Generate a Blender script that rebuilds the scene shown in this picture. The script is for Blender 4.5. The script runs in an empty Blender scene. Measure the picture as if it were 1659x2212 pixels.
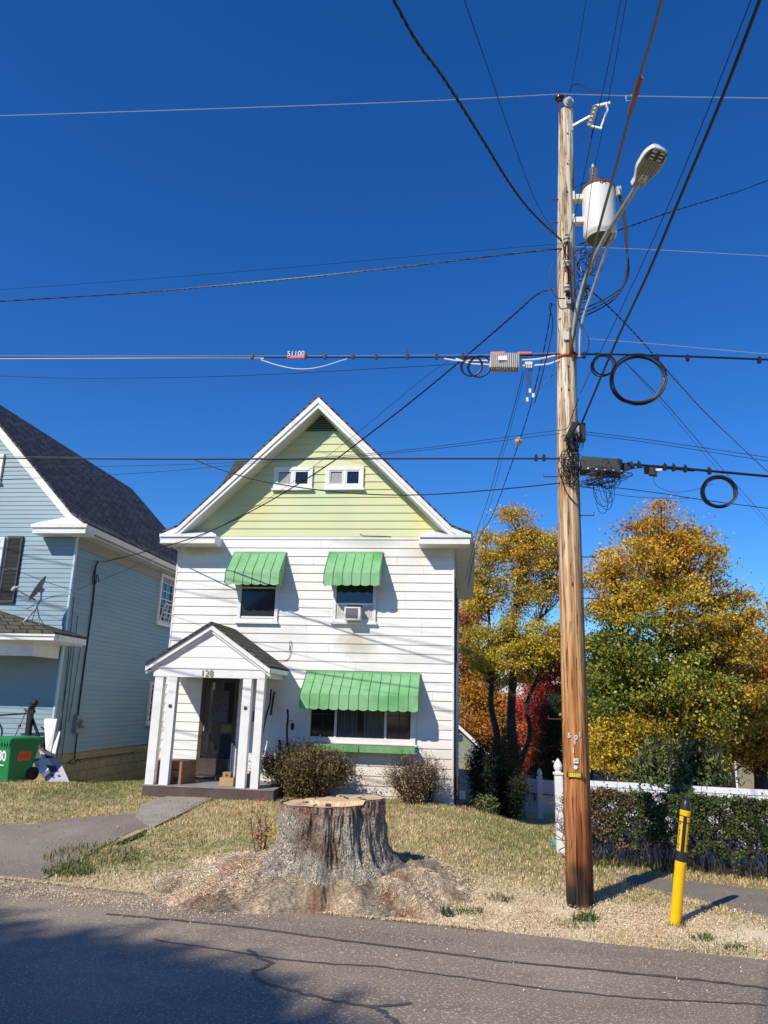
import bpy, math, random
import numpy as np
from mathutils import Vector, Matrix, noise as mnoise
random.seed(7); rng = np.random.default_rng(7)
SC = bpy.context.scene; COL = SC.collection

# ------------------------------------------------------------ camera
FP, CX, CY, HC = 1600.0, 829.5, 1106.0, 2.5      # focal length / centre in units of a 1659 px wide picture
def _n(v): v = np.array(v, float); return v/np.linalg.norm(v)
dY = _n([186, 416, FP]); _vx = 175.0
dZ = _n([_vx, -(FP*FP+186*_vx)/416, FP]); dZ = _n(dZ-dZ.dot(dY)*dY); dX = np.cross(dZ, dY)
if dX[0] < 0: dX = -dX
A3 = np.array([dX, dY, dZ])
cam = bpy.data.cameras.new('camera'); co = bpy.data.objects.new('camera', cam); COL.objects.link(co)
cam.sensor_fit = 'VERTICAL'; cam.sensor_height = 36.0; cam.lens = 36*FP/2212; cam.clip_end = 3000; cam.clip_start = .05
_m = Matrix([[A3[i][0], -A3[i][1], -A3[i][2]] for i in range(3)]).to_4x4(); _m.translation = (0, 0, HC)
co.matrix_world = _m; SC.camera = co
# ------------------------------------------------------------ light
SUN = Vector((-.68, -1.0, 1.0)).normalized()
w = bpy.data.worlds.new('World'); SC.world = w; w.use_nodes = True
nt = w.node_tree; nt.nodes.clear()
sky = nt.nodes.new('ShaderNodeTexSky'); sky.sky_type = 'NISHITA'; sky.sun_disc = False
sky.sun_elevation = math.asin(SUN.z); sky.sun_rotation = math.atan2(SUN.x, SUN.y)
sky.altitude = 400; sky.air_density = 1.0; sky.dust_density = .0; sky.ozone_density = 3.0
hs = nt.nodes.new('ShaderNodeHueSaturation'); hs.inputs['Saturation'].default_value = 1.3; hs.inputs['Hue'].default_value = .505
bg = nt.nodes.new('ShaderNodeBackground'); bg.inputs[1].default_value = .118
ow = nt.nodes.new('ShaderNodeOutputWorld')
nt.links.new(sky.outputs[0], hs.inputs['Color']); tn = nt.nodes.new('ShaderNodeMix'); tn.data_type = 'RGBA'; tn.blend_type = 'MULTIPLY'; tn.inputs[0].default_value = 1; tn.inputs[7].default_value = (.60, .96, 1.27, 1); nt.links.new(hs.outputs[0], tn.inputs[6]); nt.links.new(tn.outputs[2], bg.inputs[0]); nt.links.new(bg.outputs[0], ow.inputs[0])
sl = bpy.data.lights.new('sun', 'SUN'); sl.energy = 5.0; sl.angle = math.radians(.5); sl.color = (1, .915, .79)
so = bpy.data.objects.new('sun', sl); COL.objects.link(so); so.rotation_euler = SUN.to_track_quat('Z', 'Y').to_euler(); so.location = (-20, -30, 30)
SC.view_settings.view_transform = 'Standard'; SC.view_settings.look = 'None'; SC.view_settings.exposure = 0; SC.view_settings.gamma = 1
SC.cycles.max_bounces = 6; SC.cycles.transparent_max_bounces = 6; SC.cycles.caustics_reflective = False; SC.cycles.caustics_refractive = False

# ------------------------------------------------------------ helpers
def ray(x, y): return A3 @ np.array([x-CX, y-CY, FP])
def PY(x, y, Y): r = ray(x, y); p = r*(Y/r[1]); return Vector((p[0], p[1], p[2]+HC))
def PX(x, y, X): r = ray(x, y); p = r*(X/r[0]); return Vector((p[0], p[1], p[2]+HC))
def PZ(x, y, Z): r = ray(x, y); p = r*((Z-HC)/r[2]); return Vector((p[0], p[1], p[2]+HC))
def PV(x, y, A, B):                                # on the vertical plane through A and B
    r = ray(x, y); n = np.array([-(B[1]-A[1]), B[0]-A[0]]); t = (n[0]*A[0]+n[1]*A[1])/(n[0]*r[0]+n[1]*r[1]); p = r*t
    return Vector((p[0], p[1], p[2]+HC))
def ss(a, b, x):
    if a > b: return 1-ss(b, a, x)
    t = min(1, max(0, (x-a)/(b-a))); return t*t*(3-2*t)
def edge(x): return 9.54-.152*x
def terr(x, y):
    t = y-edge(x)
    if t < 0:
        return -.03 + .95*ss(0, 2.4, (edge(x)-7.2)-y)
    zl = .36*ss(-.1, 3.2, t)+.11*ss(3, 7, t)-.1*max(0, min(6, y-17.8))
    zl += .27*ss(-6.9, -8.6, x)*ss(12.3, 14.8, y)*(1-ss(15.5, 17.2, y))
    zl += .09*ss(13.3, 15.3, y)*(1-ss(-4.2, -2.4, x))*ss(-9, -7, x)
    zr = .11*ss(-.1, 1.6, t)-.09*max(0, min(7, y-15.5))
    k = ss(-1.0, 1.7, x); k2 = ss(-3, 1.5, x)
    return zl*(1-k)+zr*k-.02 + .012*mnoise.noise(Vector((x*1.3, y*1.3, 0)))*min(1, t)
def G(x, y, dz=0):                                 # the ground seen in that direction
    r = ray(x, y); lo = 3.0/r[1]; prev = lo
    t = lo
    while t*r[1] < 60:
        p = r*t
        if p[2]+HC < terr(p[0], p[1])+dz: break
        prev = t; t *= 1.004
    a, b = prev, t
    for _ in range(20):
        m = (a+b)/2; p = r*m
        if p[2]+HC < terr(p[0], p[1])+dz: b = m
        else: a = m
    p = r*b
    return Vector((p[0], p[1], p[2]+HC))

def nd(nt, t, **k):
    n = nt.nodes.new(t)
    for a, b in k.items(): setattr(n, a, b)
    return n
MATS = {}
def mat(name, c, c2=None, sc=(1, 1, 1), nscale=4, detail=4, lo=.35, hi=.65, rough=.75, metal=0, bump=0, bsc=None, bns=None, spec=.4, speck=None, speckn=60, attr=False, trans=0, third=None, tscale=1.2):
    if name in MATS: return MATS[name]
    m = bpy.data.materials.new(name); m.use_nodes = True; nt = m.node_tree; L = nt.links
    bs = nt.nodes['Principled BSDF']; out = nt.nodes['Material Output']
    bs.inputs['Roughness'].default_value = rough; bs.inputs['Metallic'].default_value = metal; bs.inputs['Specular IOR Level'].default_value = spec
    bs.inputs['Base Color'].default_value = (*c, 1)
    tc = nd(nt, 'ShaderNodeTexCoord'); mp = nd(nt, 'ShaderNodeMapping'); mp.inputs['Scale'].default_value = sc; L.new(tc.outputs['Object'], mp.inputs[0])
    colsock = None
    if attr:
        at = nd(nt, 'ShaderNodeAttribute', attribute_name='Col'); colsock = at.outputs['Color']
    elif c2 is not None:
        nz = nd(nt, 'ShaderNodeTexNoise'); nz.inputs['Scale'].default_value = nscale; nz.inputs['Detail'].default_value = detail; nz.inputs['Roughness'].default_value = .62
        L.new(mp.outputs[0], nz.inputs[0])
        mr = nd(nt, 'ShaderNodeMapRange'); mr.inputs[1].default_value = lo; mr.inputs[2].default_value = hi; L.new(nz.outputs[0], mr.inputs[0])
        mx = nd(nt, 'ShaderNodeMix', data_type='RGBA'); mx.inputs[6].default_value = (*c, 1); mx.inputs[7].default_value = (*c2, 1); L.new(mr.outputs[0], mx.inputs[0]); colsock = mx.outputs[2]
        if third is not None:
            n3 = nd(nt, 'ShaderNodeTexNoise'); n3.inputs['Scale'].default_value = tscale; n3.inputs['Detail'].default_value = 5; L.new(tc.outputs['Object'], n3.inputs[0])
            r3 = nd(nt, 'ShaderNodeMapRange'); r3.inputs[1].default_value = .5; r3.inputs[2].default_value = .7; L.new(n3.outputs[0], r3.inputs[0])
            m3 = nd(nt, 'ShaderNodeMix', data_type='RGBA'); m3.inputs[7].default_value = (*third, 1); L.new(r3.outputs[0], m3.inputs[0]); L.new(colsock, m3.inputs[6]); colsock = m3.outputs[2]
        if speck is not None:
            n4 = nd(nt, 'ShaderNodeTexNoise'); n4.inputs['Scale'].default_value = speckn; n4.inputs['Detail'].default_value = 2; L.new(tc.outputs['Object'], n4.inputs[0])
            r4 = nd(nt, 'ShaderNodeMapRange'); r4.inputs[1].default_value = .56; r4.inputs[2].default_value = .66; L.new(n4.outputs[0], r4.inputs[0])
            m4 = nd(nt, 'ShaderNodeMix', data_type='RGBA'); m4.inputs[7].default_value = (*speck, 1); L.new(r4.outputs[0], m4.inputs[0]); L.new(colsock, m4.inputs[6]); colsock = m4.outputs[2]
    if colsock is not None: L.new(colsock, bs.inputs['Base Color'])
    if bump:
        mb = nd(nt, 'ShaderNodeMapping'); mb.inputs['Scale'].default_value = bsc or sc; L.new(tc.outputs['Object'], mb.inputs[0])
        nb = nd(nt, 'ShaderNodeTexNoise'); nb.inputs['Scale'].default_value = bns or nscale*3; nb.inputs['Detail'].default_value = 5; L.new(mb.outputs[0], nb.inputs[0])
        bp = nd(nt, 'ShaderNodeBump'); bp.inputs['Strength'].default_value = bump; bp.inputs['Distance'].default_value = .02; L.new(nb.outputs[0], bp.inputs['Height']); L.new(bp.outputs[0], bs.inputs['Normal'])
    if trans:
        tr = nd(nt, 'ShaderNodeBsdfTranslucent'); ms = nd(nt, 'ShaderNodeMixShader'); ms.inputs[0].default_value = trans
        if colsock is not None: L.new(colsock, tr.inputs[0])
        else: tr.inputs[0].default_value = (*c, 1)
        L.new(bs.outputs[0], ms.inputs[1]); L.new(tr.outputs[0], ms.inputs[2]); L.new(ms.outputs[0], out.inputs[0])
    MATS[name] = m; return m

def wloc(o):
    v = Vector((0, 0, 0))
    while o: v += o.location; o = o.parent
    return v
def finish(name, me, m, parent=None, smooth=False):
    o = bpy.data.objects.new(name, me); COL.objects.link(o)
    if m is not None: me.materials.append(m)
    if parent is not None:
        off = wloc(parent)
        if off.length > 0: me.transform(Matrix.Translation(-off))
        o.parent = parent
    if smooth: me.shade_smooth()
    me.update(); return o
def tag(o, label=None, cat=None, group=None, kind=None):
    if label: o['label'] = label
    if cat: o['category'] = cat
    if group: o['group'] = group
    if kind: o['kind'] = kind
    return o
def thing(name, label, cat, loc=(0, 0, 0), group=None):
    o = bpy.data.objects.new(name, None); COL.objects.link(o); o.location = loc; o.empty_display_size = .1
    return tag(o, label, cat, group)
class B:
    def __init__(s): s.v = []; s.f = []; s.p = []
    def each(s, name, m, parent=None, smooth=False, bevel=0):      # every added shape as an object of its own
        out = []
        for k, j in s.p:
            b = B(); b.v = [s.v[i] for i in range(k[0], k[1])]; b.f = [tuple(i-k[0] for i in q) for q in s.f[j[0]:j[1]]]; out.append(b.build(name, m, parent, smooth, bevel))
        return out
    def add(s, vs, fs):
        k = len(s.v); s.p.append(((k, k+len(vs)), (len(s.f), len(s.f)+len(fs)))); s.v += [tuple(v) for v in vs]; s.f += [tuple(i+k for i in f) for f in fs]; return s
    def quad(s, a, b, c, d): return s.add([a, b, c, d], [(0, 1, 2, 3)])
    def box(s, lo, hi, M=None):
        x0, y0, z0 = lo; x1, y1, z1 = hi
        vs = [Vector(p) for p in ((x0, y0, z0), (x1, y0, z0), (x1, y1, z0), (x0, y1, z0), (x0, y0, z1), (x1, y0, z1), (x1, y1, z1), (x0, y1, z1))]
        if M is not None: vs = [M @ v for v in vs]
        return s.add(vs, [(0, 3, 2, 1), (4, 5, 6, 7), (0, 1, 5, 4), (1, 2, 6, 5), (2, 3, 7, 6), (3, 0, 4, 7)])
    def bar(s, a, b, w, h, up=(0, 0, 1)):          # rectangular bar from a to b
        a, b = Vector(a), Vector(b); d = (b-a); L = d.length; d.normalize(); up = Vector(up)
        sd = d.cross(up); sd = sd.normalized() if sd.length > 1e-4 else d.cross(Vector((1, 0, 0))).normalized(); u = sd.cross(d)
        vs = [p+sd*(i*w/2)+u*(j*h/2) for p in (a, b) for i, j in ((-1, -1), (1, -1), (1, 1), (-1, 1))]
        return s.add(vs, [(0, 1, 2, 3), (7, 6, 5, 4), (0, 4, 5, 1), (1, 5, 6, 2), (2, 6, 7, 3), (3, 7, 4, 0)])
    def tube(s, pts, r, n=6, cap=True):
        pts = [Vector(p) for p in pts]; N = len(pts); rs = r if hasattr(r, '__len__') else [r]*N
        t0 = (pts[1]-pts[0]).normalized(); u = t0.orthogonal().normalized(); vs = []; fs = []
        for i in range(N):
            t = (pts[min(N-1, i+1)]-pts[max(0, i-1)]).normalized()
            u = (u-t*u.dot(t)); u = u.normalized() if u.length > 1e-6 else t.orthogonal().normalized(); w_ = t.cross(u)
            for k in range(n):
                a = 2*math.pi*k/n; vs.append(pts[i]+(u*math.cos(a)+w_*math.sin(a))*rs[i])
        for i in range(N-1):
            for k in range(n): fs.append((i*n+k, i*n+(k+1) % n, (i+1)*n+(k+1) % n, (i+1)*n+k))
        if cap: fs.append(tuple(range(n))[::-1]); fs.append(tuple((N-1)*n+k for k in range(n)))
        return s.add(vs, fs)
    def lathe(s, prof, M=None, n=20):              # profile of (r, z) about z
        vs = []; fs = []
        for r, z in prof:
            for k in range(n): a = 2*math.pi*k/n; vs.append(Vector((r*math.cos(a), r*math.sin(a), z)))
        for i in range(len(prof)-1):
            for k in range(n): fs.append((i*n+k, i*n+(k+1) % n, (i+1)*n+(k+1) % n, (i+1)*n+k))
        fs.append(tuple(range(n))[::-1]); fs.append(tuple((len(prof)-1)*n+k for k in range(n)))
        if M is not None: vs = [M @ v for v in vs]
        return s.add(vs, fs)
    def prism(s, poly, off):                       # polygon extruded by a vector
        n = len(poly); off = Vector(off); vs = [Vector(p) for p in poly]+[Vector(p)+off for p in poly]
        return s.add(vs, [tuple(range(n))[::-1], tuple(range(n, 2*n))]+[(i, (i+1) % n, n+(i+1) % n, n+i) for i in range(n)])
    def build(s, name, m, parent=None, smooth=False, bevel=0):
        me = bpy.data.meshes.new(name); me.from_pydata([tuple(v) for v in s.v], [], s.f)
        o = finish(name, me, m, parent, smooth)
        if smooth:
            try: me.set_sharp_from_angle(angle=math.radians(40))
            except Exception: pass
        if bevel:
            b = o.modifiers.new('bevel', 'BEVEL'); b.width = bevel; b.segments = 2; b.limit_method = 'ANGLE'
        return o
def big(name, V, F, m, parent=None, col=None, smooth=False):      # numpy arrays; F is (n,4) or (n,3)
    me = bpy.data.meshes.new(name); n, k = F.shape
    me.vertices.add(len(V)); me.vertices.foreach_set('co', np.asarray(V, np.float32).ravel())
    me.loops.add(n*k); me.loops.foreach_set('vertex_index', F.astype(np.int32).ravel())
    me.polygons.add(n); me.polygons.foreach_set('loop_start', np.arange(0, n*k, k, dtype=np.int32)); me.polygons.foreach_set('loop_total', np.full(n, k, np.int32))
    me.update(calc_edges=True)
    if col is not None:
        ca = me.color_attributes.new('Col', 'FLOAT_COLOR', 'POINT'); c4 = np.ones((len(V), 4), np.float32); c4[:, :3] = col; ca.data.foreach_set('color', c4.ravel())
    return finish(name, me, m, parent, smooth)
def text(s, size, M, m, name, parent=None, ext=.002, align='CENTER', bold=0):
    cu = bpy.data.curves.new(name, 'FONT'); cu.body = s; cu.size = size; cu.extrude = ext; cu.align_x = align; cu.align_y = 'CENTER'; cu.offset = bold
    o = bpy.data.objects.new('tmp', cu); COL.objects.link(o); dg = bpy.context.evaluated_depsgraph_get(); dg.update()
    me = bpy.data.meshes.new_from_object(o.evaluated_get(dg)); bpy.data.objects.remove(o); bpy.data.curves.remove(cu)
    me.transform(M); me.name = name; me.materials.clear()
    return finish(name, me, m, parent)
FRONT = Matrix.Rotation(math.pi/2, 4, 'X')         # text upright, facing -Y
def smoothpts(pts, n=6):
    P = [Vector(p) for p in pts]; P = [P[0]*2-P[1]]+P+[P[-1]*2-P[-2]]; out = []
    for i in range(1, len(P)-2):
        for k in range(n):
            t = k/n; a, b, c, d = P[i-1:i+3]
            out.append(.5*((2*b)+(c-a)*t+(2*a-5*b+4*c-d)*t*t+(3*b-a-3*c+d)*t**3))
    out.append(P[-2]); return out
def leafmesh(name, C, size, col, m, parent, asp=.55, droop=0., up=.35, jit=.35):
    """many small folded leaves: C (n,3) centres"""
    n = len(C); d = rng.normal(size=(n, 3)); d[:, 2] -= droop; d /= np.linalg.norm(d, axis=1)[:, None]
    q = rng.normal(size=(n, 3)); q[:, 2] += up*2; s = np.cross(d, q); s /= np.linalg.norm(s, axis=1)[:, None]+1e-9
    nn = np.cross(s, d); L = size*(1+jit*rng.uniform(-1, 1, n))[:, None]
    V = np.empty((n, 4, 3)); V[:, 0] = C-d*L*.5; V[:, 1] = C+s*L*asp*.5+nn*L*.12; V[:, 2] = C+d*L*.5; V[:, 3] = C-s*L*asp*.5+nn*L*.12
    F = np.arange(4*n).reshape(n, 4)
    return big(name, V.reshape(-1, 3), F, m, parent, np.repeat(col, 4, axis=0))
def pal(cols, n, wts=None, var=.18):
    cols = np.array(cols); k = rng.choice(len(cols), n, p=wts); c = cols[k]*(1+var*rng.normal(size=(n, 1))); return np.clip(c*(1+.05*rng.normal(size=(n, 3))), .004, .95)

# ------------------------------------------------------------ materials
M_white = mat('white_siding_paint', (.80, .792, .755), (.70, .68, .62), (.5, 1, 3), 1.6, 6, .52, .8, .55, bump=.08, bsc=(1, 1, 6), bns=9, third=(.64, .61, .53), tscale=.45)
M_trim = mat('white_trim_paint', (.80, .80, .78), (.68, .67, .63), (1, 1, 1), 3, 5, .45, .8, .45, bump=.05)
M_green = mat('pale_green_siding_paint', (.60, .65, .38), (.62, .61, .31), (.4, 1, 1.2), 1.3, 5, .4, .7, .6, bump=.06, third=(.48, .60, .37), tscale=.5)
M_blue = mat('blue_vinyl_siding', (.245, .365, .43), (.21, .32, .385), (.5, .5, 2), 1.5, 4, .4, .7, .5, bump=.05)
M_awn = mat('green_awning_enamel', (.19, .44, .19), (.25, .49, .25), (3, 3, .6), 3, 5, .35, .7, .5, bump=.04, third=(.12, .36, .12), tscale=1.6)
def shinglemat(name, c1, c2, dark, sz=1.41):
    m = bpy.data.materials.new(name); m.use_nodes = True; nt = m.node_tree; L = nt.links; bs = nt.nodes['Principled BSDF']; bs.inputs['Roughness'].default_value = .9; bs.inputs['Specular IOR Level'].default_value = .2
    tc = nd(nt, 'ShaderNodeTexCoord'); sp = nd(nt, 'ShaderNodeSeparateXYZ'); L.new(tc.outputs['Object'], sp.inputs[0])
    ad = nd(nt, 'ShaderNodeMath', operation='ADD'); L.new(sp.outputs[0], ad.inputs[0]); L.new(sp.outputs[1], ad.inputs[1]); mz = nd(nt, 'ShaderNodeMath', operation='MULTIPLY'); mz.inputs[1].default_value = sz; L.new(sp.outputs[2], mz.inputs[0])
    cb = nd(nt, 'ShaderNodeCombineXYZ'); L.new(ad.outputs[0], cb.inputs[0]); L.new(mz.outputs[0], cb.inputs[1])
    br = nd(nt, 'ShaderNodeTexBrick'); br.offset = .37; br.inputs['Color1'].default_value = (*c1, 1); br.inputs['Color2'].default_value = (*c2, 1); br.inputs['Mortar'].default_value = (*dark, 1)
    br.inputs['Scale'].default_value = 1; br.inputs['Mortar Size'].default_value = .022; br.inputs['Mortar Smooth'].default_value = .6; br.inputs['Brick Width'].default_value = .34; br.inputs['Row Height'].default_value = .19; L.new(cb.outputs[0], br.inputs[0])
    nz = nd(nt, 'ShaderNodeTexNoise'); nz.inputs['Scale'].default_value = 9; nz.inputs['Detail'].default_value = 5; L.new(tc.outputs['Object'], nz.inputs[0]); mr = nd(nt, 'ShaderNodeMapRange'); mr.inputs[3].default_value = .6; mr.inputs[4].default_value = 1.4; L.new(nz.outputs[0], mr.inputs[0])
    vm = nd(nt, 'ShaderNodeVectorMath', operation='SCALE'); L.new(br.outputs[0], vm.inputs[0]); L.new(mr.outputs[0], vm.inputs['Scale']); L.new(vm.outputs[0], bs.inputs['Base Color'])
    bp = nd(nt, 'ShaderNodeBump'); bp.inputs['Strength'].default_value = .6; bp.inputs['Distance'].default_value = .02; bp.invert = True; L.new(br.outputs['Fac'], bp.inputs['Height']); L.new(bp.outputs[0], bs.inputs['Normal']); MATS[name] = m; return m
M_shingle = shinglemat('dark_asphalt_shingles', (.060, .060, .064), (.125, .125, .13), (.010, .010, .012))
M_old = mat('unused_grey', (.022, .024, .028), (.055, .058, .064), (5, 5, 22), 1.6, 3, .4, .62, .85, bump=.8, bsc=(6, 6, 30), bns=3)
M_shingle2 = shinglemat('brown_porch_shingles', (.075, .07, .055), (.115, .108, .085), (.02, .018, .014), 1.8)
M_glass = mat('dark_window_glass', (.012, .014, .016), rough=.06, spec=.8)
M_curtain = mat('curtain_behind_glass', (.10, .105, .11), (.05, .055, .06), (9, 1, .5), 3, 2, .4, .6, .6)
M_black = mat('black_rubber', (.012, .012, .014), rough=.5)
M_cable = mat('black_cable', (.010, .010, .016), rough=.45)
M_cable_grey = mat('grey_cable', (.16, .15, .14), rough=.5)
M_alu = mat('bare_aluminium_wire', (.62, .62, .60), rough=.35, metal=.6)
M_whitecable = mat('white_cable', (.72, .72, .68), rough=.5)
M_steel = mat('galvanised_steel', (.45, .46, .46), (.33, .33, .33), (1, 1, 1), 6, 4, .4, .6, .45, .6)
M_rust = mat('rusty_steel', (.10, .045, .025), (.06, .03, .02), (1, 1, 1), 12, 4, .4, .6, .8)
M_cardboard = mat('brown_cardboard', (.36, .20, .10), (.30, .16, .075), (2, 2, 2), 3, 4, .4, .7, .85)
M_orange = mat('orange_marker_plastic', (.80, .10, .03), rough=.5)
M_porcelain = mat('grey_porcelain', (.45, .46, .46), rough=.2)
M_leaf = mat('leaves', (.3, .3, .1), attr=True, rough=.55, trans=.32, spec=.3)
M_leafdull = mat('dull_leaves', (.3, .3, .1), attr=True, rough=.7, trans=.15, spec=.25)
M_bark = mat('tree_bark', (.09, .075, .06), (.035, .028, .022), (4, 4, 1), 4, 6, .35, .65, .9, bump=.8)

def stain(m, c, r, col, k=.8, off=(-3.7, 17.2, .4)):
    nt = m.node_tree; L = nt.links; bs = nt.nodes['Principled BSDF']; src = bs.inputs['Base Color'].links[0].from_socket
    tc = nd(nt, 'ShaderNodeTexCoord'); mp = nd(nt, 'ShaderNodeMapping', vector_type='TEXTURE'); mp.inputs['Location'].default_value = (c[0]-off[0], c[1]-off[1], c[2]-off[2]); mp.inputs['Scale'].default_value = r; L.new(tc.outputs['Object'], mp.inputs[0])
    ln = nd(nt, 'ShaderNodeVectorMath', operation='LENGTH'); L.new(mp.outputs[0], ln.inputs[0]); nz = nd(nt, 'ShaderNodeTexNoise'); nz.inputs['Scale'].default_value = 3.5; nz.inputs['Detail'].default_value = 5; L.new(tc.outputs['Object'], nz.inputs[0])
    ma = nd(nt, 'ShaderNodeMath', operation='MULTIPLY_ADD'); ma.inputs[1].default_value = 1.6; L.new(nz.outputs[0], ma.inputs[0]); L.new(ln.outputs['Value'], ma.inputs[2]); mr = nd(nt, 'ShaderNodeMapRange'); mr.inputs[1].default_value = 1.1; mr.inputs[2].default_value = 2.0; mr.inputs[3].default_value = k; mr.inputs[4].default_value = 0; L.new(ma.outputs[0], mr.inputs[0])
    mx = nd(nt, 'ShaderNodeMix', data_type='RGBA'); mx.inputs[7].default_value = (*col, 1); L.new(mr.outputs[0], mx.inputs[0]); L.new(src, mx.inputs[6]); L.new(mx.outputs[2], bs.inputs['Base Color'])
for c, r, col, k in (((-2.62, 17.2, 3.80), (.55, 1, .34), (.52, .47, .36), .85), ((-6.55, 17.2, 5.98), (.6, 1, .13), (.60, .54, .42), .9), ((-.85, 17.2, 5.92), (.55, 1, .16), (.58, .54, .44), .9), ((-2.5, 17.2, 6.2), (.9, 1, .14), (.52, .55, .47), .8), ((-6.0, 17.2, 4.9), (.6, 1, .14), (.60, .60, .56), .8), ((-.9, 17.2, 1.2), (1.2, 1, .5), (.66, .60, .48), .6), ((-3.0, 17.2, .8), (2.0, 1, .35), (.62, .55, .42), .7), ((-4.2, 17.2, 4.0), (.5, 1, .3), (.64, .64, .58), .6), ((-1.2, 17.2, 3.5), (.8, 1, .2), (.64, .64, .6), .6)):
    stain(M_white, c, r, col, k)
for c, r, col, k in (((-1.1, 17.2, 7.0), (.35, 1, .7), (.66, .62, .22), .8), ((-3.6, 17.2, 9.0), (.5, 1, .25), (.42, .58, .38), .9), ((-5.3, 17.2, 7.0), (.5, 1, .4), (.62, .58, .24), .6)):
    stain(M_green, c, r, col, k)
# ------------------------------------------------------------ ground
xs = np.unique(np.concatenate([np.linspace(-400, -60, 12), np.linspace(-60, -12, 25), np.arange(-12, 8, .16), np.linspace(8, 60, 27), np.linspace(60, 400, 12)]))
ys = np.unique(np.concatenate([np.linspace(-300, -30, 8), np.linspace(-30, 8, 30), np.arange(8, 20, .16), np.linspace(20, 60, 30), np.linspace(60, 900, 14)]))
Vg = np.array([(x, y, terr(x, y)) for y in ys for x in xs]); nx, ny = len(xs), len(ys)
ii, jj = np.meshgrid(np.arange(nx-1), np.arange(ny-1)); a_ = (jj*nx+ii).ravel()
Fg = np.stack([a_, a_+1, a_+nx+1, a_+nx], 1)
M_ground = mat('dry_lawn_soil', (.50, .38, .21), (.30, .24, .10), (1, 1, 1), 2.2, 8, .35, .65, .95, bump=.5, bns=40, third=(.17, .19, .06), tscale=.55, speck=(.58, .47, .28), speckn=38)
def dens(x, y):                                    # how much sawdust lies there
    d = math.hypot((x+1.8)/1.0, (y-10.3)/.55); q = 1.2*math.exp(-(d/2.1)**2)
    q += 1.1*math.exp(-(((x-.7)/1.6)**2+((y-10.1)/.85)**2))+.9*math.exp(-(((x-3.4)/2.2)**2+((y-(edge(x)+.7))/.6)**2))+.75*math.exp(-(((x+4.3)/1.0)**2+((y-10.6)/.35)**2))
    return q
nt_ = M_ground.node_tree; bs_n = nt_.nodes['Principled BSDF']; src = bs_n.inputs['Base Color'].links[0].from_socket
at_ = nd(nt_, 'ShaderNodeAttribute', attribute_name='Col'); dn_ = nd(nt_, 'ShaderNodeTexNoise'); dn_.inputs['Scale'].default_value = 55; dn_.inputs['Detail'].default_value = 6
tc_ = nd(nt_, 'ShaderNodeTexCoord'); nt_.links.new(tc_.outputs['Object'], dn_.inputs[0]); rp = nd(nt_, 'ShaderNodeValToRGB'); rp.color_ramp.elements[0].position = .35; rp.color_ramp.elements[1].position = .65; rp.color_ramp.elements[0].color = (.50, .39, .24, 1); rp.color_ramp.elements[1].color = (.88, .74, .52, 1)
nt_.links.new(dn_.outputs[0], rp.inputs[0]); mm = nd(nt_, 'ShaderNodeMix', data_type='RGBA'); nt_.links.new(at_.outputs['Fac'], mm.inputs[0]); nt_.links.new(src, mm.inputs[6]); nt_.links.new(rp.outputs[0], mm.inputs[7]); nt_.links.new(mm.outputs[2], bs_n.inputs['Base Color'])
cg_ = np.array([[min(1, dens(v[0], v[1])*1.1) if abs(v[0]) < 9 and 8 < v[1] < 14 else 0]*3 for v in Vg])
tag(big('ground', Vg, Fg, M_ground, None, cg_, smooth=True), 'dry lawn and soil running back from the road', kind='structure')
# ------------------------------------------------------------ road, walkway, pavement
def sheet(name, poly, m, dz, thick=.05, label=None, res=.35, kind='structure'):
    """a slab that follows the ground: grid clipped to a plan polygon"""
    poly = [(p[0], p[1]) for p in poly]
    x0, x1 = min(p[0] for p in poly), max(p[0] for p in poly); nX = max(2, int((x1-x0)/res))
    def span(x):
        c = []
        for i in range(len(poly)):
            a, b = poly[i], poly[(i+1) % len(poly)]
            if (a[0]-x)*(b[0]-x) <= 0 and a[0] != b[0]: c.append(a[1]+(b[1]-a[1])*(x-a[0])/(b[0]-a[0]))
        return (min(c), max(c)) if c else (0, 0)
    bm = B(); K = 8; V = []
    xx = [x0+1e-4+(x1-x0-2e-4)*i/nX for i in range(nX+1)]
    for x in xx:
        lo, hi = span(x)
        for k in range(K+1):
            y = lo+(hi-lo)*k/K; V.append((x, y, terr(x, y)+dz))
    F = [(i*(K+1)+k, (i+1)*(K+1)+k, (i+1)*(K+1)+k+1, i*(K+1)+k+1) for i in range(nX) for k in range(K)]
    n = len(V); V += [(v[0], v[1], v[2]-thick) for v in V]
    for i in range(nX):
        F.append((n+i*(K+1), n+(i+1)*(K+1), (i+1)*(K+1), i*(K+1))); F.append((i*(K+1)+K, (i+1)*(K+1)+K, n+(i+1)*(K+1)+K, n+i*(K+1)+K))
    F += [(k+1, n+k+1, n+k, k) for k in range(K)]; e = nX*(K+1); F += [(e+k, n+e+k, n+e+k+1, e+k+1) for k in range(K)]
    bm.add(V, F); o = bm.build(name, m); return tag(o, label, kind=kind)
M_road = mat('worn_asphalt', (.30, .232, .165), (.22, .172, .122), (.25, 1.6, 1), 1.1, 7, .35, .65, .9, bump=.7, bns=70, third=(.37, .295, .215), tscale=.35, speck=(.56, .50, .42), speckn=52)
def roady(f, x): return edge(x)-7.2*(1-f)
rb = B(); XR = [-400, -80, -30]+[(-14+.5*i) for i in range(45)]+[12, 30, 80, 400]
V = []; K = 14
for x in XR:
    for k in range(K+1):
        f = k/K; wob = (.05*mnoise.noise(Vector((x*1.1, 3, 0)))+.03*mnoise.noise(Vector((x*4, 9, 0)))) if k == K else 0
        y = roady(f, x)+wob; V.append((x, y, .012+.06*math.sin(math.pi*f) if k < K else -.004))
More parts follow.
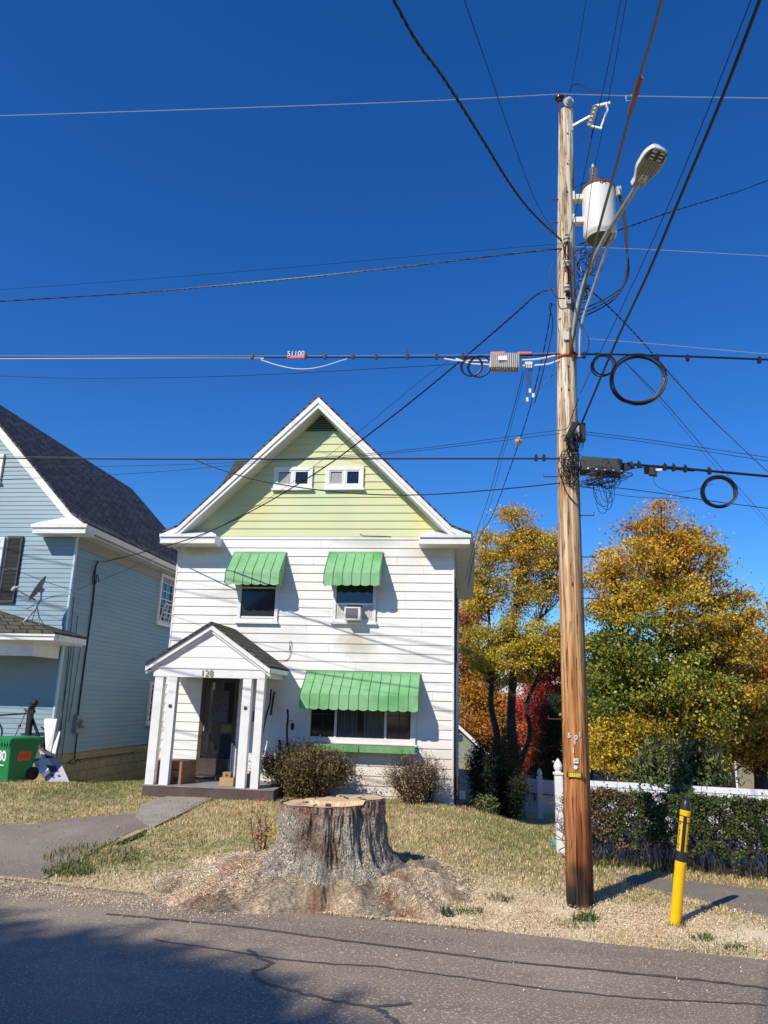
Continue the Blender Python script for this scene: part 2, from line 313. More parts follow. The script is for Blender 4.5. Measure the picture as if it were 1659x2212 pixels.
rb.add(V, [(i*(K+1)+k, (i+1)*(K+1)+k, (i+1)*(K+1)+k+1, i*(K+1)+k+1) for i in range(len(XR)-1) for k in range(K)])
tag(rb.build('road', M_road, smooth=True), 'worn grey asphalt street with sealed cracks', kind='structure')
def roadz(x, y):
    f = 1-(edge(x)-y)/7.2; return .012+.06*math.sin(math.pi*max(0, min(1, f)))
M_seal = mat('crack_sealer', (.075, .072, .068), (.12, .112, .10), (1, 1, 1), 9, 4, .45, .7, .7)
def RZ(x, y):
    z = .05
    for _ in range(6): p = PZ(x, y, z); z = roadz(p.x, p.y)
    return PZ(x, y, z)
def seal(pts, w_, name='sealed_crack', lab=None):
    P = smoothpts([RZ(*p) for p in pts], 14); bm = B(); V = []
    for i, p in enumerate(P):
        t = (P[min(len(P)-1, i+1)]-P[max(0, i-1)]); s = Vector((-t.y, t.x, 0)).normalized()
        q = p+s*.03*mnoise.noise(Vector((i*.37, w_*90, 1))); ww = w_*(1+.55*mnoise.noise(Vector((i*.5, 3, w_*50))))
        for k in (-1, 1):
            r_ = q+s*ww*.5*k; V.append((r_.x, r_.y, roadz(r_.x, r_.y)+.006))
    bm.add(V, [(2*i, 2*i+1, 2*i+3, 2*i+2) for i in range(len(P)-1)]); return tag(bm.build(name, M_seal), lab, kind='structure')
seal([(230, 1975), (330, 1984), (550, 2006), (700, 2027), (900, 2052), (1100, 2078), (1300, 2097), (1500, 2117), (1659, 2136)], .055, lab='long dark sealed crack nearest the verge')
seal([(330, 2030), (470, 2050), (640, 2077), (830, 2090), (1000, 2113), (1200, 2140), (1400, 2158), (1659, 2172)], .028, lab='thin sealed crack nearer the viewer')
seal([(538, 2052), (560, 2070), (585, 2080), (570, 2092), (547, 2100), (560, 2118), (620, 2137), (700, 2158), (800, 2174), (890, 2168)], .045, lab='winding sealed crack with a hook')
seal([(800, 2174), (840, 2195), (870, 2230)], .05, lab='short sealed crack at the near edge')
M_conc = mat('weathered_concrete', (.235, .195, .15), (.15, .125, .095), (1, 1, 1), 1.6, 8, .3, .7, .9, bump=.35, bns=50, third=(.28, .24, .19), tscale=.8, speck=(.36, .34, .30), speckn=60)
def gp(*pts): return [G(*p) for p in pts]
ap = gp((0, 1780), (75, 1783), (140, 1770), (300, 1757), (328, 1783), (288, 1806), (235, 1815), (175, 1842), (120, 1893)) + [Vector((-5.95, edge(-5.95)+.02, 0)), Vector((-12, edge(-12)+.02, 0)), Vector((-12, 14.2, 0))]
sheet('driveway', ap, M_conc, .012, .10, 'grey concrete apron between lawn and road', .2)
wk = gp((290, 1765), (305, 1741), (350, 1722), (435, 1713), (500, 1716), (400, 1742), (372, 1765), (340, 1790), (320, 1785))
sheet('walkway', wk, mat('gravelly_concrete', (.33, .29, .24), (.24, .21, .17), nscale=3, bump=.5, bns=60, rough=.9, speck=(.5, .46, .4), speckn=50), .030, .10, 'short path from the apron to the porch', .15)
# thin dark wedge: painted shade of the gap beside the lifted apron corner
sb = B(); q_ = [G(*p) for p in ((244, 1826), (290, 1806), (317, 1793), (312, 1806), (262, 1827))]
sb.prism([v+Vector((0, 0, .016)) for v in q_], (0, 0, .004)); tag(sb.build('gap_shade_wedge', mat('painted_gap_shade', (.012, .010, .008))), 'dark wedge painted as shade of the gap beside the lifted corner of the apron', kind='structure')
sw = gp((1535, 1889), (1700, 1920)); e0, e1 = G(1560, 1915), G(1659, 1975)
dvec = Vector((1, -.152, 0)).normalized(); s0 = G(1333, 1893); s1 = G(1345, 1915)
P0 = G(1330, 1890); P1 = G(1659, 1927); P2 = G(1659, 1984); P3 = G(1410, 1925)
dd = (P1-P0).normalized(); 
PAVP = [P0, P0+dd*1.2, P0+dd*14, P0+dd*14+Vector((.2, -1.25, 0)), Vector((P2.x, P2.y, 0)), P3, P0+Vector((.15, -.55, 0))]
sheet('pavement', PAVP, M_conc, .03, .12, 'grey concrete pavement slab behind the pole', .15)

# ------------------------------------------------------------ clapboard walls
def boards(bm, w, x0f, x1f, z0, z1, pitch, proj, holes=(), M=None):
    """lapped boards on a wall: x (along), z up, out of the wall is -y. x0f/x1f give the ends at height z"""
    zs = [z0+pitch*i for i in range(int((z1-z0)/pitch)+2)]
    for i in range(len(zs)-1):
        a, b = zs[i], min(zs[i+1], z1)
        if b-a < .004: continue
        cuts = sorted({a, b} | {h for H_ in holes for h in (H_[2], H_[3]) if a < h < b})
        for u, v in zip(cuts[:-1], cuts[1:]):
            pu = proj*(1-(u-a)/pitch)+.002; pv = proj*(1-(v-a)/pitch)+.002
            L0, R0, L1, R1 = x0f(u), x1f(u), x0f(v), x1f(v)
            if R0-L0 < .02: continue
            segs = [(L0, R0)]
            for h0, h1, hz0, hz1 in holes:
                if hz0 < (u+v)/2 < hz1:
                    n_ = []
                    for s0, s1 in segs:
                        if h0 > s0: n_.append((s0, min(s1, h0)))
                        if h1 < s1: n_.append((max(s0, h1), s1))
                    segs = [s for s in n_ if s[1]-s[0] > .005]
            for s0, s1 in segs:
                t0 = L1 if s0 == L0 else s0; t1 = R1 if s1 == R0 else s1
                if t1 < t0: t0 = t1 = (t0+t1)/2
                vs = [(s0, w-pu, u), (s1, w-pu, u), (t1, w-pv, v), (t0, w-pv, v), (s0, w, u), (s1, w, u)]
                if M is not None: vs = [M @ Vector(p) for p in vs]
                bm.add(vs, [(0, 1, 2, 3)]+([(4, 5, 1, 0)] if u == a else []))
def window(par, x0, x1, z0, z1, y, fw=.07, mull=(), rails=(), glass=M_glass, sill=True, M=None, cm=None, name='window', dep=.05):
    """frame with glass; y is the face of the wall"""
    f = B(); T = M
    f.box((x0, y-dep, z0), (x0+fw, y+.06, z1), T); f.box((x1-fw, y-dep, z0), (x1, y+.06, z1), T)
    f.box((x0+fw, y-dep, z1-fw), (x1-fw, y+.06, z1), T); f.box((x0+fw, y-dep, z0), (x1-fw, y+.06, z0+fw), T)
    for m_ in mull: f.box((m_-.025, y-dep+.01, z0+fw), (m_+.025, y+.06, z1-fw), T)
    for r_ in rails: f.box((x0+fw, y-dep+.013, r_-.02), (x1-fw, y+.06, r_+.02), T)
    if sill: f.box((x0-.03, y-dep-.035, z0-.045), (x1+.03, y-.002, z0-.001), T)
    w_ = f.build(name, M_trim, par)
    g = B(); g.box((x0+fw*.6, y+.005, z0+fw*.6), (x1-fw*.6, y+.03, z1-fw*.6), T); g.build('pane', glass, w_)
    return w_
# ------------------------------------------------------------ white house
YW, XL, XR_ = 17.2, -7.10, -.39
H = thing('house', 'white clapboard house with pale green gable, green awnings and the number 128', 'house', (-3.7, 17.2, .4))
ZG = 6.33
holes = [(-5.46, -4.55, 4.30, 5.6), (-3.16, -2.22, 4.32, 5.6), (-3.6, -1.30, 1.68, 2.75), (-6.2, -5.35, .75, 2.92)]
wb = B(); boards(wb, YW, lambda z: XL, lambda z: XR_, .30, ZG, .2055, .020, holes)
SW = Matrix(((0, -1, 0, XR_+YW), (1, 0, 0, 0), (0, 0, 1, 0), (0, 0, 0, 1)))    # maps wall y=YW (out -y) to x=XR_ (out +x)
boards(wb, YW, lambda z: YW, lambda z: 25.6, .1, ZG, .2055, .020, (), SW)
LW = Matrix(((0, 1, 0, XL-YW), (-1, 0, 0, 0), (0, 0, 1, 0), (0, 0, 0, 1)))
boards(wb, YW, lambda z: -25.6, lambda z: -YW, .1, ZG, .2055, .020, (), LW)
wb.box((XL+.03, YW+.10, -.4), (XR_-.03, 25.6, 6.3)); wb.build('wall', M_white, H)
jb = B(); rj = random.Random(8)
for i in range(29):
    z0_ = .30+.2055*i
    if z0_+.2 > ZG: break
    for _ in range(2):
        x_ = rj.uniform(XL+.4, XR_-.4)
        if any(h_[0]-.1 < x_ < h_[1]+.1 and h_[2]-.25 < z0_ < h_[3]+.1 for h_ in holes) or (-6.9 < x_ < -4 and z0_ < 4.2): continue
        jb.quad((x_, YW-.0235, z0_), (x_+.007, YW-.0235, z0_), (x_+.007, YW-.0045, z0_+.2), (x_, YW-.0045, z0_+.2))
jb.each('board_joint', mat('joint_grey', (.50, .49, .45)), H)
gb = B(); RX, RZp = -3.70, 9.74
gs = (RZp-6.42)/3.28
boards(gb, YW, lambda z: max(XL, RX-(RZp-.1-z)/gs), lambda z: min(XR_, RX+(RZp-.1-z)/gs), ZG+.002, RZp-.12, .197, .020, [(-4.8, -3.87, 7.55, 8.07), (-3.49, -2.6, 7.55, 8.07)])
gb.prism([(XL+.05, YW+.1, 6.31), (XR_-.05, YW+.1, 6.31), (RX, YW+.1, 9.5)], (0, 8.2, 0)); gb.build('gable', M_green, H)
cb = B()
cb.box((XR_-.012, YW-.026, .28), (XR_+.026, YW+.02, 6.1)); cb.box((XL-.024, YW-.022, .28), (XL+.005, YW+.02, 6.1)); cb.each('corner_trim', M_white, H)
fb = B(); fb.box((XL+.02, YW+.03, -.5), (XR_-.02, YW+.12, .32)); fb.build('foundation', mat('foundation_stone', (.30, .27, .22), (.2, .18, .15), nscale=5, bump=.5), H)
# roof: flared profile extruded front to back
def prof(lift, ov=0):
    return [(-7.40-ov, 6.27+lift), (-6.98, 6.45+lift), (RX, RZp+lift*1.25), (-.42, 6.45+lift), (.02+ov, 6.27+lift)]
def shell(name, y0, y1, lo, hi, m, par):
    b = B(); n = len(lo)
    for i in range(n-1):
        a, c = lo[i], lo[i+1]; d, e = hi[i], hi[i+1]
        b.add([(a[0], y0, a[1]), (c[0], y0, c[1]), (e[0], y0, e[1]), (d[0], y0, d[1]), (a[0], y1, a[1]), (c[0], y1, c[1]), (e[0], y1, e[1]), (d[0], y1, d[1])],
              [(0, 1, 2, 3), (7, 6, 5, 4), (0, 4, 5, 1), (3, 2, 6, 7)]+([(0, 3, 7, 4)] if i == 0 else [])+([(1, 5, 6, 2)] if i == n-2 else []))
    return b.build(name, m, par)
YR = 16.70
shell('roof', YR-.03, 26, prof(.0, .02), prof(.055, .04), M_shingle, H)
shell('rake_board', YR, YR+.05, prof(-.22), prof(-.003), M_trim, H)
shell('rake_moulding', YR-.028, YR-.001, prof(-.12), prof(-.004), M_trim, H)
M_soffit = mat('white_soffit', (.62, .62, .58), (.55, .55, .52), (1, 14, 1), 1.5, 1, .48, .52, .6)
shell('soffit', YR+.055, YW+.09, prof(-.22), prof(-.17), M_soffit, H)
# ridge-side cross gable on the left
xg = B(); r0, r1 = Vector((-7.6, 22.3, 10.0)), Vector((-3.2, 22.3, 10.0))
xg.prism([r0, Vector((-7.7, 20.1, 7.6)), Vector((-7.7, 20.1, 7.5)), r0+Vector((0, 0, -.1)), Vector((-7.7, 24.5, 7.5)), Vector((-7.7, 24.5, 7.6))], (4.4, 0, 0)); xg.build('dormer_roof', mat('green_grey_shingles', (.035, .045, .038), (.07, .08, .07), (5, 5, 20), 1.6, 3, .4, .6, .9, bump=.6), H)
xw = B(); xw.prism([(-7.3, 20.6, 6), (-7.3, 24, 6), (-7.3, 24, 7.7), (-7.3, 22.3, 9.75), (-7.3, 20.6, 7.7)], (3, 0, 0)); xw.build('dormer_wall', M_white, H)
# eave returns
for s in (-1, 1):
    rt = B()
    xa, xb, xp = ((-7.38, -6.03, -6.32) if s < 0 else (.0, -1.17, -.96))
    o_, i_ = min(xa, xb), max(xa, xb)
    rt.box((o_, YR-.03, 6.05), (i_, YW-.002, 6.26)); rt.box((o_-(.02 if s < 0 else -.02), YR-.07, 6.20), (i_+.03, YR-.031, 6.27))
    tp = [(o_, YR-.05, 6.262), (i_, YR-.05, 6.262), (i_, YW-.01, 6.262), (o_, YW-.01, 6.262), (xp, YW-.03, 6.46), (xa-.25*s*-1 if s < 0 else xa-.25, YW-.03, 6.43)]
    inner = 0
    if s < 0: rt.add(tp, [(0, 1, 4, 5), (1, 2, 4), (2, 3, 5, 4), (3, 0, 5)])
    else: rt.add([tp[0], tp[1], tp[2], tp[3], tp[4], tp[5]], [(0, 1, 5, 4), (1, 2, 5), (2, 3, 4, 5), (3, 0, 4)])
    rt.build('eave_return', M_trim, H)
ev = B()
for x, sg in ((-7.42, -1), (.02, 1)):
    ev.box((x, YR+.06, 6.12), (x+.10, 26, 6.25)) if sg > 0 else ev.box((x, YR+.06, 6.12), (x+.10, 26, 6.25))
ev.box((XR_+.03, YW+.05, 6.06), (.02, 26, 6.12)); ev.box((-7.32, YW+.05, 6.06), (XL-.03, 26, 6.12)); ev.each('gutter', M_trim, H)
vn = B(); 
vn.prism([(RX-.40, YW-.025, 9.04), (RX+.40, YW-.025, 9.04), (RX, YW-.025, 9.46)], (0, .01, 0)); vo_ = vn.build('gable_vent', mat('vent_shaded_green', (.03, .05, .03)), H); vn = B()
for i in range(6): vn.box((RX-.38+.062*i, YW-.05, 9.06+.062*i), (RX+.38-.062*i, YW-.027, 9.078+.062*i))
vn.build('slat', mat('slat_shaded_green', (.16, .24, .14)), vo_)  # panel and slats darkened: shade under the roof peak put into their green
# windows
M_blind = mat('glass_over_curtain', (.42, .43, .44), (.30, .31, .32), (14, 1, 1), 2, 2, .3, .7, .25)
for x0, x1 in ((-4.83, -3.85), (-3.52, -2.58)):
    wd = window(H, x0, x1, 7.53, 8.09, YW-.02, .09, [(x0+x1)/2], dep=.045)
    f = B(); f.box((x0+.12, YW-.022, 7.66), ((x0+x1)/2-.05, YW-.018, 7.94)); f.build('curtain', M_blind, wd)
    f = B(); m0 = (x0+x1)/2
    for a, c in ((x0+.09, m0-.03), (m0+.03, x1-.09)):
        f.box((a, YW-.05, 7.62), (a+.03, YW-.01, 8.0)); f.box((c-.03, YW-.05, 7.62), (c, YW-.01, 8.0)); f.box((a+.03, YW-.05, 7.62), (c-.03, YW-.01, 7.655)); f.box((a+.03, YW-.05, 7.965), (c-.03, YW-.01, 8.0))
    f.build('sash', M_trim, wd)
w1 = window(H, -5.50, -4.52, 4.26, 5.65, YW-.01, .075, [], [], dep=.05)
f = B(); f.box((-5.41, YW-.035, 4.35), (-4.60, YW-.012, 4.39)); f.box((-5.41, YW-.035, 5.05), (-4.6, YW-.012, 5.09)); f.each('sash', M_trim, w1)
f = B(); [f.box((-5.40, YW-.018, 4.40+.025*i), (-4.61, YW-.010, 4.412+.025*i)) for i in range(24)]; f.build('blind', mat('dark_blind', (.035, .038, .04), rough=.5), w1)
w2 = window(H, -3.20, -2.18, 4.28, 5.65, YW-.01, .075, [], [], dep=.05)
f = B(); f.box((-3.12, YW-.045, 4.69), (-2.26, YW-.012, 4.73)); f.build('sash', M_trim, w2)
f = B()
for x_ in (-3.12, -2.5):
    f = B(); [f.box((x_+.0275*i, YW-.03-.008*(i % 2), 4.36), (x_+.0275*(i+1), YW-.006, 4.69)) for i in range(9)]; f.build('side_curtain_panel', mat('accordion_panel', (.55, .55, .52), rough=.5), w2)
w3 = window(H, -3.70, -1.21, 1.60, 2.80, YW-.01, .11, [-3.02, -1.885], dep=.055, glass=M_glass)
f = B(); f.box((-3.32, YW-.03, 1.72), (-3.305, YW-.012, 2.7)); f.box((-1.59, YW-.03, 1.72), (-1.575, YW-.012, 2.7)); f.box((-3.6, YW-.031, 2.2), (-3.05, YW-.013, 2.215)); f.box((-1.86, YW-.031, 2.2), (-1.32, YW-.013, 2.215)); f.each('muntin', mat('dark_muntin', (.06, .06, .06)), w3)
f = B(); 
for i in range(16): f.box((-2.98+.067*i, YW-.008-.004*(i % 2), 1.72), (-2.98+.067*(i+1)-.01, YW-.006, 2.7)) if i not in (7, 8) else None
f.build('curtain', M_curtain, w3)
# awnings: a curved metal sheet with standing seams and a scalloped skirt
def awning(x0, x1, zt, zf, zb, p, n):
    a = B(); w_ = (x1-x0)/n
    y0, y1, y2 = YW-.03, YW-p, YW-p-.02
    a.quad((x0, y0, zt), (x1, y0, zt), (x1, y1, zf), (x0, y1, zf))
    a.quad((x0, y0, zt-.012), (x0, y1, zf-.012), (x1, y1, zf-.012), (x1, y0, zt-.012))
    for i in range(n):                             # skirt panels with a rounded lower edge
        u0 = x0+w_*i; u1 = u0+w_; pts = [(u0, y1, zf), (u1, y1, zf)]+[(u1-(u1-u0)*k/8, y2, zb-.035*math.sin(math.pi*k/8)**.7) for k in range(9)]
        a.prism(pts, (0, .006, 0))
    for s_, x in ((0, x0), (1, x1)):               # side cheeks
        pts = [(x, y0, zt), (x, y1, zf)]+[(x, y2, zb)]+[(x, y2+(y0-.0-y2)*k/6, zb-.02+.012*(k % 2)+(0 if k < 5 else .0)) for k in range(1, 4)]+[(x, y0-.08, zf-.06)]+[(x, y0, zf)]
        a.prism(pts, (.012*(1 if s_ == 0 else -1), 0, 0))
    o = a.build('awning', M_awn, H)
    s = B()
    for i in range(n+1):
        x = x0+w_*i; s.bar((x, y0+.01, zt+.006), (x, y1-.002, zf+.006), .012, .012, (0, 0, 1)); s.bar((x, y1-.004, zf+.004), (x, y2-.004, zb+.01), .010, .008, (0, 1, 0))
    for i in range(n):
        x = x0+w_*i; s.box((x+.02, y0-.008, zt-.02), (x+w_*.5, y0+.002, zt+.012))
    s.build('seam', mat('awning_seams', (.04, .12, .05), rough=.6), o)
    t = B(); t.box((x0-.01, YW-.05, zt-.02), (x1+.01, YW-.022, zt+.03)); t.build('top_rail', M_awn, o)
    return o
awning(-5.70, -4.40, 5.92, 5.36, 5.09, .54, 6)
awning(-3.35, -2.05, 5.93, 5.365, 5.095, .54, 6)
awning(-3.74, -1.12, 3.13, 2.64, 2.34, .62, 12)
pb = B(); pb.prism([(-3.62, YW-.02, 1.42), (-3.62, YW-.30, 1.42), (-3.62, YW-.33, 1.565), (-3.62, YW-.02, 1.565)], (2.42, 0, 0)); pb.build('window_box', M_awn, H)
pb = B(); pb.box((-3.60, YW-.31, 1.566), (-1.22, YW-.02, 1.58)); pb.box((-2.45, YW-.336, 1.42), (-2.44, YW-.30, 1.57)); pb.build('window_box_top', mat('weathered_board', (.20, .15, .11)), H)
# door
dr = B(); dr.box((-6.16, YW+.05, .79), (-5.37, YW+.09, 2.86)); M_door = mat('dark_brown_door', (.075, .048, .032), (.055, .036, .026), (1, 1, 1), 5, 3)
D_ = dr.build('door', M_door, H)
f = B()
for a in ((-6.10, 1.05), (-5.76, 1.05)): f.box((a[0]+.02, YW+.035, a[1]+.05), (a[0]+.30, YW+.049, a[1]+.62))
f.box((-6.05, YW+.03, 1.75), (-5.47, YW+.049, 2.72)); f.build('panel', mat('door_panel_brown', (.10, .062, .04)), D_)
f = B(); f.box((-6.21, YW-.03, .78), (-6.12, YW+.02, 2.93)); f.box((-5.42, YW-.03, .78), (-5.33, YW+.02, 2.93)); f.box((-6.12, YW-.03, 2.84), (-5.42, YW+.02, 2.93)); f.box((-6.12, YW-.03, .80), (-5.42, YW-.005, 1.10)); f.box((-6.12, YW-.034, 1.10), (-5.42, YW-.005, 1.15))
SD = f.build('storm_door', mat('brown_storm_door', (.085, .065, .05), (.06, .045, .035), nscale=5), H)
f = B(); f.box((-6.12, YW-.012, 1.15), (-5.42, YW-.008, 2.84)); f.build('pane', mat('storm_door_glass', (.02, .02, .022), rough=.04, spec=.9), SD)
f = B(); f.box((-5.95, YW-.016, 1.95), (-5.55, YW-.0125, 2.66)); f.build('lace_curtain', mat('faint_lace', (.10, .10, .10), (.045, .047, .05), (8, 1, 3), 4, 4), SD)
f = B(); f.box((-6.10, YW-.05, 1.75), (-6.07, YW-.03, 1.87)); f.build('handle', M_steel, SD)
# porch
PFY = 15.6
f = B(); f.box((-6.72, PFY-.04, .33), (-3.95, YW-.03, .70)); f.build('porch_slab', mat('dark_red_brown_paint', (.085, .058, .052), (.12, .09, .08), (1, 1, 1), 4, 5, .4, .7, .8), H)
f = B(); f.box((-6.73, PFY-.05, .701), (-3.94, YW-.03, .722)); f.build('porch_floor', mat('worn_grey_paint', (.30, .28, .26), (.20, .18, .17), (1, 1, 1), 5, 6, .4, .7, .8), H)
for x0, x1 in ((-6.70, -6.515), (-6.40, -6.21), (-4.76, -4.575), (-4.46, -4.295)):
    f = B(); f.box((x0, PFY, .722), (x1, PFY+.15, 2.905)); pst = f.build('porch_post', M_trim, H)
    if x0 in (-6.40, -4.76):
        g = B(); g.lathe([(.035, 0), (.04, .01), (.022, .018), (.01, .02)], Matrix.Translation(((x0+x1)/2, PFY, 2.30)) @ Matrix.Rotation(math.pi/2, 4, 'X'), 12); g.build('rosette', mat('rosette_bronze', (.07, .06, .05)), pst)
f = B(); f.box((-6.74, PFY-.012, 2.905), (-4.29, PFY+.16, 3.085)); f.box((-6.72, PFY+.16, 2.93), (-6.58, YW-.03, 3.08)); f.box((-4.43, PFY+.16, 2.93), (-4.29, YW-.03, 3.08)); f.build('porch_beam', M_trim, H)
RXp = -5.52
f = B(); sl_ = (4.02-3.13)/(RXp+6.85)
boards(f, PFY+.01, lambda z: RXp-(4.0-z)/sl_*.97, lambda z: RXp+(4.0-z)/sl_*.93, 3.09, 3.98, .235, .012); f.prism([(-6.75, PFY+.012, 3.086), (-4.3, PFY+.012, 3.086), (RXp, PFY+.012, 3.97)], (0, .1, 0)); f.build('porch_pediment', M_white, H)
def pprof(l): return [(-6.90, 3.13+l), (RXp, 4.03+l), (-4.17, 3.13+l)]
def shell2(name, y0, y1, a, b_, m): 
    return shell(name, y0, y1, pprof(a), pprof(b_), m, H)
shell2('porch_roof', PFY-.14, YW-.02, .0, .05, M_shingle2); shell2('porch_rake', PFY-.10, PFY-.06, -.12, -.003, M_trim); shell2('porch_rake_trim', PFY-.05, PFY+.0, -.18, -.06, M_trim)
f = B(); f.box((-4.27, PFY-.05, 3.03), (-4.17, YW-.03, 3.125)); f.box((-6.90, PFY-.05, 3.03), (-6.80, YW-.03, 3.125)); f.each('porch_gutter', M_trim, H)
f = B(); f.box((-6.78, PFY-.03, 3.086), (-4.26, PFY-.013, 3.12)); f.build('porch_moulding', M_trim, H)
n_ = text('128', .19, Matrix.Translation((PY(448, 1455, PFY).x, PFY-.03, PY(448, 1455, PFY).z)) @ FRONT @ Matrix.Scale(1.0, 4, (1, 0, 0)), mat('number_dark_brass', (.26, .24, .14), rough=.5), 'house_number', H, .003)
f = B(); f.box((-6.12, YW-.30, .705), (-5.38, YW-.03, .78)); f.build('door_step', mat('step_board', (.12, .105, .09)), H)
f = B(); f.tube(smoothpts([PY(604, 1428, YW-.03), PY(622, 1424, YW-.03), PY(627, 1410, YW-.04), PY(629, 1388, YW-.05), PY(626, 1386, YW-.05), PY(625, 1405, YW-.03)], 5), .006, 5); f.tube([PY(777, 1153, YW-.04), PY(783, 1157, YW-.04), PY(845, 1159, YW-.03)], .006, 5); f.tube([PY(981, 1358, YW-.02)+Vector((0, 0, 0)), PY(984, 1366, YW-.03), PY(998, 1370, YW-.02)], .006, 5); f.each('loose_wire', M_cable, H)
# right side wall fittings
f = B()
for a in range(3): f.tube([(XR_+.05+.02*a, 17.5+.22*a, 5.4-.2*a), (XR_+.05, 17.5+.2*a, 3.2), (XR_+.05, 17.45+.22*a, .5)], .012, 5)
f.tube(smoothpts([(XR_+.06, 17.9, 3.9), (XR_+.07, 18.05, 3.7), (XR_+.07, 17.95, 3.45), (XR_+.06, 17.8, 3.6), (XR_+.06, 17.88, 3.88)], 5), .012, 5); f.build('conduit', M_cable, H)
f = B(); f.box((XR_+.02, 17.6, 1.55), (XR_+.12, 17.8, 1.95)); f.lathe([(.08, 0), (.08, .08), (.05, .11)], Matrix.Translation((XR_+.12, 17.7, 1.75)) @ Matrix.Rotation(math.pi/2, 4, 'Y'), 14); f.build('meter', mat('meter_grey', (.5, .5, .48), rough=.4), H)
f = B(); f.tube([(XR_+.10, 17.32, .35), (XR_+.10, 17.32, .95)], .05, 10); f.build('downpipe', M_rust, H)
f = B(); f.box((XR_+.15, 17.7, .45), (XR_+.28, 17.8, .62)); f.build('side_vent', M_trim, H)

# ------------------------------------------------------------ blue house
BX, BL = -9.80, -16.6
BH = thing('house', 'blue vinyl sided house with dark shingle roof at the left edge', 'house', (-13, 17.2, .5))
f = B(); boards(f, YW, lambda z: BL, lambda z: BX, 1.08, 6.9, .1165, .013, ())
BRX, BRZ = -13.15, 10.25; bs_ = (BRZ-6.85)/(BRX+9.62) if False else (10.25-6.9)/(13.15-9.72)
boards(f, YW, lambda z: max(BL, BRX-(BRZ-.12-z)/abs(bs_)), lambda z: min(BX, BRX+(BRZ-.12-z)/abs(bs_)), 6.9, 10.0, .1165, .013, ())
SB = Matrix(((0, -1, 0, BX+YW), (1, 0, 0, 0), (0, 0, 1, 0), (0, 0, 0, 1)))
boards(f, YW, lambda z: YW, lambda z: 26.3, 1.08, 6.75, .1165, .013, [(22.45, 23.5, 4.75, 6.25), (PX(315, 1565, BX).y, PX(333, 1470, BX).y, PX(313, 1565, BX).z+.05, PX(322, 1472, BX).z-.05)], SB)
f.box((BL, YW+.1, 1.0), (BX-.07, 26.3, 6.7)); f.prism([(BL+.1, YW+.1, 6.7), (BX-.1, YW+.1, 6.7), (BRX, YW+.1, 9.8)], (0, 9, 0)); f.build('wall', M_blue, BH)
f = B(); f.box((BX-.015, YW-.03, 1.06), (BX+.03, YW+.05, 6.7)); f.build('corner_trim', mat('light_blue_trim', (.48, .66, .78)), BH)
f = B(); f.box((BL, YW+.02, -.6), (BX-.02, 26.3, 1.075)); f.build('foundation', mat('tan_block_foundation', (.42, .36, .20), (.30, .25, .14), (1, 1, 3), 2, 5, .35, .7, .9, bump=.4), BH)
f = B()
for k in range(4): f.box((BX-.019, YW+.05, -.1+.24*k+.22), (BX-.0155, 26.2, -.1+.24*k+.232))
for k in range(4):
    for j in range(20): f.box((BX-.019, YW+.3+.42*j+.21*(k % 2), -.1+.24*k+.001), (BX-.0155, YW+.31+.42*j+.21*(k % 2), -.1+.24*k+.219))
f.build('mortar_joint', mat('brown_mortar', (.16, .13, .08)), BH)  # joints in a darker brown than the blocks
def bprof(l): return [(-16.95, 6.42+l), (-16.55, 6.72+l), (BRX, BRZ+l*1.3), (-9.78, 6.80+l), (-9.40, 6.55+l)]
shell('roof', YW-.48, 26.6, bprof(0), bprof(.06), M_shingle, BH)
shell('rake_board', YW-.45, YW-.39, bprof(-.24), bprof(-.003), M_trim, BH)
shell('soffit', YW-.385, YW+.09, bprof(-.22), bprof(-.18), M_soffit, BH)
f = B(); f.box((-10.72, YW-.48, 6.30), (-9.34, YW-.03, 6.50)); f.box((-10.76, YW-.52, 6.44), (-9.30, YW-.481, 6.53))
tp = [(-10.74, YW-.50, 6.535), (-9.38, YW-.50, 6.535), (-9.38, YW-.03, 6.535), (-10.74, YW-.03, 6.535), (-10.25, YW-.04, 6.80), (-9.75, YW-.04, 6.80)]
f.add(tp, [(0, 1, 5, 4), (1, 2, 5), (2, 3, 4, 5), (3, 0, 4)]); f.build('eave_return', M_trim, BH)
f = B(); f.prism([(-9.44, YW-.45, 6.40), (-9.36, YW-.45, 6.40), (-9.31, YW-.45, 6.52), (-9.44, YW-.45, 6.52)], (0, 9.8, 0)); f.build('gutter', M_trim, BH)
f = B(); f.box((BX+.02, YW-.02, 6.33), (-9.44, 26.6, 6.38)); [f.box((BX+.03, YW+.2+.3*i, 6.322), (-9.45, YW+.21+.3*i, 6.329)) for i in range(30)]; f.build('eave_soffit', M_soffit, BH)
f = B(); f.box((BX+.0, YW+.03, 6.05), (BX+.035, 26.4, 6.33)); f.build('frieze_board', mat('taupe_frieze', (.33, .31, .27)), BH)
def swin(y0, y1, z0, z1, nm='window'):
    wd = window(BH, y0, y1, z0, z1, YW-.01, .10, [], [(z0+z1)/2], M=SB, dep=.06)
    g = B(); ym = (y0+y1)/2; g.box((ym-.012, YW-.03, z0+.1), (ym+.012, YW-.012, z1-.1), SB)
    for k in (1, 2, 4, 5):
        z = z0+(z1-z0)*k/6; g.box((y0+.1, YW-.031, z-.012), (y1-.1, YW-.013, z+.012), SB)
    g.build('muntin', M_trim, wd)
swin(22.4, 23.55, 4.70, 6.30); q0_, q1_ = PX(313, 1565, BX), PX(333, 1470, BX); swin(q0_.y, q1_.y+.3, q0_.z, PX(322, 1472, BX).z)
f = B()
for k in range(3): f.bar((BX+.10+.06*k, 22.5, 4.80+.27*k), (BX+.10+.06*k, 23.45, 4.80+.27*k), .03, .035)
for k in range(4): f.bar((BX+.10, 22.5+.315*k, 4.80), (BX+.22, 22.5+.315*k, 5.36), .03, .03)
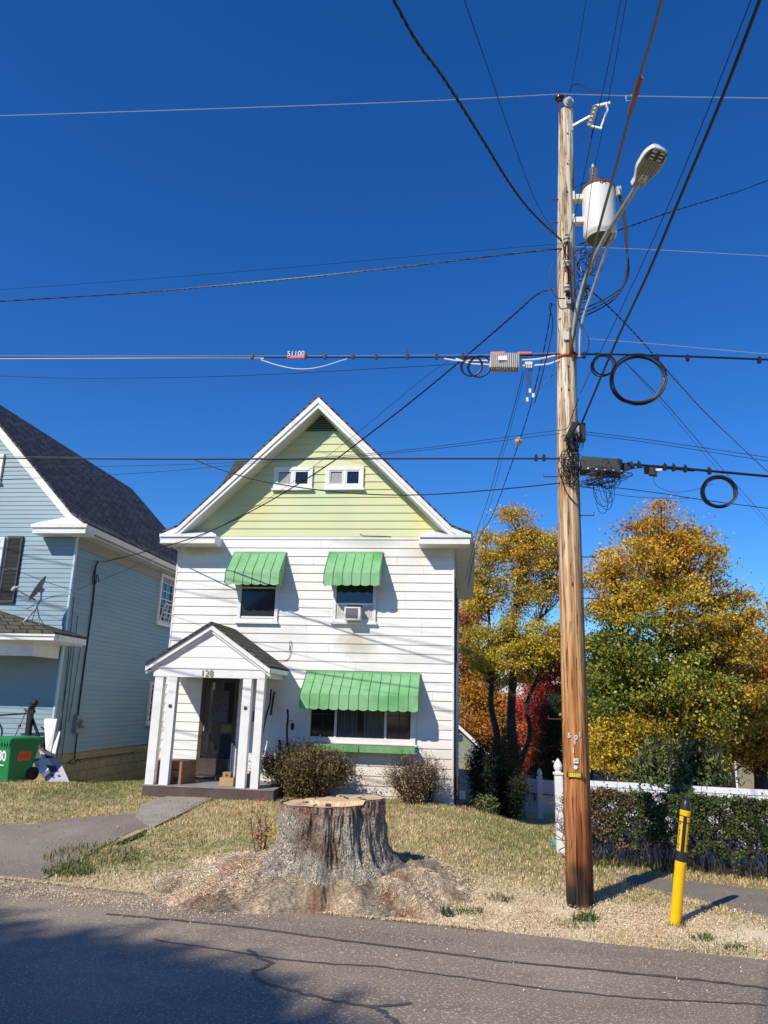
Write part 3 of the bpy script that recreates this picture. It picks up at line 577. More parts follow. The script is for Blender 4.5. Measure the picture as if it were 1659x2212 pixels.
f.build('tilted_sash', M_trim, BH)
# front window with shutter, dark door, porch
c0 = PY(0, 1300, YW-.05); c1 = PY(10, 1160, YW-.05)
window(BH, c1.x-1.1, PY(14, 1160, YW).x, PY(0, 1302, YW).z, c1.z, YW-.02, .10, dep=.05, rails=[(PY(0, 1302, YW).z+c1.z)/2])
sh0, sh1 = PY(-8, 1300, YW).x+.22, 0
f = B(); sx0, sx1 = PY(17, 1160, YW-.06).x, PY(50, 1160, YW-.06).x; sz0, sz1 = PY(20, 1302, YW-.06).z, PY(20, 1158, YW-.06).z
f.box((sx0, YW-.07, sz0), (sx0+.04, YW-.02, sz1)); f.box((sx1-.04, YW-.07, sz0), (sx1, YW-.02, sz1)); zm = (sz0+sz1)/2
for z in (sz0, zm-.03, sz1-.06): f.box((sx0+.04, YW-.07, z), (sx1-.04, YW-.02, z+.06))
f.box((sx0+.04, YW-.035, sz0+.06), (sx1-.04, YW-.022, sz1-.06))
for i in range(int((sz1-sz0)/.033)): z = sz0+.06+.033*i; (f.box((sx0+.04, YW-.06, z), (sx1-.04, YW-.04, z+.014)) if z < sz1-.07 else None)
f.build('shutter', mat('charcoal_shutter', (.055, .052, .058), rough=.6), BH)
window(BH, PY(-60, 980, YW).x, PY(9, 1000, YW).x, PY(0, 1042, YW).z, PY(0, 982, YW).z, YW-.02, .10, dep=.05)
f = B(); f.box((-12.6, YW-.05, 1.1), (-11.55, YW-.0, 3.2)); f.build('door', mat('black_opening', (.012, .012, .012)), BH)
PE = 15.75; ez = PY(143, 1585, PE); 
f = B(); e = -9.22
T1, T2, T3, T4 = Vector((-17, PE, 3.83)), Vector((e, PE, 3.83)), Vector((e, YW+.0, 3.83)), PY(-20, 1313, YW-.02); T5 = Vector((-17, YW-.02, T4_z)) if False else Vector((-17, YW-.02, PY(-20, 1313, YW-.02).z))
f.add([T1, T2, T4, T5, T1-Vector((0, 0, .06)), T2-Vector((0, 0, .06)), T4-Vector((0, 0, .06)), T5-Vector((0, 0, .06)), T3, T3-Vector((0, 0, .06))], [(0, 1, 2, 3), (4, 7, 6, 5), (0, 4, 5, 1), (1, 8, 2), (1, 5, 9, 8), (5, 6, 9)])
f.build('porch_roof', M_shingle2, BH)
f = B(); f.box((-17, PE-.03, 3.63), (e+.03, PE+.05, 3.768)); f.box((e-.05, PE+.051, 3.63), (e+.03, YW-.05, 3.768)); f.box((-17, PE-.06, 3.72), (e+.06, PE-.031, 3.765)); f.each('porch_gutter', M_trim, BH)
f = B(); f.box((-17, PE+.30, 3.30), (e-.62, PE+.42, 3.62)); f.box((e-.74, PE+.421, 3.30), (e-.62, YW-.05, 3.62)); f.box((-17, PE+.06, 3.60), (e-.06, YW-.05, 3.629)); f.build('porch_beam', M_trim, BH)
f = B(); f.box((-17, PE+.1, .3), (-11.3, YW-.05, 1.0)); f.build('porch_floor', mat('porch_grey', (.2, .2, .2)), BH)
f = B(); f.box((-13.2, PE+.3, 1.0), (-13.05, PE+.42, 3.3)); f.build('porch_post', M_trim, BH)
# meter and service cables on the side wall
f = B(); ma, mb_ = PX(167, 1545, BX+.05), PX(167, 1582, BX+.05)
f.box((BX+.01, ma.y-.10, mb_.z), (BX+.12, ma.y+.16, ma.z)); f.lathe([(.10, 0), (.10, .09), (.07, .13)], Matrix.Translation((BX+.12, ma.y+.05, (ma.z+mb_.z)/2)) @ Matrix.Rotation(math.pi/2, 4, 'Y'), 16); f.build('electric_meter', mat('meter_box_grey', (.26, .30, .30), rough=.4), BH)
f = B(); f.tube(smoothpts([PX(212, 1212, BX+.06), PX(206, 1230, BX+.05), PX(202, 1290, BX+.04), PX(190, 1380, BX+.04), PX(178, 1470, BX+.04), PX(168, 1548, BX+.05)], 6), .022, 6)
f.tube(smoothpts([PX(167, 1582, BX+.05), PX(161, 1640, BX+.04)], 4), .018, 6)
for dx_, a, b in ((0, 1290, 1610), (8, 1330, 1640), (-3, 1380, 1640), (14, 1400, 1560)): f.tube([PX(160+dx_-.0*a, a, BX+.035), PX(148+dx_-.12*(b-1450), b, BX+.035)], .008, 5)
f.tube(smoothpts([PX(205, 1230, BX+.06), PX(199, 1250, BX+.08), PX(206, 1262, BX+.08), PX(210, 1240, BX+.06), PX(214, 1258, BX+.06)], 5), .012, 5)
f.tube(smoothpts([PX(158, 1640, BX+.04), PX(150, 1646, BX+.05), PX(160, 1650, BX+.05), PX(168, 1640, BX+.05), PX(174, 1647, BX+.05)], 5), .012, 5)
f.tube([PX(162, 1642, BX+.04), PX(290, 1625, BX+.04)], .012, 5); f.build('service_cable', M_cable, BH)
# ------------------------------------------------------------ utility pole
PB = Vector((1.37, 10.54, -.3))
_pt = []
for y_, c_, w_ in ((1995, 1254, 59), (1900, 1251.5, 58.5), (1660, 1244.5, 56), (1356, 1236, 52), (1115, 1229, 47.5), (1010, 1225.5, 45.5), (780, 1223.5, 41), (500, 1221.5, 35.5), (210, 1223, 31), (150, 1223.5, 30.5)):
    p_ = PY(c_, y_, 10.54); _pt.append((p_.z, p_.x, (PY(c_+w_/2, y_, 10.54).x-PY(c_-w_/2, y_, 10.54).x)/2))
def pax(z): return Vector((float(np.interp(z, [q[0] for q in _pt], [q[1] for q in _pt])), 10.54, z))
def prad(z): return float(np.interp(z, [q[0] for q in _pt], [q[2] for q in _pt]))
def polemat():
    m = bpy.data.materials.new('weathered_pole_wood'); m.use_nodes = True; nt = m.node_tree; L = nt.links; bs = nt.nodes['Principled BSDF']; bs.inputs['Roughness'].default_value = .8; bs.inputs['Specular IOR Level'].default_value = .25
    tc = nd(nt, 'ShaderNodeTexCoord'); sp = nd(nt, 'ShaderNodeSeparateXYZ'); L.new(tc.outputs['Object'], sp.inputs[0])
    wn = nd(nt, 'ShaderNodeTexNoise'); wn.inputs['Scale'].default_value = 1.3; L.new(tc.outputs['Object'], wn.inputs[0])
    ad = nd(nt, 'ShaderNodeMath', operation='MULTIPLY_ADD'); ad.inputs[1].default_value = 2.2; L.new(wn.outputs[0], ad.inputs[0]); L.new(sp.outputs[2], ad.inputs[2])
    cr = nd(nt, 'ShaderNodeValToRGB'); mr = nd(nt, 'ShaderNodeMapRange'); mr.inputs[2].default_value = 12.0; mr.inputs[1].default_value = 1.2; L.new(ad.outputs[0], mr.inputs[0]); L.new(mr.outputs[0], cr.inputs[0])
    e = cr.color_ramp.elements; e[0].position = 0; e[0].color = (.035, .026, .022, 1); e[1].position = 1; e[1].color = (.78, .72, .60, 1)
    for p, c in ((.012, (.05, .035, .028)), (.035, (.30, .12, .05)), (.10, (.54, .24, .085)), (.24, (.60, .32, .13)), (.34, (.66, .44, .23)), (.44, (.68, .54, .36)), (.58, (.74, .65, .49))):
        x = e.new(p); x.color = (*c, 1)
    def streak(sc, ns, lo, hi, det=6):
        mp = nd(nt, 'ShaderNodeMapping'); mp.inputs['Scale'].default_value = sc; L.new(tc.outputs['Object'], mp.inputs[0])
        n = nd(nt, 'ShaderNodeTexNoise'); n.inputs['Scale'].default_value = ns; n.inputs['Detail'].default_value = det; n.inputs['Distortion'].default_value = .3; L.new(mp.outputs[0], n.inputs[0])
        r = nd(nt, 'ShaderNodeMapRange'); r.inputs[1].default_value = lo; r.inputs[2].default_value = hi; L.new(n.outputs[0], r.inputs[0]); return r
    a = streak((16, 16, .55), 1.2, .42, .60); b = streak((34, 34, 1.4), 1.5, .565, .65); c = streak((7, 7, .35), 1.5, .48, .62)
    m1 = nd(nt, 'ShaderNodeMix', data_type='RGBA', blend_type='MULTIPLY'); m1.inputs[7].default_value = (.62, .47, .34, 1); L.new(a.outputs[0], m1.inputs[0]); L.new(cr.outputs[0], m1.inputs[6])
    m2 = nd(nt, 'ShaderNodeMix', data_type='RGBA', blend_type='MULTIPLY'); m2.inputs[7].default_value = (.34, .22, .15, 1); L.new(b.outputs[0], m2.inputs[0]); L.new(m1.outputs[2], m2.inputs[6])
    m3 = nd(nt, 'ShaderNodeMix', data_type='RGBA', blend_type='MULTIPLY'); m3.inputs[7].default_value = (.72, .66, .60, 1); L.new(c.outputs[0], m3.inputs[0]); L.new(m2.outputs[2], m3.inputs[6])
    vo = nd(nt, 'ShaderNodeTexVoronoi'); vo.inputs['Scale'].default_value = 1; mpv = nd(nt, 'ShaderNodeMapping'); mpv.inputs['Scale'].default_value = (7, 7, 2.6); L.new(tc.outputs['Object'], mpv.inputs[0]); L.new(mpv.outputs[0], vo.inputs[0])
    rv = nd(nt, 'ShaderNodeMapRange'); rv.inputs[1].default_value = .07; rv.inputs[2].default_value = .12; rv.inputs[3].default_value = 1; rv.inputs[4].default_value = 0; L.new(vo.outputs[0], rv.inputs[0])
    m4 = nd(nt, 'ShaderNodeMix', data_type='RGBA', blend_type='MULTIPLY'); m4.inputs[7].default_value = (.30, .17, .10, 1); L.new(rv.outputs[0], m4.inputs[0]); L.new(m3.outputs[2], m4.inputs[6])
    L.new(m4.outputs[2], bs.inputs['Base Color'])
    bp = nd(nt, 'ShaderNodeBump'); bp.inputs['Strength'].default_value = .7; bp.inputs['Distance'].default_value = .02; bp.invert = True; L.new(b.outputs[0], bp.inputs['Height'])
    b2 = nd(nt, 'ShaderNodeBump'); b2.inputs['Strength'].default_value = .5; b2.inputs['Distance'].default_value = .015; b2.invert = True; L.new(a.outputs[0], b2.inputs['Height']); L.new(bp.outputs[0], b2.inputs['Normal']); L.new(b2.outputs[0], bs.inputs['Normal'])
    return m
UP = thing('utility_pole', 'tall weathered wooden utility pole, orange brown below and pale above, standing in the verge', 'utility pole', (1.37, 10.54, 0))
zs = [-.3+.08*i for i in range(int(12.4/.08)+1)]; n = 32; V = []; F = []
for z in zs:
    c = pax(z)
    for k in range(n):
        a = 2*math.pi*k/n; d = Vector((math.cos(a), math.sin(a), 0)); r = prad(z)*(1+.035*mnoise.noise(Vector((d.x*1.5, d.y*1.5, z*.6)))+.03*mnoise.noise(Vector((d.x*7, d.y*7, z*.8))))
        p = c+d*r; V.append((p.x, p.y, p.z))
N = len(zs)
F = [(i*n+k, i*n+(k+1) % n, (i+1)*n+(k+1) % n, (i+1)*n+k) for i in range(N-1) for k in range(n)]+[tuple((N-1)*n+k for k in range(n))]
f = B(); f.add(V, F); f.build('shaft', polemat(), UP, smooth=True)
def pz(y): return PY(1230, y, 10.54).z             # height of the picture row on the pole
def peg(y, side, x_end):
    z = pz(y); c = pax(z); s = -1 if side < 0 else 1; xe = PY(x_end, y, 10.54).x
    f = B(); f.tube([(c.x+s*prad(z)*.6, 10.5, z), (xe, 10.5, z), (xe+.001, 10.5, z+.045)], .0085, 6); f.build('step_peg', M_rust, UP)
for y, x in ((1031, 1174), (1201, 1176), (1375, 1181), (1554, 1184), (433, 1191), (483, 1191)): peg(y, -1, x)
for y, x in ((1115, 1282), (1204, 1287), (1293, 1290), (1466, 1299), (272, 1250)): peg(y, 1, x)
# digits and plates nailed on
M_tin = mat('aluminium_plate', (.75, .74, .72), rough=.45, metal=.2)
def onpole(x, y, out=.012):
    z = pz(y); c = pax(z); p = PY(x, y, 10.54-prad(z)); dx = max(-.95, min(.95, (p.x-c.x)/prad(z)*1.0)); a = math.asin(dx)
    pos = c+Vector((math.sin(a), -math.cos(a), 0))*(prad(z)+out); return Matrix.Translation(pos) @ Matrix.Rotation(a, 4, 'Z') @ FRONT
for ch, x, y in (('5', 1231, 1588), ('0', 1244, 1592), ('1', 1252, 1586), ('1', 1242, 1602), ('1', 1239, 1620)): text(ch, .085, onpole(x, y), M_tin, 'digit', UP, .003, bold=.002)
f = B(); f.box((-.032, -.032, 0), (.032, .032, .005), onpole(1244, 1641)); o = f.build('tag_plate', M_tin, UP)
f = B(); f.box((-.018, -.014, .0055), (.02, .016, .007), onpole(1244, 1641)); f.build('print', mat('faded_print', (.30, .34, .40)), o)
f = B(); f.lathe([(.024, 0), (.026, .004), (.006, .006)], onpole(1243.5, 1655), 14); f.build('round_tag', M_tin, UP)
f = B(); f.box((-.10, -.03, 0), (.10, .03, .006), onpole(1242, 1671, .018)); o = f.build('number_plate', mat('black_plate', (.02, .015, .012)), UP)
f = B(); f.box((-.078, -.024, .0065), (.078, .024, .009), onpole(1242, 1671, .018)); f.build('yellow_strip', mat('yellow_plate', (.80, .66, .06), rough=.4), o)
text('515532', .052, onpole(1242, 1671, .0285), mat('black_ink', (.03, .025, .01)), 'lettering', o, .001)
# bolts, brackets
f = B()
for y in (425, 300, 365, 800, 850): z = pz(y); c = pax(z); f.lathe([(.014, 0), (.014, .01)], Matrix.Translation(c+Vector((.01, -prad(z)-.0, 0))) @ Matrix.Rotation(math.pi/2, 4, 'X'), 8)
f.each('bolt', M_rust, UP)
def P0(x, y, dy=0.): return PY(x, y, 10.54+dy)
def lathe_at(prof, p, axis, m, name, par, n=16):
    q = Vector(axis).normalized().to_track_quat('Z', 'Y').to_matrix().to_4x4(); q.translation = p; f = B(); f.lathe(prof, q, n); return f.build(name, m, par, smooth=True)
M_brownglaze = mat('brown_glazed_porcelain', (.06, .022, .018), rough=.15)
b0 = P0(1209, 222, -.05); f = B(); f.box((b0.x-.016, b0.y-.02, P0(1209, 275).z), (b0.x+.016, b0.y+.01, b0.z)); f.build('ridge_pin_bracket', M_rust, UP)
lathe_at([(.02, 0), (.045, .02), (.05, .05), (.075, .07), (.075, .10), (.045, .12), (.045, .15), (.03, .17)], b0, (0, 0, 1), M_brownglaze, 'pin_insulator', UP)
lathe_at([(.03, 0), (.08, .01), (.085, .03), (.055, .035), (.06, .06), (.035, .065), (.04, .1), (.02, .12)], pax(pz(234))+Vector((.02, -.12, 0)), (.05, -1, -.1), M_porcelain, 'dead_end_insulator', UP, 24)
for y in (537, 588, 640):
    c = pax(pz(y))+Vector((-.01, -.22, 0)); lathe_at([(.02, -.055), (.052, -.045), (.055, -.02), (.03, -.012), (.03, .012), (.055, .02), (.052, .045), (.02, .055)], c, (0, 0, 1), M_porcelain, 'spool_insulator', UP)
c0, c1 = pax(pz(528)), pax(pz(655)); f = B(); f.box((c0.x-.03, c0.y-.20, c1.z-.05), (c0.x+.01, c0.y-.12, c0.z+.05)); 
for y in (537, 588, 640): c = pax(pz(y)); f.box((c.x-.03, c.y-.26, c.z+.06), (c.x+.01, c.y-.12, c.z+.07)); f.box((c.x-.03, c.y-.26, c.z-.07), (c.x+.01, c.y-.12, c.z-.06))
f.build('spool_rack', M_rust, UP)
f = B()
for i, (y0, y1) in enumerate(((545, 580), (596, 632))): a = pax(pz(y0)); b = pax(pz(y1)); f.tube([a+Vector((-.01, -.225, 0)), b+Vector((-.01, -.225, 0))], .012, 6)
f.build('copper_rod', mat('copper', (.55, .22, .08), rough=.4), UP)
c = pax(pz(738)); f = B(); f.box((c.x-.06, c.y-.172, c.z-.05), (c.x+.13, c.y-.14, c.z+.08)); f.build('bracket_plate', mat('white_bracket', (.62, .61, .57)), UP)
c = pax(pz(775)); f = B(); f.tube([c+Vector((.16*math.sin(a), -.16*math.cos(a), .0)) for a in [(-1.6+.2*k) for k in range(17)]], .014, 6); f.build('orange_band', M_orange, UP)
c = pax(pz(765)); f = B(); f.bar(c+Vector((.06, -.18, .35)), c+Vector((.04, -.20, -.10)), .05, .03); f.build('guy_clamp', M_rust, UP)
c = pax(pz(663)); f = B(); f.box((c.x-.02, c.y-.20, c.z-.05), (c.x+.05, c.y-.15, c.z+.04)); f.tube([c+Vector((.015, -.17, .04)), c+Vector((-.02, -.17, .10)), c+Vector((.015, -.165, .20)), c+Vector((.05, -.17, .10)), c+Vector((.015, -.17, .04))], .006, 5); f.build('clamp', M_steel, UP)
# down-lead on the pole's right side
f = B(); f.tube([pax(z)+Vector((prad(z)*.97, -.03, 0)) for z in (11.2, 9, 7, 5, 3, 1, .1)], .009, 5); f.build('ground_wire', M_cable_grey, UP)

# transformer
TA, TB = P0(1257, 455), P0(1331, 455); tx = (TA.x+TB.x)/2; tr = (TB.x-TA.x)/2*.97
tz1, tz0 = P0(1295, 400).z-.12, P0(1290, 527).z+.08
TR = thing('transformer', 'white cylindrical transformer with rust rim hung on the pole', 'transformer', (tx, 10.54, tz0))
M_can = mat('off_white_enamel_tank', (.72, .71, .66), (.60, .58, .52), (1, 1, .6), 3, 5, .45, .8, .4)
f = B(); f.lathe([(tr*.86, 0), (tr*.90, .03), (tr*.97, .05), (tr, .10), (tr, tz1-tz0-.04), (tr*.99, tz1-tz0)], Matrix.Translation((tx, 10.54, tz0)), 40); f.build('tank', M_can, TR, smooth=True)
f = B(); f.lathe([(tr*1.03, 0), (tr*1.04, .03), (tr*.9, .07), (tr*.5, .10), (.02, .11)], Matrix.Translation((tx, 10.54, tz1)), 40); f.build('lid', mat('rusty_rim', (.20, .055, .03), (.14, .05, .03), nscale=8), TR, smooth=True)
f = B(); f.lathe([(tr*.8, -.005), (tr*.86, .01)], Matrix.Translation((tx, 10.54, tz0)), 30); f.build('base_plate', mat('dark_tank_base', (.14, .14, .11)), TR)
bx, bz = P0(1281, 385).x, tz1+.06
pr = [(.05, 0), (.055, .05)]
for k in range(5): pr += [(.035, .07+.06*k), (.07, .085+.06*k), (.035, .10+.06*k)]
pr += [(.02, .40), (.015, .43)]
f = B(); f.lathe(pr, Matrix.Translation((bx, 10.50, bz)), 18); f.build('bushing', M_porcelain, TR, smooth=True)
for yy in (428, 477):
    c = P0(1245, yy); f = B(); f.box((pax(c.z).x+.10, 10.48, c.z-.06), (tx-tr*.8, 10.60, c.z+.03)); f.box((pax(c.z).x+.10, 10.44, c.z-.09), (pax(c.z).x+.13, 10.64, c.z+.06)); f.build('bracket', M_can, TR)
f = B(); c = P0(1333, 418)
for k in range(3): f.box((tx+tr*.98, 10.46-.07*k, c.z-.10-.04*k), (tx+tr*1.22, 10.50-.07*k, c.z+.05-.04*k))
f.build('terminal', M_porcelain, TR)
text('15', .13, Matrix.Translation((P0(1303, 430).x-.05, 10.54-tr-.004, P0(1303, 412).z)) @ FRONT @ Matrix.Rotation(-math.pi/2, 4, 'Z'), M_black, 'marking', TR, .001)
f = B()
for k in range(3):
    a = Vector((tx+tr*1.15, 10.42-.05*(k % 3), c.z-.08)); f.tube(smoothpts([a, a+Vector((.05+.01*k, 0, -.8)), a+Vector((.02-.05*k, 0, -1.6-.1*k)), Vector((pax(8).x+.2, 10.45, c.z-2.1-.07*k)), Vector((pax(8).x+.1, 10.38, c.z-2.0-.15*k))], 6), .011, 5)
f.build('lead', M_cable, TR)

# cut-out fuse
FC = thing('fuse_cutout', 'grey porcelain fuse cutout with white arms beside the pole top', 'fuse', tuple(P0(1240, 262)))
f = B(); f.bar(P0(1234, 274, -.08), P0(1281, 248, -.17), .035, .03); f.bar(P0(1234, 262, -.08), P0(1236, 284, -.08), .05, .03); f.build('arm', M_steel, FC)
lathe_at([(.035, -.20), (.035, -.18)]+[q for k in range(5) for q in ((.03, -.16+.08*k), (.06, -.14+.08*k), (.03, -.12+.08*k))]+[(.03, .2)], P0(1280, 252, -.18), P0(1287, 232, -.18)-P0(1275, 268, -.18), M_porcelain, 'insulator', FC)
f = B(); f.tube([P0(1298, 276, -.20), P0(1311, 240, -.20)], .016, 8); f.build('fuse_tube', mat('white_fibre', (.75, .75, .72)), FC)
f = B(); f.bar(P0(1284, 230, -.18), P0(1318, 222, -.2), .03, .04); f.bar(P0(1274, 272, -.18), P0(1300, 278, -.2), .03, .03); f.bar(P0(1310, 224, -.2), P0(1312, 240, -.2), .02, .03); f.build('contact', M_tin, FC)

# street light
LH0, LH1 = PY(1380, 393, 8.75), PY(1425, 318, 8.35)
SLt = thing('street_light', 'grey LED street light on a long bracket arm reaching from the pole', 'street light', tuple(pax(pz(735))))
armp = [pax(pz(770))+Vector((.10, -.14, 0)), PY(1240, 700, 10.3), PY(1262, 610, 10.1), PY(1300, 525, 9.7), PY(1340, 458, 9.25), PY(1378, 398, 8.8), PY(1386, 384, 8.7)]
f = B(); f.tube(smoothpts(armp, 6), .034, 10); f.build('arm', M_steel, SLt, smooth=True)
f = B(); f.tube(smoothpts([armp[0]+Vector((.07, 0, -.1)), PY(1256, 700, 10.28), PY(1285, 612, 10.05), PY(1312, 535, 9.72), PY(1330, 500, 9.45)], 6), .022, 8); f.build('brace', M_steel, SLt, smooth=True)
ax = (LH1-LH0); Lh = ax.length; ax.normalize(); side = ax.cross(Vector((0, 0, 1))).normalized(); upv = side.cross(ax)
LM = Matrix([[side.x, ax.x, upv.x, LH0.x], [side.y, ax.y, upv.y, LH0.y], [side.z, ax.z, upv.z, LH0.z], [0, 0, 0, 1]])
Wd = .17
def outline(k, z, n=22):
    pts = []
    for i in range(n+1):                            # rounded nose, narrower neck
        t = i/n; y = Lh*1.1*(1-math.cos(math.pi*t))/2-.05; wv = (.085+(.165-.085)*ss(0, .45, y/Lh)); nose = Lh*1.02-.16
        if y > nose: wv *= math.sqrt(max(0, 1-((y-nose)/.17)**2))
        pts.append((wv*k, y*(.98 if k < 1 else 1), z))
    return pts
def ring(k, z): a = outline(k, z); return a+[(-x, y, z_) for x, y, z_ in a[::-1]]
layers = [(.93, -.035), (1, -.03), (1, .02), (.92, .055), (.72, .085), (.4, .10)]
f = B(); V = []; Rn = len(ring(1, 0))
for k, z in layers: V += [LM @ Vector(p) for p in ring(k, z)]
F = [(i*Rn+j, i*Rn+(j+1) % Rn, (i+1)*Rn+(j+1) % Rn, (i+1)*Rn+j) for i in range(len(layers)-1) for j in range(Rn)]+[tuple((len(layers)-1)*Rn+j for j in range(Rn))]
f.add(V, F); f.build('housing', mat('pale_grey_cast_housing', (.62, .64, .64), rough=.45), SLt, smooth=True)
f = B(); f.add([LM @ Vector(p) for p in ring(.93, -.036)], [tuple(range(Rn))[::-1]]); f.build('underside', mat('dim_grey_underside', (.30, .30, .25), rough=.6), SLt)
f = B(); f.box((-.13, Lh*.66, -.05), (.13, Lh*.93, -.037), LM); f.build('lens_plate', mat('dark_lens_plate', (.06, .06, .05), rough=.25), SLt, bevel=.01)
f = B()
for i in range(4):
    for s in (-1, 1): f.box((s*.06-.032, Lh*.69+.045*i, -.057), (s*.06+.032, Lh*.69+.045*i+.02, -.051), LM)
f.build('led_strip', mat('pale_led_lens', (.6, .6, .55), rough=.3), SLt)
f = B(); [f.box((-.09+.045*i, Lh*.2, -.042), (-.085+.045*i, Lh*.62, -.037), LM) for i in range(5)]; f.build('rib', mat('rib_grey', (.2, .2, .17)), SLt)
f = B(); f.box((-.06, .02, -.042), (.05, .12, -.037), LM); lb = f.build('label', mat('label_white', (.62, .60, .50)), SLt)
text('70', .04, LM @ Matrix.Translation((.0, .09, -.044)) @ Matrix.Rotation(math.pi, 4, 'Y'), M_black, 'lettering', lb, .0005); text('LED', .03, LM @ Matrix.Translation((.0, .045, -.044)) @ Matrix.Rotation(math.pi, 4, 'Y'), M_black, 'lettering', lb, .0005)
f = B(); f.lathe([(.045, 0), (.045, .06), (.03, .08)], LM @ Matrix.Translation((-.09, Lh*.62, .085)), 14); f.build('photocell', mat('teal_photocell', (.02, .14, .17), rough=.3), SLt)
f = B(); f.tube([LM @ Vector((0, -.08, 0)), LM @ Vector((0, .02, 0))], .045, 10); f.build('neck', M_steel, SLt)

# ------------------------------------------------------------ overhead wires
UD = Vector((1, -.152, 0)); LP = lambda x, y: PV(x, y, (1.5, 10.42), (2.5, 10.42-.152))
def ext(P, L, dz=.0):
    d = (P[-1]-P[-2]).normalized(); return P+[P[-1]+d*L+Vector((0, 0, dz))]
def twist(P, r, bm, n=3, pitch=.35, sub=.05):
    Q = [P[0]]
    for a, b in zip(P[:-1], P[1:]):
        k = max(1, int((b-a).length/sub)); Q += [a+(b-a)*i/k for i in range(1, k+1)]
    for s in range(n):
        pts = []; d = 0
        for i, q in enumerate(Q):
            if i: d += (Q[i]-Q[i-1]).length
            t = (Q[min(i+1, len(Q)-1)]-Q[max(0, i-1)]).normalized(); u = t.cross(Vector((.1, .2, 1))).normalized(); v = t.cross(u); a = d/pitch*2*math.pi+s*2*math.pi/n
            pts.append(q+(u*math.cos(a)+v*math.sin(a))*r*1.05)
        bm.tube(pts, r, 4, False)
def wire(pts, r, m, label, cat='wire', name='overhead_wire', fn=LP, el=0, er=0, tw=0, twm=None):
    pts = [((1214, p[1]) if len(p) == 2 and 1194 <= p[0] <= 1206 and k_ == len(pts)-1 else p) for k_, p in enumerate(pts)]
    P = [fn(*p) if len(p) == 2 else Vector(p) for p in pts]
    P = smoothpts(P, 5)
    if el: P = [P[0]+(P[0]-P[1]).normalized()*el]+P
    if er: P = ext(P, er)
    f = B()
    r *= .72
    if tw: twist(P, r*.8, f, tw)
    else: f.tube(P, r, 5)
    o = f.build(name, m, None); tag(o, label, cat, 'overhead wires and cables')
    if twm:
        g = B(); q = B(); twist([p+Vector((0, 0, -.000)) for p in P], r*.72, g, 1, .35); g.build('bare_strand', twm, o)
    return o
wire([(0, 250), (400, 237), (900, 219), (1205, 203)], .009, M_alu, 'pale bare wire running left from the very top of the pole', el=25)
wire([(1212, 203), (1400, 208), (1659, 212)], .009, M_alu, 'pale bare wire running right from the very top of the pole', er=12)
wire([(0, 626), (300, 604), (600, 580), (900, 553), (1195, 526)], .006, M_cable, 'thin wire just above the twisted cable left of the pole', el=25)
wire([(1240, 533), (1400, 539), (1659, 553)], .006, M_alu, 'thin wire running right at the height of the transformer base', er=12)
wire([(0, 651), (300, 632), (650, 600), (900, 573), (1100, 549), (1195, 537)], .012, M_cable, 'thick twisted black and silver cable left of the pole', el=25, tw=3, twm=M_alu)
wire([(0, 772), (300, 772), (640, 772), (900, 772), (1080, 770), (1210, 765)], .016, M_cable, 'thick lashed cable with clips passing the grey amplifier', cat='cable', name='lashed_cable', el=25)
wire([(0, 769), (400, 769), (800, 768), (1060, 766), (1210, 762)], .005, M_alu, 'thin steel messenger strand above the lashed cable', el=25)
wire([(0, 775), (250, 774), (540, 773), (565, 778), (600, 789), (645, 797), (690, 793), (730, 781), (750, 775)], .012, M_whitecable, 'white cable sagging in a loop under the lashed cable', cat='cable', el=25)
wire([(1240, 765), (1340, 766), (1450, 769), (1560, 773), (1659, 777)], .022, M_cable, 'thick lashed cable running right above the large coil', cat='cable', name='lashed_cable', er=12)
wire([(0, 812), (150, 817), (400, 815), (600, 808), (800, 797), (945, 789), (1060, 779), (1200, 765)], .008, M_cable, 'thin black wire just below the lashed cable on the left', el=25)
wire([(1250, 730), (1400, 742), (1659, 765)], .006, M_alu, 'pale thin wire sloping right from the white bracket', er=12)
wire([(0, 990), (400, 992), (850, 991), (1203, 991)], .017, M_cable, 'thick black telephone cable crossing before the pale green gable', cat='cable', el=25)
wire([(0, 986), (420, 990), (850, 988), (1203, 988)], .005, M_cable_grey, 'thin support strand on the telephone cable', el=25)
wire([(0, 1010), (300, 1006), (560, 996), (860, 974), (1195, 928)], .006, M_cable, 'upper thin wire before the gable rising to the pole', el=25)
wire([(0, 1036), (300, 1022), (560, 1000), (860, 978), (1198, 936)], .006, M_cable, 'lower thin wire before the gable rising to the pole', el=25)
wire([(420, 993), (470, 1012), (560, 1038), (700, 1060), (830, 1069), (950, 1067), (1100, 1055), (1203, 1043)], .013, M_cable, 'black drop cable dipping under the gable windows', cat='cable')
wire([(1258, 932), (1400, 950), (1659, 988)], .006, M_cable, 'upper of two thin wires right of the pole splice', er=12)
wire([(1258, 938), (1400, 956), (1659, 996)], .006, M_cable, 'lower of two thin wires right of the pole splice', er=12)
wire([(1340, 1002), (1450, 1010), (1550, 1019), (1659, 1029)], .026, M_cable, 'thick black cable running right out of the closure', cat='cable', er=12)
wire([(1345, 1015), (1400, 1010), (1500, 1018)], .010, M_cable, 'short black cable under the closure outlet', cat='cable')
wire([(1254, 1045), (1400, 1062), (1540, 1083), (1659, 1098)], .008, M_cable, 'thin wire under the closure passing the small coil', er=12)
wire([(1254, 1048), (1320, 1066), (1380, 1074), (1440, 1076), (1500, 1076)], .005, M_cable, 'thin slack wire above the maple crown')
wire([(1420, 1020), (1412, 1035), (1422, 1052), (1455, 1063), (1500, 1058), (1540, 1045)], .005, M_cable, 'thin loop of wire hanging from the small black terminal')
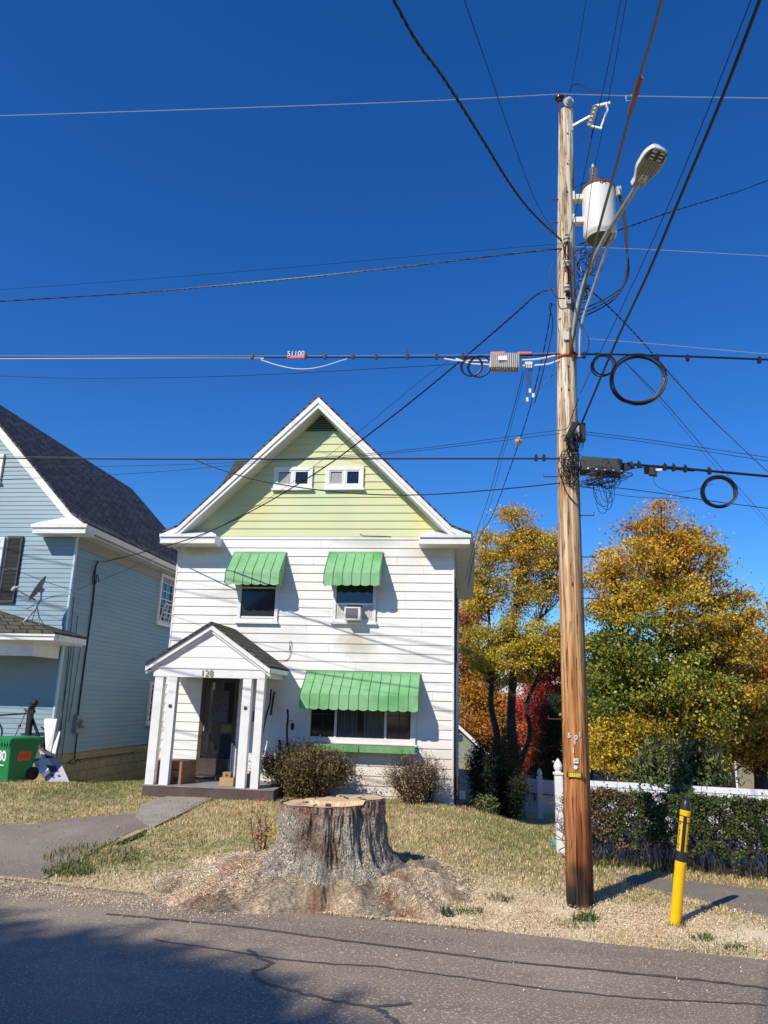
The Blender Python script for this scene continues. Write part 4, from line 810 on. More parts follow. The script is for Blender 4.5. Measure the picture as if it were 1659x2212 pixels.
# spans toward the viewer and the far side of the street
def PT(p3, x, y): return lambda a, b: PV(a, b, (p3.x, p3.y), (x, y))
def span(att, far, pts, r, m, label, h, **k):
    A = PY(att[0]+(10 if att[0] < 1210 else 0), att[1], 10.38); Fp = PZ(far[0], far[1], h)
    fn = lambda a, b: PV(a, b, A, Fp)
    L = k.pop('L', 12)
    return wire([tuple(Fp)]+[p for p in pts]+[tuple(A)], r, m, label, fn=fn, el=L, **k)
span((1203, 520), (850, 0), [(900, 90), (960, 172), (1040, 298), (1100, 395), (1150, 460)], .016, M_cable, 'thick twisted cable swooping in from the top centre', 9.0, tw=3)
span((1207, 528), (1003, 0), [(1060, 165), (1110, 310), (1160, 440)], .007, M_cable, 'thin wire right of the swooping twisted cable', 9.2)
span((1233, 196), (1266, 0), [(1250, 100)], .006, M_cable, 'leftmost thin wire from the pole top to the top edge', 12.6)
span((1216, 560), (1341, 0), [(1310, 160), (1280, 290), (1250, 430)], .007, M_cable, 'thin wire passing behind the fuse cutout to the pole', 10.6)
span((1262, 560), (1353, 0), [(1330, 130), (1300, 290), (1278, 400)], .006, M_cable, 'thin wire crossing in front of the transformer', 10.6)
span((1232, 765), (1428, 0), [(1405, 90), (1375, 190), (1335, 345), (1300, 470), (1262, 620)], .022, M_cable_grey, 'thick grey brown cable crossing the transformer', 8.0, cat='cable')
span((1253, 850), (1622, 0), [(1540, 210), (1450, 430), (1350, 650)], .007, M_cable, 'thin straight wire left of the thick black one at top right', 8.0)
span((1256, 915), (1641, 0), [(1560, 210), (1480, 400), (1400, 590), (1330, 740)], .020, M_cable, 'thick straight black cable from the top right corner', 7.4, cat='cable')
f = B()
red = [PV(a, b, PY(1232, 765, 10.36), PZ(1428, 0, 8.0)) for a, b in ((1381, 168), (1368, 212), (1358, 245))]
tag((lambda b: (b.tube([p+Vector((.01, 0, 0)) for p in red], .026, 6), b.build('cable_sleeve', mat('faded_red_sleeve', (.30, .08, .07)), None))[1])(B()), 'faded red sleeve on the cable near the pole top', 'cable sleeve')
# spans away to the back
def back(att, far, pts, r, m, label, Yf=None, **k):
    A = PY(att[0]+(12 if 1196 < att[0] < 1210 else 0), att[1], 10.60) if len(att) == 2 else Vector(att); Fp = PY(far[0], far[1], Yf) if len(far) == 2 else Vector(far)
    fn = lambda a, b: PV(a, b, A, Fp); L = k.pop('L', 0)
    return wire([tuple(A)]+list(pts)+[tuple(Fp)], r, m, label, fn=fn, er=L, **k)
back((1248, 530), (1659, 390), [(1330, 500), (1420, 468), (1500, 442), (1590, 415)], .012, M_cable, 'twisted wire rising to the right edge past the street light', 13.5, tw=2, L=8)
back((1262, 615), (1659, 1020), [(1320, 668), (1380, 730), (1445, 805), (1520, 888), (1600, 965)], .012, M_cable, 'twisted wire falling to the right edge above the maple', 22, tw=2, L=10)
back((1345, 778), (1659, 1125), [(1400, 832), (1450, 885), (1540, 990)], .009, M_cable, 'straight wire falling from the large coil to the right edge', 22, L=10)
back((1350, 782), (1659, 1135), [(1400, 838), (1450, 895), (1540, 1003)], .005, M_cable, 'thin wire beside the straight wire from the large coil', 22, L=10)
eR = (XR_+.35, 17.6, PY(1015, 1190, 17.3).z)
back((1130, 803), (XR_+.30, 17.2, 5.35), [(1105, 900), (1080, 985), (1055, 1075), (1030, 1150)], .008, M_cable, 'pair leader wire from the amplifier down to the white house')
back((1135, 800), (XR_+.36, 17.25, 5.3), [(1110, 900), (1085, 990), (1060, 1085), (1040, 1150)], .005, M_cable, 'thin wire beside the leader down to the white house')
back((1192, 655), (XR_+.34, 17.3, 5.15), [(1182, 720), (1165, 800), (1142, 890), (1118, 965), (1095, 1030), (1065, 1110), (1030, 1175)], .010, M_cable, 'wavy wire passing the wooden spool to the white house', tw=2)
back((1200, 622), (BX+.03, 18.6, PX(205, 1208, BX).z), [(1165, 633), (1110, 680), (1000, 775), (900, 858), (800, 936), (700, 1010), (560, 1095), (430, 1157), (300, 1195)], .013, M_cable, 'long twisted service wire sloping down to the blue house', tw=3, twm=M_alu)
back((1200, 765), (BX+.03, 17.4, PY(157, 1275, 17.4).z), [(1000, 775), (945, 795), (860, 862), (730, 968), (560, 1090), (380, 1185), (250, 1240)], .006, M_cable, 'thin wire sloping down to the corner of the blue house')
f = B(); f.tube(smoothpts([PY(-40, 1215, 16.2), PY(40, 1235, 16.6), PY(100, 1257, 16.9), PY(157, 1276, 17.1)], 5), .007, 5); tag(f.build('overhead_wire', M_cable), 'thin wire crossing before the shutter of the blue house', 'wire', 'overhead wires and cables')

# boxes, coils and clips on the cables
def along(x0, y0, x1, y1, h, d, m, name, label, cat, top=None):
    a, b = LP(x0, y0), LP(x1, y1); t = thing(name, label, cat, tuple((a+b)/2-Vector((0, 0, h/2)))); return a, b, t
a, b, t = along(1059, 783, 1122, 784, .26, .2, None, 'line_amplifier', 'ribbed grey cable amplifier hanging left of the pole', 'amplifier')
h = (LP(1090, 765)-LP(1090, 800)).length; f = B(); f.bar(a, b, .16, h*.9); f.build('body', mat('grey_cast_aluminium', (.34, .34, .33), rough=.5, metal=.3), t, bevel=.012)
f = B(); d = b-a
for i in range(15): p = a+d*(i+.5)/15+Vector((-.0, -.085, 0)); f.bar(p+Vector((0, -.0, -h*.42)), p+Vector((0, 0, h*.45)), .010, .03, (0, 1, 0))
for i in range(11): p = a+d*(i+.5)/11+Vector((0, 0, -h*.47)); f.bar(p+Vector((0, -.07, 0)), p+Vector((0, .07, 0)), .008, .03)
f.build('rib', mat('grey_rib', (.42, .42, .41), rough=.5), t)
f = B(); p = a+d*.42+Vector((0, -.108, .02)); f.box((p.x-.07, p.y-.004, p.z-.03), (p.x+.07, p.y, p.z+.04)); f.build('sticker', mat('white_sticker', (.8, .8, .78)), t)
f = B(); f.bar(LP(1060, 764)+Vector((0, -.02, 0)), LP(1090, 763)+Vector((0, -.02, 0)), .03, .03); f.bar(LP(1118, 764)+Vector((0, -.02, 0)), LP(1148, 764)+Vector((0, -.02, 0)), .03, .03); ms_ = f.each('marker_sleeve', M_orange); tag(ms_[0], 'orange marker sleeve directly above the grey amplifier', 'cable marker'); tag(ms_[1], 'orange marker sleeve between the amplifier and the pole', 'cable marker')
f = B(); f.bar(LP(622, 773)+Vector((0, -.03, 0)), LP(659, 773)+Vector((0, -.03, 0)), .03, .035); o = tag(f.build('marker_sleeve', M_orange), 'orange marker with white digits on the cable above the loop', 'cable marker')
p = LP(640, 768); 
text('51100', .12, Matrix.Translation((p.x, p.y-.04, p.z+.015)) @ FRONT, M_whitecable, 'lettering', o, .003)
f = B(); f.box((a.x-.0, a.y, a.z), (a.x+.001, a.y+.001, a.z+.001))
f = B()
for x0, y0, x1, y1, k in ((1122, 778, 1200, 768, .01), (1122, 788, 1160, 789, 0), (1160, 789, 1208, 778, .0)): f.tube(smoothpts([LP(x0, y0), LP((x0+x1)/2, (y0+y1)/2+3), LP(x1, y1)], 4), .014, 6)
for x0, y0, x1, y1 in ((960, 775, 1058, 779), (985, 775, 1058, 788)): f.tube(smoothpts([LP(x0, y0), LP(x0+30, y0+(4 if y1 < 785 else 10)), LP(x1, y1)], 4), .013, 6)
tag(f.build('coaxial_jumper', M_whitecable), 'pale jumper cables running into the amplifier', 'cable')
f = B(); f.bar(LP(1134, 788)+Vector((0, -.03, 0)), LP(1150, 788)+Vector((0, -.03, 0)), .06, .05)
for i in range(4): q = LP(1137+3.6*i, 791)+Vector((0, -.05, 0)); f.tube([q, q-Vector((0, 0, .05))], .008, 6)
tag(f.build('cable_tap', M_steel), 'small grey tap with four ports right of the amplifier', 'cable tap')
f = B()
for i, (x, y) in enumerate(((1138, 860), (1143, 842), (1150, 851), (1146, 845))): f.tube(smoothpts([LP(1137+4*i, 793), LP(1138+3*i, 820), LP(x, y)], 4), .006, 5)
f.tube(smoothpts([LP(1208, 790), LP(1190, 815), LP(1165, 840), LP(1152, 851)], 5), .006, 5); o = tag(f.build('drop_tail', M_cable), 'black wire tails with white tips hanging by the tap', 'cable')
g = B(); 
for x, y in ((1138, 862), (1144, 843), (1151, 853)): q = LP(x, y); g.box((q.x-.012, q.y-.02, q.z-.045), (q.x+.022, q.y+.01, q.z+.02))
g.each('white_tip', M_whitecable, o)
def coil(x, y, rp, turns, r, label, jitter=.03, tilt=0, n=40, yo=0., el=1.):
    c = LP(x, y); R = (LP(x+rp, y)-LP(x-rp, y)).length/2; f = B(); pts = []
    u = UD.normalized(); v = Vector((0, 0, 1))
    for i in range(turns*n+1):
        a = 2*math.pi*i/n; k = i//n; rr = R*(1+jitter*mnoise.noise(Vector((i*.045, x, 2)))); pts.append(c+u*rr*math.cos(a)+v*rr*el*math.sin(a)+Vector((0, .02*mnoise.noise(Vector((i*.06, 5, 1)))+.012*(k-turns/2), .012*math.sin(k*2.3)))+Vector((.014*math.cos(k*1.7), 0, 0)))
    f.tube(pts, r, 5); return tag(f.build('cable_coil', M_cable), label, 'cable coil')
coil(1378, 820, 58, 7, .011, 'large black cable coil hanging right of the pole', .10)
coil(1552, 1063, 36, 8, .009, 'small black cable coil hanging near the right edge', .12)
coil(1303, 789, 24, 3, .012, 'small loop of cable between the pole and the large coil')
coil(1018, 792, 22, 2, .012, 'left loop of cable beside the amplifier', .05); coil(1035, 793, 24, 2, .012, 'right loop of cable beside the amplifier', .05)
a, b, t = along(1254, 1006, 1343, 1013, .25, .2, None, 'splice_closure', 'long black splice closure fixed right of the pole', 'splice closure')
h = (LP(1300, 992)-LP(1300, 1027)).length
f = B(); f.bar(a, b, .20, h); f.build('body', mat('dark_green_black_plastic', (.030, .036, .032), rough=.5), t, bevel=.02)
f = B(); f.bar(b, LP(1368, 1003), .07, .09); f.tube([LP(1360, 1003), LP(1378, 1004)], .02, 8); f.build('end_boot', M_black, t)
f = B(); f.bar(a+Vector((0, -.10, -h*.36)), b+Vector((0, -.10, -h*.36)), .03, .02); f.build('latch_rail', M_black, t)
g = B()
for k in range(5): q = a+(b-a)*(.15+.2*k)+Vector((0, -.12, -h*.30)); g.box((q.x-.012, q.y-.01, q.z-.01), (q.x+.012, q.y+.01, q.z+.01))
g.each('latch', M_tin, t)
a, b, t = along(1395, 1018, 1420, 1020, .1, .1, None, 'cable_terminal', 'small black terminal clipped under the cable right of the closure', 'terminal')
f = B(); f.bar(a+Vector((.05, 0, 0)), b, .10, .11); f.build('body', M_black, t); f = B(); f.bar(a+Vector((.12, -.06, 0)), a+Vector((.20, -.07, 0)), .02, .03); f.build('label_strip', M_whitecable, t)
f = B(); [f.bar(a+Vector((-.02, 0, -.03+.02*i)), a+Vector((.05, 0, -.03+.02*i)), .06, .01) for i in range(5)]; f.build('port', M_black, t)
q = PV(1120, 953, PY(1192, 655, 10.6), Vector((XR_+.34, 17.3, 5.15))); q2 = q+Vector((.0, 0, -.0))
f = B(); f.lathe([(.045, -.06), (.06, -.05), (.065, 0), (.06, .05), (.045, .06)], Matrix.Translation(q) @ Matrix.Rotation(1.2, 4, 'Y'), 10); tag(f.build('wooden_spool', mat('tan_wood_block', (.55, .42, .25), (.42, .30, .17), nscale=8)), 'tan wooden spool hanging on the wavy wire', 'wooden spool')
def clip(q, h):
    f = B(); f.box((q.x-.02, q.y-.03, q.z-.05), (q.x+.02, q.y+.03, q.z+.03)); f.box((q.x-.006, q.y-.01, q.z+.03), (q.x+.006, q.y+.01, q.z+h)); tag(f.build('cable_clip', M_black), 'small black clip fastened on an overhead cable', 'cable clip', 'small black clips on the overhead cables')
for x in (545, 660, 702, 762, 812, 880, 943, 1000): clip(LP(x, 769), .13 if x == 880 else .05)
for x in (1262, 1290, 1420, 1485, 1640): clip(LP(x, 767+(x-1290)*.028), .05)
for x in (1158, 1175): clip(LP(x, 988), .05)
for x in (1380, 1436, 1455, 1480, 1532): clip(LP(x, 1003+(x-1380)*.09), .06)
# tangles round the pole
def tangle(x, y, rx, rz, n, r, seed, m=M_cable, around=True):
    rs = random.Random(seed); f = B()
    for k in range(n):
        c = LP(x+rs.uniform(-rx, rx)*.4, y+rs.uniform(-rz, rz)*.45); a = rs.uniform(.35, 1)*rx*.0065; b = rs.uniform(.3, 1)*rz*.0065; ph = rs.uniform(0, 6.28); sk = rs.uniform(-.5, .5); nl = rs.uniform(.8, 2.2)
        pts = []
        for i in range(26):
            t = ph+nl*2*math.pi*i/25; w_ = 1+.3*math.sin(t*1.7+k)
            pts.append(c+Vector((a*math.cos(t)*w_, -.12-.10*rs.random()*.3-.05*math.sin(t*.7+k), b*math.sin(t)*w_+sk*a*math.cos(t))))
        f.tube(smoothpts(pts, 2), r, 4, False)
    return f
f = tangle(1230, 1014, 20, 34, 10, .006, 3); f2 = tangle(1236, 970, 14, 22, 10, .006, 9); f.add(f2.v, f2.f)
f.tube(smoothpts([PY(1205, 1010, 10.36), PY(1222, 1060, 10.34), PY(1250, 1095, 10.36)], 5), .008, 5); f.tube(smoothpts([PY(1204, 930, 10.36), PY(1225, 925, 10.33), PY(1235, 900, 10.33), PY(1250, 860, 10.4)], 5), .006, 5)
tag(f.build('cable_tangle', M_cable), 'dense tangle of black telephone wires wrapped on the pole', 'cable tangle')
f = tangle(1300, 1040, 44, 16, 11, .0045, 5); f2 = tangle(1305, 1058, 38, 40, 3, .0045, 8); f.add(f2.v, f2.f); tag(f.build('cable_tangle', M_cable), 'loose curls of wire hanging under the splice closure', 'cable tangle')
f = B(); c = pax(pz(945)); rs = random.Random(2)
for k in range(14): f.bar(c+Vector((.02+.12*rs.random(), -.17-.05*rs.random(), .17-.1*rs.random())), c+Vector((-.06+.2*rs.random(), -.19-.05*rs.random(), -.16+.1*rs.random())), .05, .04)
f.box((c.x+.07, c.y-.20, c.z-.1), (c.x+.24, c.y-.04, c.z+.15)); tag(f.build('terminal_hood', mat('black_plastic_sheet', (.035, .035, .037), rough=.4)), 'torn black plastic hood over the terminal on the pole', 'terminal hood')
f = tangle(1262, 575, 30, 40, 7, .0065, 12); f2 = tangle(1258, 635, 22, 26, 4, .0065, 13); f.add(f2.v, f2.f); f.tube(smoothpts([PY(1196, 562, 10.3), PY(1186, 600, 10.3), PY(1200, 640, 10.3), PY(1222, 645, 10.3)], 6), .009, 5)
f.tube(smoothpts([PY(1250, 690, 10.3), PY(1268, 720, 10.2), PY(1272, 745, 10.2), PY(1262, 770, 10.2), PY(1240, 772, 10.3)], 6), .009, 5)
f.tube(smoothpts([PY(1200, 662, 10.3), PY(1190, 655, 10.3), PY(1187, 665, 10.3), PY(1194, 690, 10.3), PY(1190, 730, 10.3), PY(1170, 815, 10.3), PY(1155, 870, 10.3)], 6), .009, 5)
tag(f.build('cable_tangle', M_cable), 'looping service leads below the transformer', 'cable tangle')
f = B(); f.tube(smoothpts([P0(1222, 215, -.1), P0(1230, 200, -.12), P0(1237, 184, -.12), P0(1250, 182, -.12), P0(1275, 192, -.15), P0(1300, 205, -.2)], 6), .008, 5); f.tube(smoothpts([P0(1275, 262, -.2), P0(1265, 285, -.15), P0(1248, 305, -.1)], 5), .007, 5)
f.tube(smoothpts([P0(1283, 270, -.1), P0(1272, 320, -.05), P0(1278, 345, -.04), P0(1281, 370, -.04)], 6), .007, 5); f.tube([P0(1240, 405, -.1), P0(1262, 396, -.1), P0(1275, 393, -.1)], .007, 5)
tag(f.build('jumper_wire', M_cable), 'looped jumper wires between the pole top and the fuse cutout', 'wire')
f = B(); 
q0, q1 = LP(1352, 207), LP(1366, 216); f.tube([q0, Vector((q0.x, q0.y, q1.z)), q1, Vector((q1.x, q1.y, q0.z)), q0], .008, 5); tag(f.build('wire_clamp', M_alu), 'bare square stirrup clamped on the top wire', 'wire clamp')
# ------------------------------------------------------------ stump
SCn = Vector((-1.90, 10.72, 0)); HT = 1.14
ST = thing('tree_stump', 'huge sawn off maple stump with spreading bark covered roots in front of the house', 'tree stump', (SCn.x, SCn.y, .2))
M_sb = bpy.data.materials.new('stump_bark'); M_sb.use_nodes = True
def stumpmat(m):
    nt = m.node_tree; L = nt.links; bs = nt.nodes['Principled BSDF']; bs.inputs['Roughness'].default_value = .92; bs.inputs['Specular IOR Level'].default_value = .2
    at = nd(nt, 'ShaderNodeAttribute', attribute_name='Col'); tc = nd(nt, 'ShaderNodeTexCoord')
    vo = nd(nt, 'ShaderNodeTexVoronoi', feature='DISTANCE_TO_EDGE'); mp = nd(nt, 'ShaderNodeMapping'); mp.inputs['Scale'].default_value = (19, 6.5, 0)
    nz = nd(nt, 'ShaderNodeTexNoise'); nz.inputs['Scale'].default_value = 5; nz.inputs['Detail'].default_value = 4; L.new(tc.outputs['Object'], nz.inputs[0])
    mx = nd(nt, 'ShaderNodeMix', data_type='VECTOR'); mx.inputs[0].default_value = .10; L.new(nz.outputs[1], mx.inputs[5]); L.new(mx.outputs[1], mp.inputs[0]); L.new(mp.outputs[0], vo.inputs[0]); ga = nd(nt, 'ShaderNodeAttribute', attribute_name='grain'); L.new(ga.outputs['Vector'], mx.inputs[4])
    r = nd(nt, 'ShaderNodeMapRange'); r.inputs[1].default_value = .0; r.inputs[2].default_value = .12; r.inputs[3].default_value = .24; L.new(vo.outputs[0], r.inputs[0])
    n2 = nd(nt, 'ShaderNodeTexNoise'); n2.inputs['Scale'].default_value = 9; n2.inputs['Detail'].default_value = 7; L.new(tc.outputs['Object'], n2.inputs[0])
    r2 = nd(nt, 'ShaderNodeMapRange'); r2.inputs[1].default_value = .3; r2.inputs[2].default_value = .7; r2.inputs[3].default_value = .55; r2.inputs[4].default_value = 1.35; L.new(n2.outputs[0], r2.inputs[0])
    mu = nd(nt, 'ShaderNodeMath', operation='MULTIPLY'); L.new(r.outputs[0], mu.inputs[0]); L.new(r2.outputs[0], mu.inputs[1])
    sx = nd(nt, 'ShaderNodeSeparateXYZ'); L.new(ga.outputs['Vector'], sx.inputs[0]); mf = nd(nt, 'ShaderNodeMix', data_type='FLOAT'); L.new(sx.outputs[2], mf.inputs[0]); L.new(mu.outputs[0], mf.inputs[2]); pw = nd(nt, 'ShaderNodeMath', operation='MULTIPLY_ADD'); pw.inputs[1].default_value = .62; pw.inputs[2].default_value = .40; L.new(mu.outputs[0], pw.inputs[0]); L.new(pw.outputs[0], mf.inputs[3])
    vm = nd(nt, 'ShaderNodeVectorMath', operation='SCALE'); L.new(at.outputs['Color'], vm.inputs[0]); L.new(mf.outputs[0], vm.inputs['Scale']); L.new(vm.outputs[0], bs.inputs['Base Color'])
    bp = nd(nt, 'ShaderNodeBump'); bp.inputs['Strength'].default_value = .9; bp.inputs['Distance'].default_value = .03; L.new(mu.outputs[0], bp.inputs['Height']); L.new(bp.outputs[0], bs.inputs['Normal'])
stumpmat(M_sb)
def N3(x, y, z): return mnoise.noise(Vector((x, y, z)))
RTS = ((3.22, .17, 2.7, .15), (3.75, .13, 2.0, .13), (4.35, .15, 1.02, .10), (4.78, .22, 1.0, .08), (5.2, .14, 1.08, .12), (5.72, .12, 1.75, .15), (6.15, .15, 2.0, .12), (.7, .2, 1.3, .05), (2.6, .2, 1.5, .05))
NT, NU = 480, 160; V = []; Cc = []
def topR(a, nk=1):
    c, s = math.cos(a), math.sin(a); r = 1/math.sqrt((c/.70)**2+(s/.52)**2)
    return r*(1+.05*math.sin(3*a+.5)+.05*N3(c*2, s*2, 5)-nk*(.11*math.exp(-((a-5.0)/.10)**2)+.06*math.exp(-((a-4.2)/.08)**2)+.06*math.exp(-((a-5.6)/.1)**2)))
def topZ(x, y): return HT+.04*(x-SCn.x)+.02*N3(x*2, y*2, 0)+(.055 if (x-SCn.x) > -.15+.35*(y-SCn.y) and y > SCn.y-.30 else 0)
for j in range(NU+1):
    u = j/NU
    for i in range(NT):
        a = 2*math.pi*i/NT+math.pi/2; c, s = math.cos(a), math.sin(a); a %= 2*math.pi; R0 = topR(a, 1-ss(.35, .66, u))
        toe = 1.0+1.75*max(0, -c)**1.3*(1 if s < .5 else .7)+1.0*max(0, c)**1.2-.10*max(0, -s)+.25*max(0, s)
        toe *= 1+.10*N3(c*1.6, s*1.6, 9); rid = 0
        for ra, rw, rt, rh in RTS:
            da = abs((a-ra+math.pi) % (2*math.pi)-math.pi); w_ = math.exp(-(da/rw)**2); rid += rh*w_; toe = max(toe, toe+(rt-toe)*w_) if rt > toe else toe
        lobes = .5+.5*math.sin(7*a+2*N3(c, s, 3))
        if u < .62:
            t = u/.62; z = HT*(1-t)+.30*t; r = R0+(.03*t+.24*t**4.5)*(.75+.6*lobes)
        else:
            t = (u-.62)/.38; rb_ = R0+.27*(.75+.6*lobes); r = rb_+(max(toe, rb_+.15)-rb_)*t
            hump = .30+.13*lobes*math.sin(math.pi*min(1, t*1.3))*max(abs(c), .35)
            z = .30*(1-t)**1.15+(hump-.30)*.5*(1-t)-(.07*t**3)+rid*math.sin(math.pi*min(1, .12+t*.95))*.72
        x, y = SCn.x+c*r, SCn.y+s*r
        rough_ = .020*N3(x*9, y*9, z*3)+.013*N3(x*28, y*28, z*9)
        fl = .050*N3(c*6, s*6, z*1.3)+.024*(1-2.2*abs(N3(c*13+.3*z, s*13, z*2.6)))+.016*N3(c*30, s*30, z*6)     # vertical bark plates
        if j == 0: rough_ *= .2
        k = 1 if u < .7 else 0
        r2 = r+(rough_+fl)*(1 if u < .62 else .6); x, y = SCn.x+c*r2, SCn.y+s*r2
        g = terr(x, y) if y > edge(x) else 0.0
        zz = z+(0 if u < .62 else rough_*1.6+(.075*N3(x*2.6, y*2.6, 4)+.035*N3(x*7, y*7, 14))*math.sin(math.pi*min(1, t*.9+.1)))+(g*(u if u > .62 else u*.6))
        if j == 0: zz = topZ(x, y)
        V.append((x, y, zz))
        n1 = N3(x*2.2, y*2.2, z*2.2); n2 = N3(x*5, y*5, z*5+7)
        grey = np.array((.56, .50, .41)); brown = np.array((.30, .215, .16)); red = np.array((.48, .27, .19)); tan = np.array((.88, .72, .52)); green = np.array((.36, .36, .25))
        col = grey*(1-ss(-.1, .5, n1))+brown*ss(-.1, .5, n1); col = col*(1-.5*ss(.1, .5, n2))+green*.5*ss(.1, .5, n2)
        col = col*(1-.6*ss(.25, .5, N3(x*1.7, y*1.7, 21+z)))+red*.6*ss(.25, .5, N3(x*1.7, y*1.7, 21+z))
        if u < .1: col = col*.5+red*.5
        if u > .62: col = col*(1-.7*ss(-.1, .4, N3(x*2.1+5, y*2.6, 2)))+tan*.7*ss(-.1, .4, N3(x*2.1+5, y*2.6, 2))
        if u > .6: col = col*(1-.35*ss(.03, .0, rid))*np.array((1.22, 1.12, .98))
        for (ox, oy, orr) in ((-3.0, 10.1, .13), (-.25, 9.75, .10), (-.75, 9.72, .12), (-1.0, 9.9, .09), (.15, 9.9, .12)):
            dd_ = math.hypot(x-ox, y-oy)
            if u > .6 and dd_ < orr*1.6: q = ss(orr*1.6, orr*.5, dd_) if False else max(0, 1-dd_/(orr*1.6)); col = col*(1-q)+np.array((.50, .17, .06))*q
        Cc.append(col)
F = np.array([(j*NT+i, (j+1)*NT+i, (j+1)*NT+(i+1) % NT, j*NT+(i+1) % NT) for j in range(NU) for i in range(NT)])
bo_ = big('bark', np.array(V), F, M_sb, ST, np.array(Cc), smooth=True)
VV = np.array(V).reshape(NU+1, NT, 3); seg = np.linalg.norm(np.diff(VV, axis=0), axis=2); ln_ = np.concatenate([np.zeros((1, NT)), np.cumsum(seg.mean(1, keepdims=True)*np.ones((1, NT)), axis=0)], 0)
gv = np.zeros((NU+1, NT, 3), np.float32); gv[..., 0] = (np.arange(NT)/NT*2*math.pi*.85)[None, :]*(1+.5*(np.arange(NU+1)[:, None]/NU > .62)*(np.arange(NU+1)[:, None]/NU-.62)*3); gv[..., 1] = ln_; gv[..., 2] = np.clip((np.arange(NU+1)/NU-.55)/.15, 0, 1)[:, None]
ga_ = bo_.data.attributes.new('grain', 'FLOAT_VECTOR', 'POINT'); ga_.data.foreach_set('vector', gv.ravel())
M_cut = bpy.data.materials.new('fresh_cut_wood'); M_cut.use_nodes = True
def cutmat(m):
    nt = m.node_tree; L = nt.links; bs = nt.nodes['Principled BSDF']; bs.inputs['Roughness'].default_value = .85
    tc = nd(nt, 'ShaderNodeTexCoord'); wv = nd(nt, 'ShaderNodeTexWave', wave_type='RINGS', rings_direction='Z'); wv.inputs['Scale'].default_value = 9; wv.inputs['Distortion'].default_value = 4; wv.inputs['Detail'].default_value = 3; wv.inputs['Detail Scale'].default_value = 1.5
    L.new(tc.outputs['Object'], wv.inputs[0]); cr = nd(nt, 'ShaderNodeValToRGB'); cr.color_ramp.elements[0].color = (.55, .38, .21, 1); cr.color_ramp.elements[1].color = (.70, .53, .33, 1); L.new(wv.outputs[0], cr.inputs[0])
    nz = nd(nt, 'ShaderNodeTexNoise'); nz.inputs['Scale'].default_value = 4; L.new(tc.outputs['Object'], nz.inputs[0]); r = nd(nt, 'ShaderNodeMapRange'); r.inputs[1].default_value = .5; r.inputs[2].default_value = .7; L.new(nz.outputs[0], r.inputs[0])
    mx = nd(nt, 'ShaderNodeMix', data_type='RGBA'); mx.inputs[7].default_value = (.42, .24, .12, 1); L.new(r.outputs[0], mx.inputs[0]); L.new(cr.outputs[0], mx.inputs[6]); L.new(mx.outputs[2], bs.inputs['Base Color'])
cutmat(M_cut)
V = []; K = 40
for j in range(K+1):
    for i in range(120):
        a = 2*math.pi*i/120; r = topR(a)*(j/K)*.985; x, y = SCn.x+math.cos(a)*r, SCn.y+math.sin(a)*r; V.append((x, y, topZ(x, y)+.004))
F = np.array([(j*120+i, (j+1)*120+i, (j+1)*120+(i+1) % 120, j*120+(i+1) % 120) for j in range(K) for i in range(120)])
big('cut_face', np.array(V), F, M_cut, ST)
f = B(); rs = random.Random(4)
for k in range(22): a = rs.uniform(0, 6.28); r = topR(a)*rs.uniform(.3, .97); x, y = SCn.x+math.cos(a)*r, SCn.y+math.sin(a)*r; z = topZ(x, y); f.bar((x, y, z+.01), (x+rs.uniform(-.06, .06), y+rs.uniform(-.03, .03), z+rs.uniform(.01, .03)), .02, .015)
f.box((SCn.x+.0, SCn.y-.44, HT-.02), (SCn.x+.07, SCn.y-.40, HT+.04)); f.build('splinter', M_bark, ST)

# ------------------------------------------------------------ wood chips, grass, weeds
def terrv(X, Y): return np.array([terr(x, y) for x, y in zip(X, Y)])
n = 700000; X = rng.uniform(-7, 5.6, n); Y = rng.uniform(9.0, 13.2, n)
keep = np.array([(y > edge(x)-.03) and rng.random() < dens(x, y)*(.55+.9*N3(x*2, y*2, 8)) for x, y in zip(X, Y)])
X, Y = X[keep], Y[keep]
X2 = rng.normal(-5.2, 1.1, 9000); Y2 = edge(X2)-.55+rng.normal(0, .20, 9000)-.05*(X2+5); X3 = rng.uniform(-6.6, .2, 17000); Y3 = edge(X3)-np.abs(rng.normal(0, .06, 17000))+.02; X4 = rng.uniform(-6, 5, 900); Y4 = edge(X4)-np.abs(rng.normal(0, 1.2, 900))
XA = np.concatenate([X2, X3, X4]); YA = np.concatenate([Y2, Y3, Y4]); 
Z = np.concatenate([terrv(X, Y)+.008+rng.uniform(0, .03, len(X)), np.array([roadz(x, y) for x, y in zip(XA, YA)])+.012])
# chips lying on the spread roots rest on the bark
Cn = np.stack([np.concatenate([X, XA]), np.concatenate([Y, YA]), Z], 1)
chipc = pal([(.82, .68, .46), (.72, .57, .36), (.88, .77, .56), (.58, .42, .25), (.66, .54, .37)], len(Cn))
M_chip = mat('sawdust_chips', (.5, .4, .25), attr=True, rough=.9, spec=.2)
tag(leafmesh('wood_chips', Cn, .017, chipc, M_chip, None, asp=.42, up=1.6, jit=.6), 'pale sawdust and wood chips scattered round the stump and verge', kind='stuff')
from mathutils.bvhtree import BVHTree
sbm = [o for o in ST.children if o.name.startswith('bark')][0]
bv = BVHTree.FromPolygons([tuple(v.co+Vector((SCn.x, SCn.y, .2))) for v in sbm.data.vertices], [tuple(p.vertices) for p in sbm.data.polygons])
Pc = []
for _ in range(110000):
    x = rng.uniform(-4.2, .4); y = rng.uniform(9.6, 11.9); h = bv.ray_cast(Vector((x, y, 3)), Vector((0, 0, -1)))
    if h[0] is not None and h[1].z > .72 and h[0].z > .0 and h[0].z < .75 and N3(x*2.6, y*2.6, 3) > -.12+.34*rng.random(): Pc.append((x, y, h[0].z+.006))
